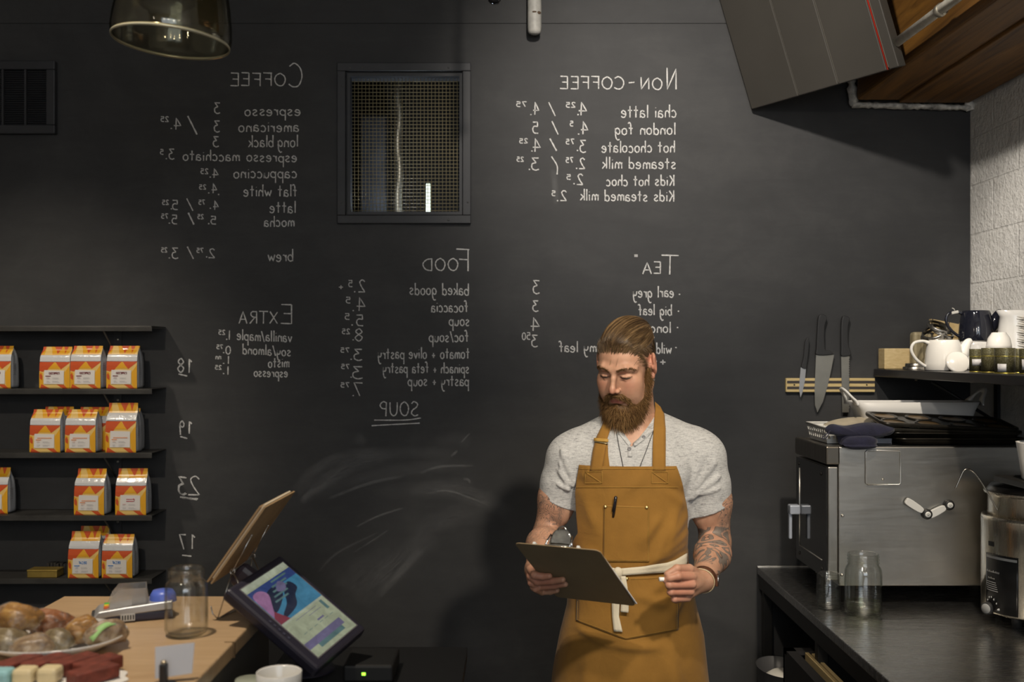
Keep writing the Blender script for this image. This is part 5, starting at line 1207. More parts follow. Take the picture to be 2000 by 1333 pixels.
def lid_at(c, r, tx, ty, name, label, ring=False, group='metal jar lids'):
    b = MB(); Mx = Matrix.Translation(c) @ rotm('X', tx) @ rotm('Y', ty); pr = [(.0001, .010), (r*.82, .010), (r*.85, .012), (r*.97, .012), (r, .010), (r, .002), (r*1.02, 0), (r*.98, 0), (r*.96, .008), (.0001, .008)]
    if ring: pr = pr[2:-1]+[pr[2]]
    b.lathe(pr, 40, M=Mx); return single(name, b, M_LID, label, 'jar lid', group)
lid_at(Vector((P(1787, 0, 3.93).x, 3.93, S1)), .045, 0, 0, 'jar_cover', 'lower of two steel jar lids lying left of the white teapot')
lid_at(Vector((P(1787, 0, 3.93).x+.004, 3.93, S1+.0125)), .040, 0, 0, 'jar_cover', 'upper of two steel jar lids lying left of the white teapot')
q = P(1832, 0, 3.93); o = jar('storage_jar', 1832, 690+(CAMZ-S1)*2000/3.93, 3.93, .040, .104, 'short glass jar behind the white teapot under the jar bands')
c0 = Vector((q.x-.004, 3.92, S1+.1065))
for k, (dx, dz, tx, ty) in enumerate(((.0, 0, 3, 2), (-.016, .018, 24, -24), (-.012, .032, 26, -26), (.012, .036, 30, 20), (.004, .052, 28, 12))):
    lid_at(c0+Vector((dx, 0, dz)), .047, tx, ty, 'jar_band', ('steel jar band lying flat on the short glass jar', 'steel jar band leaning to the left, lowest of the leaning ones', 'steel jar band leaning to the left, just above another', 'steel jar band leaning to the right under the topmost', 'topmost steel jar band on the short glass jar')[k], True, 'steel jar bands piled on the jar')

def teapot(name, c, r, h, m, label, hand=-1, lidless=True, hr=.0055, rz=0, gw=1.0):
    t = empty(name, c, label, 'teapot'); b = MB()
    pr = [(.0001, 0), (r*.96, 0), (r*1.0, .004), (r*.995, h*.25), (r*.94, h*.6), (r*.84, h*.9), (r*.80, h*.97), (r*.77, h), (r*.74, h*.985), (r*.78, h*.9), (r*.90, h*.5), (r*.92, .01), (.0001, .008)]
    b.lathe(pr, 52); b.build('body', m, t, local=True)
    s = hand
    b = MB(); pts = [(s*r*.80, 0, h*.90), (s*r*1.15, 0, h*.96), (s*(r*1.62), 0, h*.90), (s*r*1.78, 0, h*.68), (s*r*1.55, 0, h*.40), (s*r*1.15, 0, h*.20), (s*r*.97, 0, h*.14)]
    pp = crom(pts, 5); b.tube([Vector(x) for x in pp], [hr*(1.25 if i < 3 else 1) for i in range(len(pp))], 10); b.build('handle', m, t, local=True)
    b = MB(); pts = [(-s*r*.62, 0, h*.36), (-s*r*.98, 0, h*.52), (-s*r*1.16, 0, h*.74), (-s*r*1.34, 0, h*.92), (-s*r*1.52, 0, h*.975)]; pp = crom(pts, 4); n = len(pp)
    b.tube([Vector(x) for x in pp], [r*(.50-.35*(i/(n-1))**.75) for i in range(n)], 16); b.build('spout', m, t, local=True)
    t.rotation_euler = (0, 0, math.radians(rz)); return t
M_NAVYC = mat('black_glaze', (.010, .011, .018), .08, coat=.5)
wt = Vector((P(1843, 0, 3.72).x, 3.72, S1)); teapot('teapot', wt, .066, .112, M_CER, 'white lidless teapot standing at the front edge of the long shelf', -1)
b = MB(); Mx = Matrix.Translation((P(1874, 0, 3.60).x, 3.615, S1+.032)) @ rotm('Z', 10) @ rotm('X', 66) @ rotm('Y', -14); b.lathe([(.0001, .008), (.036, .006), (.041, .002), (.041, -.002), (.033, -.006), (.033, -.012), (.0001, -.010)], 40, M=Mx); single('teapot_cover', b, M_CER, 'round white teapot lid leaning against the white teapot', 'lid')
# canister under the black teapot
cq = P(1905, 0, 3.88); zbt = P(0, 666, 3.88).z
b = MB(); b.lathe([(.0001, 0), (.050, 0), (.056, .006), (.058, zbt-S1-.014), (.054, zbt-S1-.002), (.0001, zbt-S1-.002)], 44, c=(cq.x, 3.88, S1)); single('canister', b, M_CER, 'white canister under the black teapot', 'canister')
bt = teapot('teapot', Vector((cq.x+.002, 3.88, zbt)), .062, .114, M_NAVYC, 'glossy black lidless teapot raised on the white canister', -1, rz=-4)
b = MB(); b.box((-.0135, -.0075, -.005), (.0135, .0075, .006), M=Matrix.Translation((-.078, 0, .107)) @ rotm('Y', -12), bev=.003); b.tube([(-.075, 0, .11), (-.082, 0, .122), (-.088, 0, .124)], .0018, 6); b.build('handle_tie', mat('tie_grey', (.55, .53, .48), .6), bt, local=True)
# white jug and cups behind the tins
def cup_mb(c, r, h, up=True):
    pr = [(.0001, 0), (r*.55, 0), (r*.60, .004), (r*.85, h*.3), (r*.97, h*.65), (r, h), (r*.96, h-.001), (r*.92, h*.65), (r*.55, .01), (.0001, .008)]
    if not up: pr = [(x, h-z) for x, z in pr][::-1]
    return MB().lathe(pr, 44, c=c)
q = P(1951, 0, 3.52); single('bowl', cup_mb((q.x, 3.52, S1), .045, .068), M_CER, 'white bowl hidden behind the tea tins carrying an upturned cup', 'bowl')
single('upturned_cup', cup_mb((q.x, 3.52, S1+.069), .042, .066, False), M_CER, 'upturned white cup behind the tea tins below the black teapot', 'cup')
q = P(1988, 0, 3.78)
t = empty('milk_jug', (q.x-.004, 3.80, S1), 'tall white jug behind the upturned cup at the right of the shelf', 'jug'); jh = P(0, 607, 3.80).z-S1
b = MB(); rows = []
for (r, z, sp) in ((.052, 0, 0), (.056, .01, 0), (.058, jh*.4, 0), (.052, jh*.7, .0), (.046, jh*.9, .10), (.048, jh, .45)):
    row = []
    for k in range(44):
        a = 2*math.pi*k/44; e = max(0, math.cos(a-math.pi*1.08)); row.append(Vector((r*math.cos(a)*(1+sp*e**6), r*math.sin(a)*(1+sp*e**6), z)))
    rows.append(row)
b.grid(rows, 0, True, closed=True); b.f.append(tuple(range(43, -1, -1))); b.m.append(0); b.sm.append(False); o = b.build('body', M_CER, t, local=True); solid(o, .004)
b = MB(); b.tube([Vector(x) for x in crom([(.045, -.01, jh*.88), (.085, -.01, jh*.86), (.095, -.01, jh*.6), (.07, -.01, jh*.4), (.05, -.01, jh*.36)], 5)], .006, 10); b.build('handle', M_CER, t, local=True)
q = P(2012, 0, 3.3)
for k in range(14):
    z = P(0, 680, 3.3).z+.0072*k
    b = MB(); b.lathe([(.0001, 0), (.02, 0), (.022, .002), (.036, .006), (.0375, .0078), (.0355, .0075), (.02, .004), (.0001, .004)], 36, c=(q.x+.004*math.sin(k*1.9), 3.30, z))
    single('saucer', b, M_CER, 'white saucer in the tall stack cut by the right edge of the frame', 'saucer', 'stacked white saucers')
b = MB(); b.lathe([(.0001, 0), (.030, 0), (.036, .01), (.036, P(0, 680, 3.3).z-S1-.001), (.0001, P(0, 680, 3.3).z-S1-.001)], 36, c=(q.x, 3.30, S1)); single('canister', b, M_CER, 'white canister under the stack of saucers', 'canister')
# tea tins
def tin_mat():
    m = bpy.data.materials.new('tea_seen_through_tin'); m.use_nodes = True; t = NT(m); b = t.n['Principled BSDF']; f = t.noise(t.coord('Object'), 420, 3, .7)
    t.link(t.ramp(f, [(.35, (.05, .045, .018)), (.52, (.13, .12, .06)), (.68, (.28, .26, .17))]), b.inputs['Base Color']); b.inputs['Roughness'].default_value = .35; b.inputs['Metallic'].default_value = .35; return m
M_TIN = tin_mat(); M_GOLD = mat('tin_gold', (.55, .46, .10), .3, metal=.8)
for k, (px, Y, r, top, lab, desc) in enumerate(((1906.5, 3.44, .0215, 682, (-.6, .75, .40, .68), 'leftmost tea tin on the long shelf with a pale label across its front'), (1931, 3.36, .0225, 680, None, 'unlabelled speckled tea tin, second from the left'), (1962.5, 3.20, .0300, 680, (-.75, .15, .20, .50), 'widest tea tin with a white square label'), (1988, 3.28, .020, 681, None, 'narrow speckled tea tin right of the widest tin'), (2006, 3.10, .0215, 682, (-.7, .6, .3, .7), 'tea tin with a white label at the right edge of the frame'))):
    q = P(px, 0, Y); h = P(0, top, Y).z-S1; zs = h*.66
    t = empty('tea_tin', (q.x, Y, S1), desc, 'tin', 'speckled tea tins on the long shelf')
    b = MB(); b.lathe([(.0001, 0), (r, 0), (r, zs)], 36); b.build('body', M_TIN, t, local=True)
    b = MB(); b.lathe([(r*1.015, zs+.001), (r*1.015, h-.002), (r*.99, h), (.0001, h)], 36); b.build('lid', M_TIN, t, local=True)
    b = MB(); b.lathe([(r*1.02, .0005), (r*1.02, .0025), (r, .003)], 36); b.lathe([(r*1.02, zs), (r*1.03, zs+.0015), (r*1.0, zs+.003)], 36); b.build('gold_band', M_GOLD, t, local=True)
    if lab:
        aim = math.atan2(-Y, -q.x); b = MB(); b.lathe([(r*1.02, lab[2]*h-.12*h), (r*1.02, lab[3]*h-.12*h)], 12, a0=aim+lab[0], a1=aim+lab[1]); o = b.build('label', mat('tin_label', (.60, .59, .60), .5) if 'tin_label' not in bpy.data.materials else bpy.data.materials['tin_label'], t, local=True); solid(o, .0005)
        b = MB()
        for j in range(4): b.lathe([(r*1.035, h*(lab[3]-.16-.05*j)), (r*1.035, h*(lab[3]-.16-.05*j)+.0009)], 6, a0=aim+lab[0]+.12, a1=aim+lab[0]+.35+.08*(j % 2))
        b.build('label_print', M_INK['grey'], o, local=True)
q = P(1955, 0, 3.42); b = MB(); z = P(0, 679, 3.42).z; zz_ = S1
b = MB(); b.lathe([(.0001, 0), (.03, 0), (.036, .006), (.037, .02), (.035, .02), (.034, .008), (.0001, .004)], 36, c=(q.x+.005, 3.42, SH+.077)); 

# ---------------- magnetic knife rack
q0, q1 = P(1533, 766, WY), P(1706, 739, WY)
t = empty('knife_rack', ((q0.x+q1.x)/2, WY, q0.z), 'striped wooden magnetic knife rack on the black wall', 'knife rack')
M_RACK = wood_mat('rack_wood', (.52, .38, .15), (.66, .52, .26), (2, 6, 30), .5, 4)
o = MB().box((q0.x, WY-.018, q0.z), (q1.x, WY-.001, q1.z)).build('board', M_RACK, t); bevel(o, .002)
hh = q1.z-q0.z
for (a, c) in ((.20, .40), (.62, .82)): MB().box((q0.x+.004, WY-.0188, q0.z+hh*a), (q1.x-.0005, WY-.012, q0.z+hh*c)).build('magnet_strip', mat('magnet_brown', (.05, .042, .038), .45) if 'magnet_brown' not in bpy.data.materials else bpy.data.materials['magnet_brown'], t)
for px in (1549, 1690): 
    b = MB(); b.lathe([(.0001, .002), (.003, .001), (.0035, 0)], 10, M=rotm('X', 90), c=P(px, 752, WY)+Vector((0, -.0183, 0))); b.build('screw', M_DARKST, t)
M_BLADE = mat('blade_steel', (.42, .40, .35), .34, metal=.9, var=.06, vscale=20); M_BLADE2 = mat('blade_light', (.52, .52, .53), .3, metal=.7); M_KH = mat('knife_handle_black', (.022, .022, .023), .5)
KY = WY-.0215
def knife(blade, handle, label, hm, th=.0018, hth=.016):
    p = [P(x, y, KY) for x, y in blade]; c = P(blade[0][0], blade[0][1], KY)
    t = empty('knife', (sum(v.x for v in p)/len(p), KY, min(v.z for v in p)), label, 'knife', 'knives on the magnetic rack')
    b = MB(); b.prism(p, (0, th, 0)); b.build('blade', hm, t)
    hp = crom([P(x, y, KY) for x, y in handle], 5, True); b = MB(); b.prism([Vector((v[0], KY-hth/2+.001, v[2])) for v in hp], (0, hth, 0)); o = b.build('handle', M_KH, t); bevel(o, .004, 3)
knife([(1564, 718), (1574, 721), (1572, 745), (1567, 768), (1563.5, 777), (1561, 762), (1562, 740)], [(1577, 660), (1580, 664), (1579, 685), (1575, 715), (1573, 721), (1565, 717), (1569, 700), (1572, 670)], 'small paring knife, leftmost on the rack', M_BLADE2, hth=.010)
knife([(1594, 694), (1620, 692), (1629, 694), (1624, 720), (1617, 752), (1607, 786), (1596.5, 806), (1592, 792), (1591, 760)], [(1604, 614), (1612, 617), (1614, 624), (1610, 640), (1610, 670), (1612, 684), (1620, 685), (1626, 693), (1595, 694), (1594, 680), (1596, 640), (1598, 620)], 'wide bladed chef knife in the middle of the rack', M_BLADE)
sb = [(1643, 697), (1659, 696)]; k = 0
for k in range(22): sb += [(1659.5-.0, 700+k*4.6), (1657.8, 702.4+k*4.6)]
sb += [(1658, 806), (1645, 806)]
knife(sb, [(1648, 617), (1656, 619), (1659, 624), (1656, 640), (1656, 668), (1659, 682), (1662, 692), (1657, 696), (1643, 696), (1642, 680), (1642, 640), (1644, 622)], 'serrated bread knife, rightmost on the rack', M_BLADE)
# ================================================================ the man
class Field:
    """signed distances on a rectilinear grid, meshed with surface nets"""
    def __init__(s, xs, ys, zs):
        s.x, s.y, s.z = (np.asarray(a, np.float32) for a in (xs, ys, zs)); s.d = np.full((len(s.x), len(s.y), len(s.z)), .2, np.float32)
    def sl(s, lo, hi):
        r = []
        for a, l, h in zip((s.x, s.y, s.z), lo, hi):
            i0 = max(0, int(np.searchsorted(a, l))-1); i1 = min(len(a), int(np.searchsorted(a, h))+1); r.append(slice(i0, max(i0, i1)))
        return tuple(r)
    def pts(s, S_): return s.x[S_[0]][:, None, None], s.y[S_[1]][None, :, None], s.z[S_[2]][None, None, :]
    def comb(s, S_, v, k, mode):
        a = s.d[S_]
        if a.size == 0: return
        if mode == 'sub': a, v = -a, v
        if k <= 0: r = np.minimum(a, v)
        else:
            h = np.clip(.5+.5*(v-a)/k, 0, 1); r = v*(1-h)+a*h-k*h*(1-h)
        s.d[S_] = -r if mode == 'sub' else r
    def ell(s, c, r, k=.0, R=None, mode='add'):
        """R: rows are the ellipsoid's axes in the world"""
        c = np.array(c, float); m = max(r)+max(k, .012)
        if R is None: e = np.array(r, float)
        else: e = np.sqrt(((np.array(R, float)**2)*(np.array(r, float)[:, None]**2)).sum(0))
        e = e+max(k, .012)+.006
        S_ = s.sl(c-e, c+e); X, Y, Z = s.pts(S_); X = X-c[0]; Y = Y-c[1]; Z = Z-c[2]
        if R is not None: X, Y, Z = (R[0][0]*X+R[0][1]*Y+R[0][2]*Z, R[1][0]*X+R[1][1]*Y+R[1][2]*Z, R[2][0]*X+R[2][1]*Y+R[2][2]*Z)
        k0 = np.sqrt((X/r[0])**2+(Y/r[1])**2+(Z/r[2])**2); k1 = np.sqrt((X/r[0]**2)**2+(Y/r[1]**2)**2+(Z/r[2]**2)**2)+1e-6
        s.comb(S_, k0*(k0-1)/k1, k, mode)
    @staticmethod
    def cap_d(X, Y, Z, a, b, ra, rb):
        ab = b-a; L2 = float(ab@ab)+1e-12
        t = np.clip(((X-a[0])*ab[0]+(Y-a[1])*ab[1]+(Z-a[2])*ab[2])/L2, 0, 1)
        return np.sqrt((X-a[0]-ab[0]*t)**2+(Y-a[1]-ab[1]*t)**2+(Z-a[2]-ab[2]*t)**2)-(ra+(rb-ra)*t)
    def chain(s, P_, R_, k=.0, kin=.003, mode='add'):
        P_ = [np.array(p, float) for p in P_]; R_ = list(R_); m = max(R_)+max(k, .01)+.004
        lo = np.min(P_, 0)-m; hi = np.max(P_, 0)+m; S_ = s.sl(lo, hi); X, Y, Z = s.pts(S_); v = None
        for i in range(len(P_)-1):
            d = s.cap_d(X, Y, Z, P_[i], P_[i+1], R_[i], R_[i+1])
            if v is None: v = d
            else:
                h = np.clip(.5+.5*(d-v)/kin, 0, 1); v = d*(1-h)+v*h-kin*h*(1-h)
        s.comb(S_, v, k, mode)
    def sample(s, p):
        idx = []
        out = 0
        g = [np.interp(v, a, np.arange(len(a))) for v, a in zip(p, (s.x, s.y, s.z))]
        i = [min(int(v), n-2) for v, n in zip(g, s.d.shape)]; f = [v-j for v, j in zip(g, i)]
        for dx in (0, 1):
            for dy in (0, 1):
                for dz in (0, 1):
                    out += s.d[i[0]+dx, i[1]+dy, i[2]+dz]*(f[0] if dx else 1-f[0])*(f[1] if dy else 1-f[1])*(f[2] if dz else 1-f[2])
        return float(out)
    def grad(s, p, e=.004):
        p = np.array(p, float); g = np.array([s.sample(p+np.eye(3)[i]*e)-s.sample(p-np.eye(3)[i]*e) for i in range(3)]); return Vector(g/(np.linalg.norm(g)+1e-9))
    def mesh(s):
        d = s.d; ins = d < 0
        c = np.zeros(tuple(n-1 for n in d.shape), np.uint8); n0, n1, n2 = c.shape
        for dx in (0, 1):
            for dy in (0, 1):
                for dz in (0, 1): c += ins[dx:dx+n0, dy:dy+n1, dz:dz+n2]
        act = (c > 0) & (c < 8); ii = np.argwhere(act)
        idx = np.full(c.shape, -1, np.int32); idx[act] = np.arange(len(ii))
        acc = np.zeros((len(ii), 3)); cnt = np.zeros(len(ii))
        cor = [(a, b, e) for a in (0, 1) for b in (0, 1) for e in (0, 1)]
        val = {q: d[ii[:, 0]+q[0], ii[:, 1]+q[1], ii[:, 2]+q[2]] for q in cor}
        for q in cor:
            for ax in range(3):
                if q[ax] == 1: continue
                q2 = list(q); q2[ax] = 1; q2 = tuple(q2); a, b = val[q], val[q2]; m = (a < 0) != (b < 0)
                t = np.where(m, a/(a-b+1e-12), 0)
                for k in range(3): acc[:, k] += np.where(m, (t if k == ax else q[k]), 0)
                cnt += m
        v = ii+acc/np.maximum(cnt, 1)[:, None]
        W_ = np.stack([np.interp(v[:, k], np.arange(len(a)), a) for k, a in enumerate((s.x, s.y, s.z))], 1)
        F_ = []
        for ax in range(3):
            o = [(1, 2), (2, 0), (0, 1)][ax]
            a = ins.take(range(0, d.shape[ax]-1), ax); b = ins.take(range(1, d.shape[ax]), ax); e = np.argwhere(a != b)
            m = (e[:, o[0]] > 0) & (e[:, o[1]] > 0) & (e[:, o[0]] < d.shape[o[0]]-1) & (e[:, o[1]] < d.shape[o[1]]-1); e = e[m]
            if len(e) == 0: continue
            fl = a[tuple(e.T)]
            def ix(da, db):
                q = e.copy(); q[:, o[0]] += da; q[:, o[1]] += db; return idx[tuple(q.T)]
            quad = np.stack([ix(-1, -1), ix(0, -1), ix(0, 0), ix(-1, 0)], 1); quad[~fl] = quad[~fl][:, ::-1]; F_.append(quad)
        return W_, np.concatenate(F_)
def np_mesh(name, v, f, mats, parent=None, smooth=True):
    me = bpy.data.meshes.new(name); me.vertices.add(len(v)); me.vertices.foreach_set('co', np.asarray(v, np.float32).ravel())
    f = np.asarray(f, np.int32); n, k = f.shape
    me.loops.add(n*k); me.loops.foreach_set('vertex_index', f.ravel()); me.polygons.add(n)
    me.polygons.foreach_set('loop_start', np.arange(0, n*k, k, dtype=np.int32)); me.polygons.foreach_set('loop_total', np.full(n, k, np.int32))
    if smooth: me.polygons.foreach_set('use_smooth', np.ones(n, bool))
    for m in (mats if isinstance(mats, list) else [mats]): me.materials.append(m)
    me.update(calc_edges=True); me.validate()
    o = bpy.data.objects.new(name, me); COL.objects.link(o)
    if parent is not None: o.parent = parent; o.matrix_parent_inverse = Matrix.Identity(4); o.matrix_basis = world_of(parent).inverted()
    return o
def fattr(o, name, vals):
    a = o.data.attributes.new(name, 'FLOAT', 'POINT'); a.data.foreach_set('value', np.asarray(vals, np.float32))

MY = 3.10
def Q(px, py, Y=MY): return np.array(P(px, py, Y))
man = empty('person', (.37, MY, 0), 'bearded man in a mustard apron and grey shirt reading a clipboard', 'person')

# ---- head frame
HO = np.array((.341, 3.05, 1.676)); th, ph, rl = math.radians(29), math.radians(20), math.radians(-3)
fh = np.array((-math.sin(th), -math.cos(th), 0)); uh = np.array((math.cos(th), -math.sin(th), 0)); zh = np.array((0, 0, 1.))
hf = fh*math.cos(ph)-zh*math.sin(ph); hw = zh*math.cos(ph)+fh*math.sin(ph); hu = uh*math.cos(rl)+hw*math.sin(rl); hw = hw*math.cos(rl)-uh*math.sin(rl)
HR = np.stack([hu, hf, hw])
def H(u, f, w): return HO+hu*u+hf*f+hw*w

# ---- clipboard plane (needed by the hand)
cTL = P(1005, 1062, 2.671); cTR = P(1170, 1077, 2.5625); cw = (cTR-cTL); cwl = cw.length; cw.normalize()
cBL = P(1087, 1167, 2.901); cl = cBL-cTL; cl -= cw*cl.dot(cw); cll = cl.length; cl.normalize(); cn = cw.cross(cl).normalized()
if cn.y > 0: cn = -cn          # towards the camera: the underside
def onboard(px, py, off):
    d = Vector(((px-VX)/FPX, 1, -(py-VY)/FPX)); p0 = cTL+cn*off-Vector((0, 0, CAMZ)); s = p0.dot(cn)/d.dot(cn); return np.array(d*s+Vector((0, 0, CAMZ)))

# ---- joints
shL, elL, wrL = Q(1110, 896), Q(1068, 1046, 3.13), Q(1046, 1112, 2.89)
shR, elR, wrR = Q(1373, 894), Q(1397, 1062, 3.13), Q(1373, 1133, 2.88)
def torso(F, inf=0., k=.05):
    F.ell(Q(1240, 945), (.182+inf, .122+inf, .20+inf), 0)
    F.ell(Q(1234, 1085), (.166+inf, .114+inf, .30), k); F.ell(Q(1240, 872), (.160+inf, .092+inf, .085+inf), k)
    for s, px in ((-1, 1186), (1, 1292)): F.ell(Q(px, 925, 3.025), (.078+inf, .050+inf, .062+inf), .04)
    for px, py in ((1140, 872), (1346, 868)): F.chain([Q(1238, 822, 3.125), Q(px, py, 3.11)], (.046+inf, .054+inf), .05)
    F.ell(Q(1116, 895), (.069+inf, .066+inf, .070+inf), .05); F.ell(Q(1366, 893), (.071+inf, .067+inf, .072+inf), .05)

rng_ = lambda a, b, d: np.arange(a, b+d*.5, d)
BZ = np.concatenate([rng_(.96, 1.036, .004), rng_(1.0382, 1.20, .0022), rng_(1.2035, 1.488, .0035), rng_(1.490, 1.86, .0019)])
FB = Field(rng_(.0, .70, .0023), rng_(2.68, 3.29, .0023), BZ)
torso(FB, -.008)
# neck
FB.chain([H(0, -.030, -.045), Q(1240, 850, 3.115)], (.060, .066), .03)
for u in (-1, 1): FB.chain([H(u*.055, -.02, -.03), Q(1236+u*9, 868, 3.04)], (.016, .014), .03)
# arms
def arm(S0, E, Wt, mid, r0, rb, re, rf, rw, fo):
    m = (S0+E)/2+mid; f = E+(Wt-E)*.30+fo
    FB.chain([S0, m, E], (r0, rb, re), .03, .03); FB.chain([E, f, Wt], (re, rf, rw), .02, .03)
arm(shL, elL, wrL, np.array((-.004, -.008, 0)), .058, .050, .041, .047, .029, np.array((.0, .0, .0)))
arm(shR, elR, wrR, np.array((.005, -.010, 0)), .060, .0565, .045, .050, .031, np.array((.002, 0, -.002)))
FB.ell((shR+elR)/2+np.array((-.018, -.022, -.01)), (.040, .042, .075), .02); FB.ell((shL+elL)/2+np.array((.012, -.022, -.01)), (.034, .036, .07), .02)
# skull and face
def he(u, f, w, r, k=.015, mode='add', R=None): FB.ell(H(u, f, w), r, k, HR if R is None else R, mode)
def hc(ps, rs, k=.01, kin=.004, mode='add'): FB.chain([H(*p) for p in ps], rs, k, kin, mode)
he(0, -.018, .046, (.0745, .095, .085), .01); he(0, .030, .035, (.066, .064, .066), .03); he(0, .030, -.040, (.0570, .060, .075), .03)
he(0, .066, -.098, (.029, .024, .022), .025)
for u in (-1, 1):
    hc([(u*.058, .0, -.045), (u*.047, .035, -.085), (u*.018, .070, -.104)], (.020, .018, .017), .02, .015)
    he(u*.043, .064, -.014, (.020, .018, .018), .03); he(u*.034, .062, -.046, (.030, .026, .036), .03)
    hc([(u*.012, .094, .030), (u*.034, .089, .034), (u*.054, .070, .026)], (.010, .010, .008), .014)
    he(u*.033, .102, .008, (.0185, .0145, .0125), .010, 'sub')
for u in (-1, 1):
    he(u*.032, .0765, .0085, (.0150, .0140, .0122), .004)
    hc([(u*.018, .0885, .0095), (u*.026, .0935, .0095), (u*.035, .0925, .0085), (u*.046, .083, .0075)], (.003, .0036, .0036, .003), .004)     # upper lid fold
    hc([(u*.018, .087, .001), (u*.032, .0905, -.0015), (u*.046, .082, .002)], (.0018, .0020, .0018), .006)
hc([(0, .092, .028), (0, .1045, .004), (0, .1175, -.022), (0, .1205, -.028)], (.0070, .0070, .0082, .0082), .010, .006)
for u in (-1, 1):
    he(u*.0108, .106, -.032, (.0072, .011, .0072), .006); he(u*.0062, .1125, -.0395, (.0038, .005, .0035), .003, 'sub')
hc([(-.021, .088, -.064), (-.008, .0985, -.0605), (.008, .0985, -.0605), (.021, .088, -.064)], (.0035, .0052, .0052, .0035), .006)
hc([(-.024, .086, -.0672), (-.011, .0955, -.0708), (.011, .0955, -.0708), (.024, .086, -.0672)], (.0030, .0052, .0052, .0030), .006)
hc([(-.022, .096, -.0658), (0, .1085, -.0662), (.022, .096, -.0658)], (.0013, .0016, .0013), .002, .002, 'sub')
for u in (-1, 1):
    eR = np.stack([HR[0]*.88-HR[1]*.47*u, HR[1]*.88+HR[0]*.47*u, HR[2]]) if True else HR
    FB.ell(H(u*.0835, -.012, .014), (.0085, .0215, .0340), .006, eR); FB.ell(H(u*.073, -.004, .006), (.010, .014, .022), .006, HR)
    FB.ell(H(u*.0955, -.005, .017), (.0085, .0120, .0205), .004, eR, 'sub'); FB.ell(H(u*.0805, .001, -.021), (.0072, .009, .010), .004, HR)
    FB.ell(H(u*.085, .006, .009), (.004, .0045, .007), .003, HR)
# hands: each finger keeps its creases
def hand(fingers, palm, kp=.010):
    for ch, rs in palm: FB.chain(ch, rs, .012, .012)
    for ch, rs in fingers:
        FB.chain(ch, rs, .0022, .004)
        m, rr = np.array(ch[1]), rs[1]
q = lambda x, y, Y: Q(x, y, Y)
hand([([q(1352, 1127, 2.808), q(1324, 1126, 2.770), q(1308, 1130, 2.768), q(1300, 1134, 2.775)], (.0125, .0112, .0100, .0088)),
      ([q(1352, 1142, 2.800), q(1307, 1143, 2.772), q(1308, 1147, 2.805), q(1326, 1149, 2.828)], (.0120, .0108, .0098, .009)),
      ([q(1349, 1156, 2.808), q(1310, 1157, 2.782), q(1313, 1160, 2.812), q(1328, 1161, 2.832)], (.0115, .0102, .0094, .0085)),
      ([q(1343, 1169, 2.822), q(1317, 1171, 2.796), q(1320, 1173, 2.818), q(1332, 1172, 2.835)], (.0105, .0092, .0085, .0078)),
      ([q(1362, 1122, 2.86), q(1346, 1112, 2.815), q(1322, 1111, 2.778), q(1303, 1122, 2.772)], (.0150, .0130, .0108, .0088))],
     [([wrR, q(1352, 1128, 2.815)], (.027, .015)), ([wrR, q(1350, 1145, 2.812)], (.026, .016)), ([wrR+np.array((0, 0, -.008)), q(1345, 1160, 2.825)], (.024, .016))])
ob = onboard
hand([([q(1036, 1112, 2.815), ob(1044, 1124, .0135), ob(1060, 1127, .0105), ob(1073, 1126, .0085)], (.0115, .0105, .0095, .0082)),
      ([q(1036, 1126, 2.815), ob(1050, 1137, .0135), ob(1080, 1135.5, .0105), ob(1099, 1133, .0085)], (.0115, .0105, .0095, .0082)),
      ([q(1038, 1139, 2.822), ob(1053, 1147, .0130), ob(1083, 1145, .0105), ob(1104, 1142, .0080)], (.0110, .0100, .0090, .0078)),
      ([q(1046, 1151, 2.832), ob(1058, 1157, .0115), ob(1075, 1156.5, .0095), ob(1088, 1154, .0075)], (.0100, .0090, .0082, .0072)),
      ([q(1042, 1114, 2.845), ob(1052, 1108, -.022), ob(1070, 1106, -.014), ob(1086, 1110, -.012)], (.0140, .0120, .0105, .009))],
     [([wrL, q(1036, 1116, 2.825)], (.027, .013)), ([wrL, q(1038, 1130, 2.828)], (.026, .014)), ([wrL+np.array((0, 0, -.008)), q(1044, 1146, 2.84)], (.024, .014))])
vB, fB = FB.mesh()

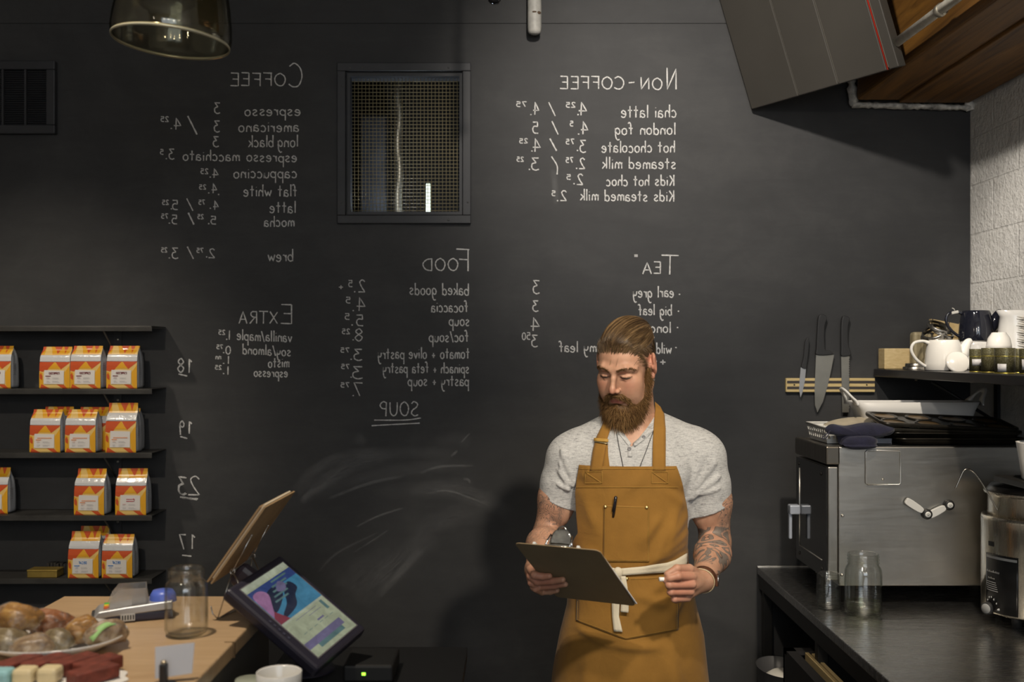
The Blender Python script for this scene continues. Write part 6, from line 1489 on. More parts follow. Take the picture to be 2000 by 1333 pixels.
def skin_mat():
    m = bpy.data.materials.new('skin'); m.use_nodes = True; t = NT(m); b = t.n['Principled BSDF']
    v = t.coord('Object'); n = t.noise(v, 40, 4, .6)
    base = t.ramp(n, [(.35, (.45, .245, .158)), (.65, (.52, .295, .195))])
    def A(n_): a = t.new('ShaderNodeAttribute'); a.attribute_name = n_; return a.outputs['Fac']
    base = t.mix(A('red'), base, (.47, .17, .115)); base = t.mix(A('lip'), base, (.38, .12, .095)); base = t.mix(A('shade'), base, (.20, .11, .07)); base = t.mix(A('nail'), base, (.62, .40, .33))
    # tattoos: swirling inked bands, bold on one forearm, fine elsewhere
    wv = t.noise(v, 11.5, .4, .4, 2.0); fr_ = t.math('FRACT', t.math('MULTIPLY', wv, 4.4)); ed = t.math('ABSOLUTE', t.math('SUBTRACT', fr_, .5))
    bold = t.ramp(ed, [(.23, (1, 1, 1)), (.27, (0, 0, 0))]); rim = t.ramp(ed, [(.17, (0, 0, 0)), (.20, (1, 1, 1))])
    wf = t.noise(v, 26, 1.5, .5, 1.2); ff = t.math('ABSOLUTE', t.math('SUBTRACT', t.math('FRACT', t.math('MULTIPLY', wf, 9.0)), .5))
    fine = t.ramp(ff, [(.10, (1, 1, 1)), (.17, (0, 0, 0))]); gr = t.ramp(t.noise(v, 24, 3, .6), [(.52, (0, 0, 0)), (.62, (.55,)*3)])
    fine = t.math('MAXIMUM', fine, gr)
    ink = t.mix(rim, (.17, .155, .135), (.055, .052, .05))
    base = t.mix(t.math('MULTIPLY', t.math('MULTIPLY', A('bold'), bold), .88), base, ink)
    base = t.mix(t.math('MULTIPLY', t.math('MULTIPLY', A('fine'), fine), .85), base, (.10, .088, .08))
    t.link(base, b.inputs['Base Color']); b.inputs['Roughness'].default_value = .5; b.inputs['Specular IOR Level'].default_value = .4
    b.inputs['Subsurface Weight'].default_value = .12; b.inputs['Subsurface Radius'].default_value = (1, .35, .2); b.inputs['Subsurface Scale'].default_value = .006
    t.link(t.bump(t.noise(v, 220, 3), .08, .002), b.inputs['Normal']); return m
body = np_mesh('body', vB, fB, skin_mat(), man)
def sm01(a, b, x): t_ = np.clip((x-a)/(b-a), 0, 1); return t_*t_*(3-2*t_)
hl = (vB-HO) @ HR.T
def blob(c, r): return np.exp(-(((hl-np.array(c))/np.array(r))**2).sum(1))
red = .55*np.maximum(blob((-.04, .07, -.02), (.02, .04, .02)), blob((.04, .07, -.02), (.02, .04, .02)))+.6*blob((0, .118, -.028), (.014, .02, .014))+.5*(np.abs(hl[:, 0]) > .074)*(np.abs(hl[:, 2]-.005) < .04)*(np.abs(hl[:, 1]) < .04)
hand_m = np.zeros(len(vB))
for c in (Q(1325, 1145, 2.79), Q(1062, 1140, 2.79)): hand_m = np.maximum(hand_m, np.exp(-(np.linalg.norm(vB-c, axis=1)/.055)**4))
fattr(body, 'red', np.clip(red+.55*hand_m, 0, .8))
lip = np.exp(-((hl[:, 0]/.025)**4+((hl[:, 2]+.0655)/.0085)**4))*(hl[:, 1] > .082)
fattr(body, 'lip', np.clip(lip, 0, .9))
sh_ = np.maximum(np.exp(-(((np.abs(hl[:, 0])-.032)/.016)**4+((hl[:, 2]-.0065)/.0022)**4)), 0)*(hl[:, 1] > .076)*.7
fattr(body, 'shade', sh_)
nl = np.zeros(len(vB))
for (px, py) in ((1074, 1124.5), (1100, 1132), (1104.5, 1140.5)):
    c = ob(px, py, .014); nl = np.maximum(nl, np.exp(-(np.linalg.norm(vB-c, axis=1)/.0062)**6))
fattr(body, 'nail', .7*nl)
def along(a, b):
    ab = b-a; return ((vB-a) @ ab)/(ab @ ab), np.linalg.norm(np.cross(vB-a, ab), axis=1)/np.linalg.norm(ab)
tR, dR = along(elR, wrR); tRu, dRu = along(shR, elR); tL, dL = along(shL, elL); tLf, dLf = along(elL, wrL)
fattr(body, 'bold', ((sm01(-.12, -.02, tR)*(1-sm01(.80, .86, tR)))*(dR < .075)*(vB[:, 0] > .52)))
outer = sm01(.0, .02, (vB[:, 0]-(shR+(elR-shR)*np.clip(tRu, 0, 1)[:, None])[:, 0]))
fR = (sm01(.35, .40, tRu)*(1-sm01(.86, .90, tRu)))*(dRu < .08)*outer
fL = (sm01(.3, .35, tL)*(1-sm01(.74, .80, tL)))*(dL < .075)*(vB[:, 0] < .20)*(1-sm01(.02, .03, vB[:, 0]-(shL+(elL-shL)*np.clip(tL, 0, 1)[:, None])[:, 0]))
fLf = (sm01(-.1, .05, tLf)*(1-sm01(.5, .6, tLf)))*(dLf < .07)*(vB[:, 0] < .2)*.6
fattr(body, 'fine', np.clip(fR+fL+fLf, 0, 1))

# ---- shirt
FS = Field(rng_(.02, .72, .003), rng_(2.86, 3.30, .003), rng_(.99, 1.60, .003))
torso(FS, .0)
def sleeve(S0, E, t1, r0, r1, off):
    H_ = S0+(E-S0)*t1
    FS.chain([S0, (S0+H_)/2+off*.5, H_+off], (r0, (r0+r1)/2+.001, r1), .028, .02)
    ax = (E-S0)/np.linalg.norm(E-S0); return H_+off, ax
hmL, axL = sleeve(shL, elL, .60, .063, .0615, np.array((.005, -.008, 0))); hmR, axR = sleeve(shR, elR, .62, .067, .0690, np.array((-.005, -.010, 0)))
X, Y, Z = FS.pts((slice(None),)*3)
def cutplane(h, ax, cond): 
    pl = ((X-h[0])*ax[0]+(Y-h[1])*ax[1]+(Z-h[2])*ax[2]); FS.d[:] = np.where(cond, np.maximum(FS.d, pl), FS.d)
axL2 = axL+np.array((-.16, 0, 0)); axL2 /= np.linalg.norm(axL2); axR2 = axR+np.array((.22, 0, 0)); axR2 /= np.linalg.norm(axR2)
cutplane(hmL-axL2*.012, axL2, (X < .195) & (Z < 1.36)); cutplane(hmR-axR2*.010, axR2, (X > .532) & (Z < 1.36))
# cloth folds near the armpits and along the sleeves
def foldS(a, b, w, amp):
    a, b = np.array(a), np.array(b); d = Field.cap_d(X, Y, Z, a, b, 0, 0); FS.d[:] -= (amp*np.exp(-(d/w)**2)).astype(np.float32)
for (a, b, w, am) in (((1120, 940), (1096, 880), .012, .006), ((1118, 950), (1076, 910), .010, .005), ((1116, 962), (1070, 938), .010, .005), ((1125, 925), (1150, 890), .012, .004),
                      ((1345, 960), (1372, 890), .012, .007), ((1348, 965), (1395, 905), .011, .007), ((1350, 972), (1408, 930), .010, .006), ((1338, 950), (1310, 905), .012, .005), ((1345, 975), (1405, 955), .009, .004), ((1325, 900), (1345, 935), .010, .004), ((1352, 940), (1360, 1040), .012, .004), ((1108, 955), (1092, 905), .009, .004), ((1362, 950), (1385, 900), .009, .004), ((1180, 860), (1140, 905), .014, .003), ((1300, 850), (1340, 900), .014, .003)):
    foldS(Q(*a, 3.03), Q(*b, 3.03), w*.8, am*1.5)
# neck opening and the open placket
nk = Field.cap_d(X, Y, Z, H(0, -.03, -.03), Q(1240, 858, 3.12), .064, .066)
FS.d[:] = np.maximum(FS.d, -np.where(Z > Q(0, 842)[2], nk, .2))
vz = Q(1233, 868)[2]; vx = Q(1233, 868, 3.0)[0]
wed = np.maximum(np.abs(X-vx-.02*(Z-vz)/.06*.25)-(Z-vz)*.80, Y-3.11); wed = np.maximum(wed, vz-Z)
FS.d[:] = np.maximum(FS.d, -wed)
FS.d[:] = np.maximum(FS.d, Q(0, 1115)[2]-Z)
def shirt_mat():
    m = bpy.data.materials.new('heather_jersey'); m.use_nodes = True; t = NT(m); b = t.n['Principled BSDF']
    v = t.coord('Object', (60, 60, 420)); n = t.noise(v, 1.0, 3, .7, .3); v2 = t.coord('Object'); n2 = t.noise(v2, 260, 3, .6)
    c = t.ramp(n, [(.30, (.13, .13, .135)), (.42, (.40, .40, .40)), (.60, (.52, .52, .51)), (.8, (.60, .60, .585))])
    c = t.mix(.22, c, t.ramp(n2, [(.35, (.2, .2, .2)), (.65, (.65, .65, .64))])); t.link(c, b.inputs['Base Color'])
    b.inputs['Roughness'].default_value = .9; b.inputs['Sheen Weight'].default_value = .15; b.inputs['Specular IOR Level'].default_value = .2
    w = t.noise(v2, 22, 3, .6, .8); t.link(t.bump(t.math('ADD', t.math('MULTIPLY', w, .8), t.math('MULTIPLY', n2, .08)), .35, .012), b.inputs['Normal']); return m
vS, fS = FS.mesh(); shirt = np_mesh('shirt', vS, fS, shirt_mat(), man); tag(shirt, 'heathered grey short sleeved henley shirt')
M_BTN = mat('button_grey', (.16, .16, .165), .4)
def first_hit(px, py, fields, y0=2.6, y1=3.3):
    d = np.array(((px-VX)/FPX, 1, -(py-VY)/FPX)); o_ = np.array((0, 0, CAMZ)); s = y0
    while s < y1:
        p = o_+d*s; v = min(f.sample(p) if (f.x[0] < p[0] < f.x[-1] and f.y[0] < p[1] < f.y[-1] and f.z[0] < p[2] < f.z[-1]) else .05 for f in fields)
        if v < .0006: return Vector(p)
        s += min(.006, max(.0006, v*.7))
    return None
# collar band along the neck opening and the placket
def ribbon3(rows, name, m, parent, thick=.0016, lift=.0):
    b = MB(); b.grid(rows, 0, True); o = b.build(name, m, parent); solid(o, thick, 0); return o
def surf_ribbon(left, right, name, m, parent, fields, off=.003, thick=.0018, n=18, cols=4):
    """left/right: photo polylines of a band's edges; follows the surface of the fields"""
    def rs(pl, t):
        pl = [np.array(p, float) for p in pl]; L = [0]
        for a, c in zip(pl[:-1], pl[1:]): L.append(L[-1]+np.linalg.norm(c-a))
        s = t*L[-1]; i = max(0, min(len(pl)-2, int(np.searchsorted(L, s))-1)); return pl[i]+(pl[i+1]-pl[i])*((s-L[i])/(L[i+1]-L[i]+1e-9))
    rows = []; last = None
    for i in range(n+1):
        a, c = rs(left, i/n), rs(right, i/n); row = []
        for k in range(cols+1):
            p = a+(c-a)*k/cols; h = first_hit(p[0], p[1], fields)
            if h is None: h = Vector(P(p[0], p[1], (row[-1].y if row else (rows[-1][k].y if rows else 3.0))+.0))
            else: h = h-Vector(((p[0]-VX)/FPX, 1, -(p[1]-VY)/FPX)).normalized()*off
            row.append(h)
        rows.append(row)
    R_ = np.array([[list(p) for p in r] for r in rows])
    for _ in range(3): R_[1:-1, :, 1] = .25*R_[:-2, :, 1]+.5*R_[1:-1, :, 1]+.25*R_[2:, :, 1]
    return ribbon3([[Vector(p) for p in r] for r in R_], name, m, parent, thick)
M_SH = shirt.data.materials[0]
surf_ribbon([(1196, 836), (1212, 852), (1229, 873)], [(1204, 828), (1218, 846), (1233, 867)], 'neck_band', M_SH, shirt, [FS, FB], .002, .002, 12, 2)
surf_ribbon([(1236, 867), (1256, 849), (1276, 828)], [(1240, 874), (1263, 856), (1284, 834)], 'neck_band', M_SH, shirt, [FS, FB], .002, .002, 12, 2)
surf_ribbon([(1226, 872), (1226, 893)], [(1234, 872), (1235, 893)], 'placket', M_SH, shirt, [FS], .0015, .0016, 8, 2)
for (px, py) in ((1229, 877), (1257, 854)):
    h = first_hit(px, py, [FS, FB]); b = MB(); b.lathe([(.0001, .0012), (.003, .0012), (.0045, .0022), (.0055, .0010), (.0056, -.001)], 20, M=Matrix.Translation(h+Vector((0, -.003, 0))) @ rotm('X', 80)); b.build('button', M_BTN, shirt)
surf_ribbon([(1202, 835), (1208, 870), (1218, 920)], [(1203.2, 835), (1209.2, 870), (1219.2, 920)], 'necklace', mat('cord_black', (.02, .018, .018), .6), man, [FS, FB], .003, .0016, 16, 1)
surf_ribbon([(1277, 838), (1262, 880), (1246, 920)], [(1278.2, 838), (1263.2, 880), (1247.2, 920)], 'necklace', bpy.data.materials['cord_black'], man, [FS, FB], .003, .0016, 16, 1)

# ---- apron
AP = [(912, 1131, 1319, .195, 1237, .138, 0), (940, 1127, 1329, .195, 1236, .146, 0), (968, 1124, 1337, .195, 1236, .151, 0), (1016, 1126, 1345, .190, 1236, .152, 0), (1050, 1129, 1347, .186, 1235, .149, 0), (1085, 1124, 1342, .178, 1233, .143, .3), (1110, 1118, 1342, .176, 1231, .142, 1),
      (1140, 1115, 1348, .182, 1232, .147, 1), (1172, 1112, 1355, .189, 1233, .153, 1), (1206, 1109, 1362, .196, 1235, .158, 1), (1264, 1095, 1376, .2175, 1235, .166, 1), (1333, 1082, 1383, .233, 1232, .172, 1), (1420, 1072, 1392, .248, 1232, .178, 1), (1490, 1068, 1396, .254, 1232, .18, 1)]
apy = np.array([r[0] for r in AP], float)
def apv(py, k): return np.interp(py, apy, [r[k] for r in AP])
NR, NC = 150, 90
FOLDS = [((1345, 1050), (1262, 1100), 9, .007), ((1340, 1075), (1275, 1098), 6, .005), ((1345, 1010), (1290, 1075), 10, .006), ((1300, 960), (1345, 1000), 9, .004), ((1335, 1110), (1260, 1160), 8, .007), ((1345, 1125), (1280, 1180), 8, .006), ((1340, 1150), (1300, 1215), 9, .006),
         ((1130, 1235), (1180, 1256), 7, .006), ((1180, 1256), (1275, 1262), 7, .006), ((1140, 1120), (1190, 1135), 8, .004), ((1250, 930), (1210, 965), 10, .003), ((1150, 1280), (1140, 1400), 14, .006), ((1300, 1270), (1330, 1420), 16, .007), ((1230, 1275), (1225, 1420), 22, .005), ((1180, 1100), (1130, 1075), 8, .004), ((1300, 1030), (1265, 1105), 8, .006), ((1285, 1010), (1250, 1060), 9, .004), ((1240, 1160), (1320, 1190), 9, .005), ((1140, 975), (1165, 1040), 12, .004), ((1325, 985), (1300, 1060), 9, .005)]
def fold_at(px, py):
    s = 0
    for (a, b, w, amp) in FOLDS:
        ax, ay = a; bx, by = b; L2 = (bx-ax)**2+(by-ay)**2; t_ = np.clip(((px-ax)*(bx-ax)+(py-ay)*(by-ay))/L2, 0, 1)
        d2 = (px-ax-(bx-ax)*t_)**2+(py-ay-(by-ay)*t_)**2; s = s+2.5*amp*np.exp(-d2/w**2)*np.sin(np.pi*np.clip(.12+.76*t_, 0, 1))
    return s
GX = np.zeros((NR+1, NC+1)); GY = GX.copy(); GZ = GX.copy()
for i in range(NR+1):
    py = 912+(1490-912)*i/NR; a, wr, bb = apv(py, 3), apv(py, 6), apv(py, 5); ks = .00150*(1-wr)+.00154*wr; c = (apv(py, 4)-1000)*ks; z = CAMZ-(py-VY)*.00148
    t0 = math.asin(np.clip(((apv(py, 1)-1000)*ks-c)/a, -.999, .999)); t1 = math.asin(np.clip(((apv(py, 2)-1000)*ks-c)/a, -.999, .999))
    t0 = t0*(1-wr)+math.radians(-102)*wr; t1 = t1*(1-wr)+math.radians(102)*wr
    for j in range(NC+1):
        th_ = t0+(t1-t0)*j/NC; x = c+a*math.sin(th_); y = MY-bb*math.cos(th_); px = 1000+x/.0015
        n_ = np.array((math.sin(th_)/a, -math.cos(th_)/bb)); n_ /= np.linalg.norm(n_); f = float(fold_at(px, py))*max(0, math.cos(th_))
        GX[i, j] = x+n_[0]*f; GY[i, j] = y+n_[1]*f; GZ[i, j] = z
# keep the cloth outside the shirt
for i in range(NR+1):
    for j in range(NC+1):
        p = (GX[i, j], GY[i, j], GZ[i, j])
        if FS.z[1] < p[2] < FS.z[-2] and FS.y[1] < p[1] < FS.y[-2] and FS.x[1] < p[0] < FS.x[-2]:
            v = FS.sample(p)
            if v < .006 and abs(p[0]-.37) < .16: GY[i, j] -= min(.05, (.006-v)*1.1)
for _ in range(5):
    for G_ in (GY,): G_[1:-1, 1:-1] = .5*G_[1:-1, 1:-1]+.125*(G_[:-2, 1:-1]+G_[2:, 1:-1]+G_[1:-1, :-2]+G_[1:-1, 2:])
for i in range(NR+1):
    for j in range(NC+1):
        for _ in range(10):
            p = (GX[i, j], GY[i, j], GZ[i, j])
            if not (FS.z[1] < p[2] < FS.z[-2] and FS.y[1] < p[1] < FS.y[-2] and FS.x[1] < p[0] < FS.x[-2] and GZ[i, j] > 1.10): break
            if FS.sample(p) > .0045: break
            GY[i, j] -= .003
def ap_y(x, z):
    i = (CAMZ-z)/.00148; i = (i+VY-912)/(1490-912)*NR; i = min(max(i, 0), NR-1e-6); i0 = int(i); f = i-i0; r = []
    for k in (i0, i0+1):
        m_ = slice(8, NC-7) if GZ[k, 0] < 1.10 else slice(0, NC+1); r.append(np.interp(x, GX[k, m_], GY[k, m_]))
    return r[0]*(1-f)+r[1]*f
def onap(px, py, off=.003):
    Y = 2.96
    for _ in range(8):
        p = P(px, py, Y); Y = .5*Y+.5*(ap_y(p.x, p.z)-off)
    return P(px, py, Y)
def canvas_mat(name, c, bs=1.0):
    m = bpy.data.materials.new(name); m.use_nodes = True; t = NT(m); b = t.n['Principled BSDF']; v = t.coord('Object'); n = t.noise(v, 7, 5, .6)
    t.link(t.ramp(n, [(.3, tuple(x*.84 for x in c)), (.7, tuple(x*1.12 for x in c))]), b.inputs['Base Color']); b.inputs['Roughness'].default_value = .85; b.inputs['Sheen Weight'].default_value = .1; b.inputs['Specular IOR Level'].default_value = .25
    wv = t.noise(t.coord('Object', (1, 1, .25)), 600, 2); w2 = t.noise(v, 16, 4, .6, .6)
    t.link(t.bump(t.math('ADD', t.math('MULTIPLY', wv, .10*bs), t.math('MULTIPLY', w2, .9)), .3, .01), b.inputs['Normal']); return m
M_APR = canvas_mat('mustard_canvas', (.262, .130, .024)); M_STI = mat('stitch_yellow', (.42, .24, .045), .7); M_TIE = canvas_mat('cream_webbing', (.62, .56, .43)); M_RIV = mat('brass_rivet', (.72, .55, .24), .22, metal=1.0)
b = MB(); b.grid([[Vector((GX[i, j], GY[i, j], GZ[i, j])) for j in range(NC+1)] for i in range(NR+1)]); apron = b.build('apron', M_APR, man); solid(apron, .0022, -1); tag(apron, 'mustard canvas bib apron')
def ap_patch(top, bot, left_right, name, off=.0035, n=26, m_=16):
    rows = []
    for i in range(n+1):
        row = []
        for j in range(m_+1):
            u_ = j/m_; x0_ = np.interp(u_, top[0], top[1]); yt = np.interp(u_, top[0], top[2]); xb = np.interp(u_, bot[0], bot[1]); yb = np.interp(u_, bot[0], bot[2])
            f = i/n; row.append(onap(x0_+(xb-x0_)*f, yt+(yb-yt)*f, off))
        rows.append(row)
    return ribbon3(rows, name, M_APR, apron, .0022)
ap_patch(((0, 1), (1180, 1268), (987, 990)), ((0, 1), (1178, 1268), (1097, 1098)), None, 'chest_pocket')
ap_patch(((0, .45, .85, 1), (1127, 1216, 1290, 1326), (1150, 1128, 1126, 1122)), ((0, .49, 1), (1125, 1222, 1325), (1213, 1250, 1231)), None, 'waist_pocket', .0035, 30, 24)
def stitch(pts, off=.0058, r=.0005):
    b = MB(); pp = []
    for (a, c) in zip(pts[:-1], pts[1:]):
        N = max(2, int(math.hypot(c[0]-a[0], c[1]-a[1])/5)); pp += [(a[0]+(c[0]-a[0])*k/N, a[1]+(c[1]-a[1])*k/N) for k in range(N)]
    pp.append(pts[-1]); b.tube([onap(x, y, off) for x, y in pp], r, 5); b.build('stitching', M_STI, apron)
stitch([(1182, 990), (1181, 1094), (1265, 1095), (1265.5, 992), (1182, 989.5)]); stitch([(1267.5, 992), (1267, 1097), (1179, 1096.5)]); stitch([(1128, 1175), (1127, 1211), (1222, 1247), (1322.5, 1229), (1324, 1150)])
stitch([(1124, 952), (1325, 952)], .0035, .0006); stitch([(1131, 916), (1319, 916)], .0035); stitch([(1143, 922), (1176, 922), (1176, 944), (1143, 944), (1143, 922), (1176, 944)], .0035, .0006); stitch([(1273, 922), (1305, 922), (1305, 944), (1273, 944), (1273, 922), (1305, 944)], .0035, .0006)
stitch([(1232, 1132), (1285, 1130)], .0065)
for (px, py) in ((1182.5, 990), (1263, 991.5), (1224.5, 1131)):
    h = onap(px, py, .0065); b = MB(); b.lathe([(.0001, .0025), (.002, .0032), (.0046, .0018), (.0048, -.001)], 18, M=Matrix.Translation(h) @ rotm('X', 84)); b.build('rivet', M_RIV, apron)
# straps
surf_ribbon([(1152, 921), (1158, 880), (1164, 856), (1176, 832), (1184, 810)], [(1175, 921), (1182, 880), (1186, 858), (1194, 832), (1200, 814)], 'strap', M_APR, apron, [FS, FB], .006, .0026, 26)
surf_ribbon([(1174, 921), (1180, 890), (1184, 868)], [(1192, 921), (1188, 890), (1187, 868)], 'strap', M_APR, apron, [FS, FB], .004, .002, 12, 2)
surf_ribbon([(1274, 921), (1275, 870), (1277, 830), (1280, 800), (1279, 785)], [(1300, 921), (1300, 870), (1300, 838), (1298, 812), (1290, 795)], 'strap', M_APR, apron, [FS, FB], .006, .0026, 26)
surf_ribbon([(1160, 856), (1160, 862)], [(1188, 858), (1188, 864)], 'strap_slider', M_STI, apron, [FS, FB], .010, .003, 4)
surf_ribbon([(1161, 862), (1162, 864)], [(1187, 866), (1187, 868)], 'strap_slider', mat('slider_metal', (.45, .38, .22), .3, metal=.9), apron, [FS, FB], .011, .003, 4)
b = MB(); rows = []
for k in range(17):
    a = math.pi*(.02+.96*k/16); c = np.array((.372, 3.125, 1.505)); x = c[0]+.082*math.cos(a); y = c[1]+.075*math.sin(a); rows.append([Vector((x, y, 1.53+.03*math.sin(a))), Vector((x*1.0+.004*math.cos(a), y+.012*math.sin(a), 1.50+.03*math.sin(a)))])
b.grid(rows); o = b.build('strap', M_APR, apron); solid(o, .0026)
# tie
def tie(top, bot, n=24, off=.008, name='tie'):
    rows = []
    for i in range(n+1):
        t_ = i/n; x0_, y0_ = [np.interp(t_, [k/(len(top)-1) for k in range(len(top))], [p[d] for p in top]) for d in (0, 1)]; x1_, y1_ = [np.interp(t_, [k/(len(bot)-1) for k in range(len(bot))], [p[d] for p in bot]) for d in (0, 1)]
        rows.append([onap(x0_+(x1_-x0_)*k/3, y0_+(y1_-y0_)*k/3, off) for k in range(4)])
    return ribbon3(rows, name, M_TIE, apron, .003)
tie([(1342, 1081), (1320, 1094), (1303, 1100), (1260, 1107), (1212, 1111)], [(1343, 1104), (1322, 1115), (1303, 1119), (1260, 1121.5), (1212, 1125)])
tie([(1200, 1110), (1160, 1108), (1118, 1100)], [(1200, 1128), (1160, 1124), (1118, 1118)])
b = MB(); c = onap(1207, 1119, .012); b.ball(c, .014, sc=(1.0, .6, 1.15)); b.build('tie_knot', M_TIE, apron)
tie([(1202, 1126), (1200, 1150), (1195, 1180), (1196, 1205), (1199, 1234)], [(1216, 1126), (1214, 1150), (1210, 1180), (1209, 1205), (1216, 1235)], 20, .012, 'tie_end')
tie([(1212, 1126), (1214, 1150), (1213, 1178), (1212, 1196)], [(1222, 1126), (1226, 1150), (1228, 1178), (1227.5, 1197.5)], 16, .018, 'tie_loop')

# ---- trousers and shoes (below the apron)
M_JEAN = mat('dark_denim', (.02, .022, .032), .85, bump=.2, bscale=200)
b = MB(); b.lathe([(.0001, 1.07), (.15, 1.05), (.165, .98), (.165, .90), (.15, .84), (.0001, .80)], 32, c=(.365, MY+.01, 0), sy=.72)
for s in (-1, 1): b.tube([(.365+s*.085, MY+.01, .95), (.365+s*.095, MY, .52), (.365+s*.10, MY+.02, .06)], [.088, .064, .052], 20)
b.build('trousers', M_JEAN, man)
for s in (-1, 1):
    b = MB(); b.box((.365+s*.10-.048, MY-.17, 0), (.365+s*.10+.048, MY+.10, .07), bev=.025); b.build('shoe', mat('shoe_brown', (.06, .03, .015), .5) if 'shoe_brown' not in bpy.data.materials else bpy.data.materials['shoe_brown'], man)

# ---- hair and beard
def strand_mat(name, stops, rough=.42):
    m = bpy.data.materials.new(name); m.use_nodes = True; t = NT(m); b = t.n['Principled BSDF']; a = t.new('ShaderNodeAttribute'); a.attribute_name = 'tone'
    t.link(t.ramp(a.outputs['Fac'], stops), b.inputs['Base Color']); b.inputs['Roughness'].default_value = rough; b.inputs['Specular IOR Level'].default_value = .45 if rough < .45 else .15; return m
M_HAIR = strand_mat('brown_hair', [(0, (.030, .017, .009)), (.5, (.125, .076, .036)), (1, (.34, .225, .11))], .34)
M_BEARD = strand_mat('brown_beard', [(0, (.055, .028, .010)), (.5, (.175, .095, .036)), (1, (.36, .215, .09))], .5)
def strands(base_v, base_f, base_tone, paths, radii, tones, name, m, parent):
    V, F_, T = [np.asarray(base_v)], [np.asarray(base_f)], [np.asarray(base_tone)]; off = len(base_v); vs, fs, ts = [], [], []
    for pth, r, to in zip(paths, radii, tones):
        n = len(pth); pth = np.asarray(pth); d = np.gradient(pth, axis=0); d /= np.linalg.norm(d, axis=1)[:, None]+1e-9
        a = np.cross(d, np.array((.31, .77, .55))); a /= np.linalg.norm(a, axis=1)[:, None]+1e-9; c = np.cross(d, a)
        rr = r*np.linspace(1, .25, n)[:, None]
        ring = np.stack([pth+(a*math.cos(q_)+c*math.sin(q_))*rr for q_ in (0, 2.094, 4.189)], 1).reshape(-1, 3)
        vs.append(ring); ts.append(np.full(3*n, to)); i = np.arange(n-1)[:, None]*3
        for k in range(3): fs.append(np.concatenate([i+k, i+(k+1) % 3, i+3+(k+1) % 3, i+3+k], 1)+off)
        off += 3*n
    if vs: V.append(np.concatenate(vs)); F_.append(np.concatenate(fs)); T.append(np.concatenate(ts))
    o = np_mesh(name, np.concatenate(V), np.concatenate(F_), m, parent); fattr(o, 'tone', np.concatenate(T)); return o
class HField(Field):
    """a field in head coordinates"""
    pass
def hgrid(lo, hi, d): return Field(rng_(lo[0], hi[0], d), rng_(lo[1], hi[1], d), rng_(lo[2], hi[2], d))
def toW(p): return HO+np.asarray(p) @ HR
rs = np.random.RandomState(4)
# beard volume
FBd = hgrid((-.095, -.05, -.20), (.095, .14, .03), .0026)
for s in (-1, 1):
    FBd.chain([(s*.0725, .012, .004), (s*.0700, .014, -.030), (s*.060, .026, -.066), (s*.045, .046, -.092), (s*.023, .070, -.108)], (.0070, .0100, .0160, .0205, .025), .012, .012)
    FBd.chain([(s*.048, .040, -.082), (s*.031, .058, -.116), (s*.012, .068, -.134)], (.019, .024, .026), .015, .012)
    FBd.chain([(s*.004, .1075, -.0480), (s*.018, .100, -.0515), (s*.033, .084, -.066), (s*.037, .074, -.088)], (.0055, .0068, .0078, .011), .005, .006)
FBd.ell((0, .082, -.100), (.032, .023, .022), .012); FBd.ell((0, .068, -.126), (.033, .033, .034), .02); FBd.ell((0, .064, -.142), (.024, .026, .026), .02)
FBd.chain([(0, .095, -.084), (0, .094, -.092)], (.006, .010), .008)
FBd.ell((0, .108, -.0665), (.0265, .024, .0088), .004, None, 'sub')
vb, fb = FBd.mesh(); keep = np.ones(len(vb), bool)
nr = np.random.RandomState(3)
def gradv(F, p):
    e = .003; return np.array([F.sample(p+np.eye(3)[i]*e)-F.sample(p-np.eye(3)[i]*e) for i in range(3)])
paths, rad, ton = [], [], []
sel = nr.choice(len(vb), min(len(vb), 6500), replace=False)
for i in sel:
    p = vb[i]; n_ = gradv(FBd, p); n_ /= np.linalg.norm(n_)+1e-9
    if n_[1] < -.5 or FB.sample(toW(p)) < -.004: continue
    low = np.clip((-.06-p[2])/.08, 0, 1); must = p[2] > -.075 and p[1] > .075
    down = np.array((np.sign(p[0])*(.8 if must else .10)-p[0]*3.0*low, -.05 if not must else -.2, -1.0)); L_h = (.008 if must else .010+.014*low)*nr.uniform(.7, 1.3)
    d = n_*(.35 if must else .50)+down*.62+nr.normal(0, .20, 3); d /= np.linalg.norm(d); d2 = d*.55+down*.6-n_*.1*0; d2 /= np.linalg.norm(d2)
    st = [p-n_*.002, p+d*L_h*.35, p+d*L_h*.62+d2*L_h*.10, p+d*L_h*.75+d2*L_h*.32]
    paths.append(toW(np.array(st))); rad.append(.00055*nr.uniform(.8, 1.3)); ton.append(np.clip(nr.normal(.50, .20)+(.10 if must or abs(p[0]) < .03 else -.10), 0, 1))
beard = strands(toW(vb), fb, np.full(len(vb), .12), paths, rad, ton, 'beard', M_BEARD, man); tag(beard, 'full brown beard and moustache')
# hair cap, swept back
FH = hgrid((-.10, -.135, -.075), (.10, .12, .16), .0026)
FH.ell((0, -.018, .046), (.0785, .101, .094), 0); FH.ell((0, .034, .055), (.0665, .060, .060), .02); FH.ell((.004, .004, .096), (.048, .068, .038), .03); FH.ell((0, -.05, .10), (.055, .05, .034), .03)
Xh, Yh, Zh = FH.pts((slice(None),)*3)
hwl = np.interp(Yh.ravel(), [-.135, -.09, -.055, -.02, -.004, .010, .020, .034, .050, .066, .085, .12], [-.055, -.05, -.045, -.020, .030, .004, .004, .034, .058, .070, .078, .084]).reshape(Yh.shape)
hwl = hwl+np.where((np.abs(Xh) < .04) & (Yh > .03), .006, 0)
cut = ((hwl-Zh)*.8).astype(np.float32); kk = .036; hh_ = np.clip(.5-.5*(cut-FH.d)/kk, 0, 1); FH.d[:] = cut*(1-hh_)+FH.d*hh_+kk*hh_*(1-hh_)
vh, fh_ = FH.mesh(); paths, rad, ton = [], [], []
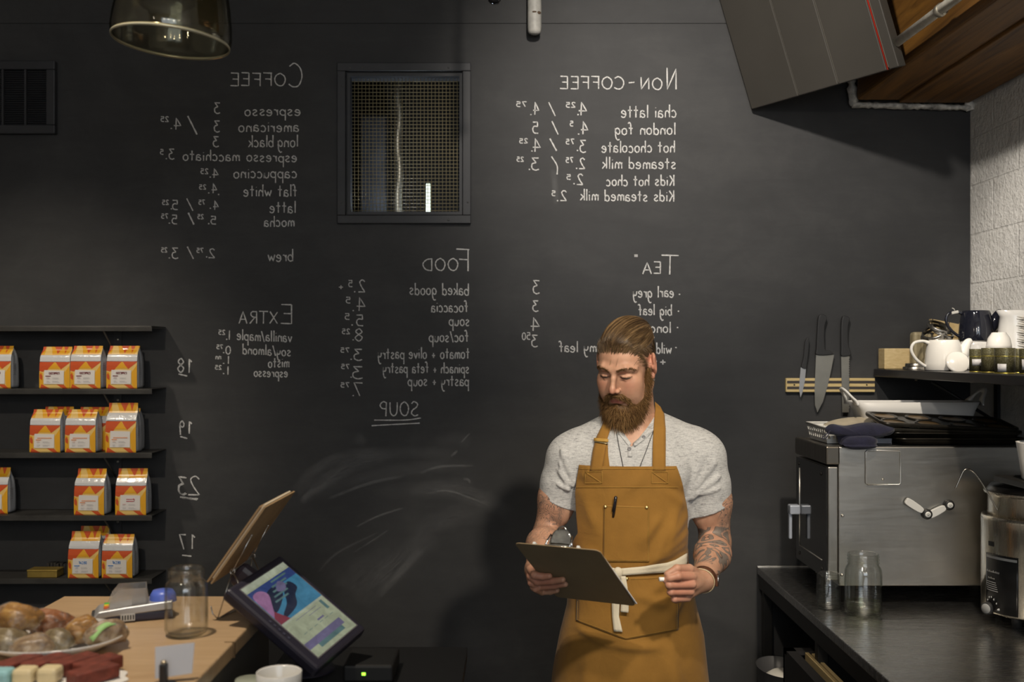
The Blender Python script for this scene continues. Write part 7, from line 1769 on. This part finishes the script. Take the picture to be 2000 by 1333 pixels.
cand = nr.choice(len(vh), min(len(vh), 6000), replace=False)
for i in cand:
    p = vh[i].copy(); n_ = gradv(FH, p); n_ /= np.linalg.norm(n_)+1e-9
    if n_[2] < -.2 or FB.sample(toW(p)) < -.003: continue
    st = []; side = abs(p[0]) > .060 and p[2] < .072; top = p[2] > .07
    L_ = nr.uniform(.035, .085) if not side else nr.uniform(.010, .022); step = L_/6; dirb = np.array((.35+3.0*p[0]*(p[0] > 0), -1.0, .25 if top else -.45))
    if side: dirb = np.array((0, -.8, -.75))
    lift = nr.uniform(.0004, .0030) if not side else nr.uniform(.0, .0012)
    for k in range(7):
        g = gradv(FH, p); gn = np.linalg.norm(g); g = g/(gn+1e-9); dd = FH.sample(p); p = p-g*(dd-lift); st.append(p.copy()); t_ = dirb-g*(dirb@g); t_ /= np.linalg.norm(t_)+1e-9; p = p+t_*step
    cx_ = vh[i][0]+.30*vh[i][1]; clump = .6*math.sin(cx_*330+2*math.sin(cx_*90))+.4*math.sin(cx_*760+1)
    paths.append(toW(np.array(st))); rad.append(nr.uniform(.0005, .0010)*(.55 if side else 1)); ton.append(np.clip(.45+.33*clump+nr.normal(0, .12)-(.08 if side else 0), 0, 1))
# fine roots along the hairline, so the edge thins out over the skin
for k in range(2600):
    u_ = nr.uniform(-.076, .076); f_ = nr.uniform(-.01, .10); p = np.array((u_, f_, np.interp(f_, [-.01, .010, .020, .034, .050, .066, .085, .12], [.006, .0, .0, .030, .054, .066, .074, .080])+nr.normal(.007, .0035)))
    q_ = toW(p); ok = True
    for _ in range(6):
        if not all(a[1] < c < a[-2] for a, c in zip((FB.x, FB.y, FB.z), q_)): ok = False; break
        q_ = q_-np.array(FB.grad(q_))*FB.sample(q_)
    if not ok: continue
    l_ = (q_-HO) @ HR.T
    if l_[1] < -.01 or abs(l_[2]-p[2]) > .007 or (l_[2] < .03 and abs(l_[0]) < .06): continue
    g = np.array(FB.grad(q_)); side = abs(l_[0]) > .058; d = HR.T @ (np.array((.25, -1.0, .55)) if not side else np.array((0, -.9, -.25))); d -= g*(d@g); d /= np.linalg.norm(d)+1e-9; L_ = nr.uniform(.018, .042)*(.5 if side else 1); lf = .35 if side else 1
    paths.append(np.array([q_-g*.0005, q_+d*L_*.35+g*.003*lf, q_+d*L_*.7+g*.006*lf, q_+d*L_+g*.008*lf])); rad.append(nr.uniform(.0003, .0006)); ton.append(np.clip(nr.normal(.5, .2), 0, 1))
cxv = vh[:, 0]+.30*vh[:, 1]
hair = strands(toW(vh), fh_, np.clip(.22+.16*np.sin(cxv*330+2*np.sin(cxv*90)), 0, 1), paths, rad, ton, 'hair', M_HAIR, man); tag(hair, 'brown hair swept straight back')
# wisps at the far temple
# eyebrows and lashes
for s in (-1, 1):
    paths, rad, ton = [], [], []; ax_ = crom([(s*.011, .103, .0265), (s*.026, .1005, .0335), (s*.042, .0865, .0330), (s*.053, .0715, .0255)], 6)
    for k in range(260):
        t_ = nr.uniform(0, 1); q_ = np.array(ax_[int(t_*(len(ax_)-1))]); p = q_+np.array((nr.normal(0, .0018), 0, nr.normal(0, .0019)*(1-.5*t_)))
        w_ = toW(p)
        for _ in range(4): dd = FB.sample(w_); w_ = w_-np.array(FB.grad(w_))*dd
        g = np.array(FB.grad(w_)); d = HR.T @ np.array((s*1.0, -.1, .45*(1-t_)-.25*t_)); d -= g*(d@g); d /= np.linalg.norm(d)
        paths.append(np.array([w_-g*.001, w_+d*.003+g*.0009, w_+d*.0062+g*.0008])); rad.append(.0005); ton.append(np.clip(nr.normal(.25, .12), 0, 1))
    strands(np.zeros((0, 3)), np.zeros((0, 4), int), np.zeros(0), paths, rad, ton, 'eyebrow', M_BEARD, man)
    b = MB(); pts = []
    for t_ in np.linspace(0, 1, 9):
        p = toW(np.array((s*(.0185+.028*t_), .0945-.006*t_-.010*t_*t_+.004*math.sin(math.pi*t_), .0052-.001*math.sin(math.pi*t_))))
        for _ in range(4): p = p-np.array(FB.grad(p))*(FB.sample(p)-.0004)
        pts.append(Vector(p))
    b.tube(pts, [.0006, .0010, .0013, .0014, .0014, .0014, .0013, .0011, .0007], 6); b.build('eyelash', mat('lash_dark', (.03, .018, .012), .6) if 'lash_dark' not in bpy.data.materials else bpy.data.materials['lash_dark'], man)
# earrings
for k in range(2):
    c = toW(np.array((.0800+.001*k, .003-.004*k, -.029-.002*k))); b = MB(); b.tube([Vector(c)+Vector((.0045*math.cos(a), .002*math.cos(a), .0055*math.sin(a))) for a in np.linspace(0, 2*math.pi, 17)], .0012, 8); b.build('earring', mat('earring_silver', (.6, .6, .6), .2, metal=1) if 'earring_silver' not in bpy.data.materials else bpy.data.materials['earring_silver'], man)
# wristwatch
wd = (wrR-elR); wd /= np.linalg.norm(wd); wc = elR+(wrR-elR)*.985
Mw = Vector(wd).to_track_quat('Z', 'Y').to_matrix().to_4x4(); Mw.translation = Vector(wc)
def cuff(z0, z1, r, name, m, par, th=.0022):
    b = MB(); rows = []
    for z in np.linspace(z0, z1, 4):
        row = []
        for k in range(40):
            a = 2*math.pi*k/40; o_ = Mw @ Vector((0, 0, z)); d = (Mw @ Vector((math.cos(a), math.sin(a), z)))-o_; s = .012
            while s < .06 and FB.sample(o_+d*s) < .0: s += .0008
            row.append(o_+d*(s+r))
        rows.append(row)
    R_ = np.array([[list(p) for p in rr_] for rr_ in rows]); 
    for _ in range(3): R_ = .5*R_+.25*np.roll(R_, 1, 1)+.25*np.roll(R_, -1, 1)
    b.grid([[Vector(p) for p in rr_] for rr_ in R_], closed=True); o = b.build(name, m, par); solid(o, th, 1); return o
M_LEA = mat('brown_leather', (.085, .030, .012), .5, var=.2, vscale=40)
wt_ = cuff(-.010, .012, .0015, 'watch_strap', M_LEA, man); cuff(.012, .0155, .001, 'strap_edge', mat('strap_edge_cream', (.55, .45, .28), .6), wt_)
sd = Vector(np.cross(wd, (0, 0, 1))).normalized(); sd = sd if sd.x > 0 else -sd; vc = Vector(wc); s = .012
while s < .06 and FB.sample(vc+sd*s) < 0: s += .0008
b = MB(); Mx = sd.to_track_quat('Z', 'Y').to_matrix().to_4x4(); Mx.translation = vc+sd*(s+.0045)
b.box((-.012, -.016, -.003), (.012, .016, .004), M=Mx, bev=.002); b.build('watch_case', M_LEA, wt_)
b = MB(); b.tube([Mx @ Vector(p) for p in ((-.011, -.014, .0045), (.011, -.014, .0045), (.011, .014, .0045), (-.011, .014, .0045), (-.011, -.014, .0045))], .0011, 6); b.build('watch_buckle', mat('buckle_steel', (.5, .5, .5), .25, metal=1), wt_)

# ---- things he holds and carries
t = empty('clipboard', (cTL+cw*cwl*.5+cl*cll*.5), 'brown hardboard clipboard held up by the man, seen from behind', 'clipboard')
M_CB = mat('hardboard_brown', (.22, .170, .100), .5, var=.10, vscale=9, bump=.06, bscale=160); M_CBE = mat('hardboard_edge', (.30, .215, .12), .6)
def rr_poly(w, l, r):
    out = []
    for (cx_, cy_, a0) in ((w-r, l-r, 0), (r, l-r, 90), (r, r, 180), (w-r, r, 270)):
        for k in range(7): a = math.radians(a0+15*k); out.append((cx_+r*math.cos(a), cy_+r*math.sin(a)))
    return out
bp = [cTL+cw*x+cl*y for x, y in rr_poly(cwl, cll, .014)]
o = MB().prism(bp, -cn*.0034).build('board', M_CB, t); bevel(o, .0008)
nb = [p-cn*.0002 for p in bp]
b = MB(); b.tube([p-cn*.0017 for p in bp]+[bp[0]-cn*.0017], .0016, 6); b.build('board_edge', M_CBE, t)
o = MB().prism([cTL+cw*(cwl*x)+cl*(cll*y)-cn*.0040 for x, y in ((.03, .05), (.985, .05), (1.005, .55), (1.02, .985), (.05, .98))], -cn*.003).build('paper', mat('paper_white', (.74, .73, .71), .7), t)
M_CHR = mat('chrome', (.72, .72, .70), .10, metal=1.0, var=.3, vscale=30)
c0 = cTL+cw*(cwl*.50)+cl*.010
def cpt(a, l_, h): return c0+cw*a+cl*l_-cn*h
b = MB(); b.prism([cpt(-.040, .022, .0075), cpt(.040, .022, .0075), cpt(.040, .032, .010), cpt(-.040, .032, .010)], -cn*.0015)
rows = []
for (l_, h, hw_) in ((.030, .0085, .036), (.018, .012, .035), (.010, .020, .033), (.006, .032, .030), (.002, .042, .026), (-.001, .050, .020), (-.002, .055, .013)):
    rows.append([cpt(hw_*s_, l_, h+(.003*(1-s_*s_))) for s_ in np.linspace(-1, 1, 11)])
b.grid(rows); o = b.build('clip_plate', M_CHR, t); solid(o, .0012)
b = MB()
for s_ in (-1, 1): b.tube([cpt(.034*s_, -.004, .004), cpt(.033*s_, -.001, .022), cpt(.029*s_, .002, .040)], .0026, 8)
b.tube([cpt(-.034, -.004, .0055), cpt(.034, -.004, .0055)], .0026, 10); b.build('clip_spring', M_CHR, t)
b = MB(); b.tube([cpt(-.013, -.002, .052), cpt(-.009, -.004, .059), cpt(0, -.005, .0615), cpt(.009, -.004, .059), cpt(.013, -.002, .052)], .0022, 8); b.build('hang_loop', M_CHR, t)
for s_ in (-1, 1):
    b = MB(); b.box((-.004, -.005, 0), (.004, .009, .008), M=Matrix.Translation(cpt(.062*s_-.004, -.002, .0035)) @ Matrix((cw, cl, -cn)).transposed().to_4x4(), bev=.001); b.build('corner_tab', mat('tab_white', (.68, .68, .66), .4) if 'tab_white' not in bpy.data.materials else bpy.data.materials['tab_white'], t)
cc = Q(1293, 1132, 2.772); b = MB(); b.tube([Vector(cc)+Vector((-.0075, -.002, .0)), Vector(cc)+Vector((.012, .004, -.001))], .0058, 16); single('chalk_stick', b, mat('chalk_white', (.80, .79, .77), .85), 'short white chalk stick pinched between the man\'s thumb and finger', 'chalk')
p1 = onap(1203, 970, .012); p2 = onap(1197.5, 1012, .0012); t = empty('pen', p2, 'black pen clipped in the apron chest pocket', 'pen')
M_PEN = mat('pen_black', (.012, .012, .016), .2, coat=.4)
dn = (p2-p1).normalized(); b = MB(); b.tube([p1, p1+dn*.003, p1+dn*.064], [.003, .0048, .0046], 12); b.build('barrel', M_PEN, t)
b = MB(); k1 = p1+Vector((.0, -.0055, -.004)); b.tube([k1, onap(1199, 985, .013), onap(1196, 1000, .011)], .0011, 6, sx=1.8); b.build('clip', M_PEN, t)
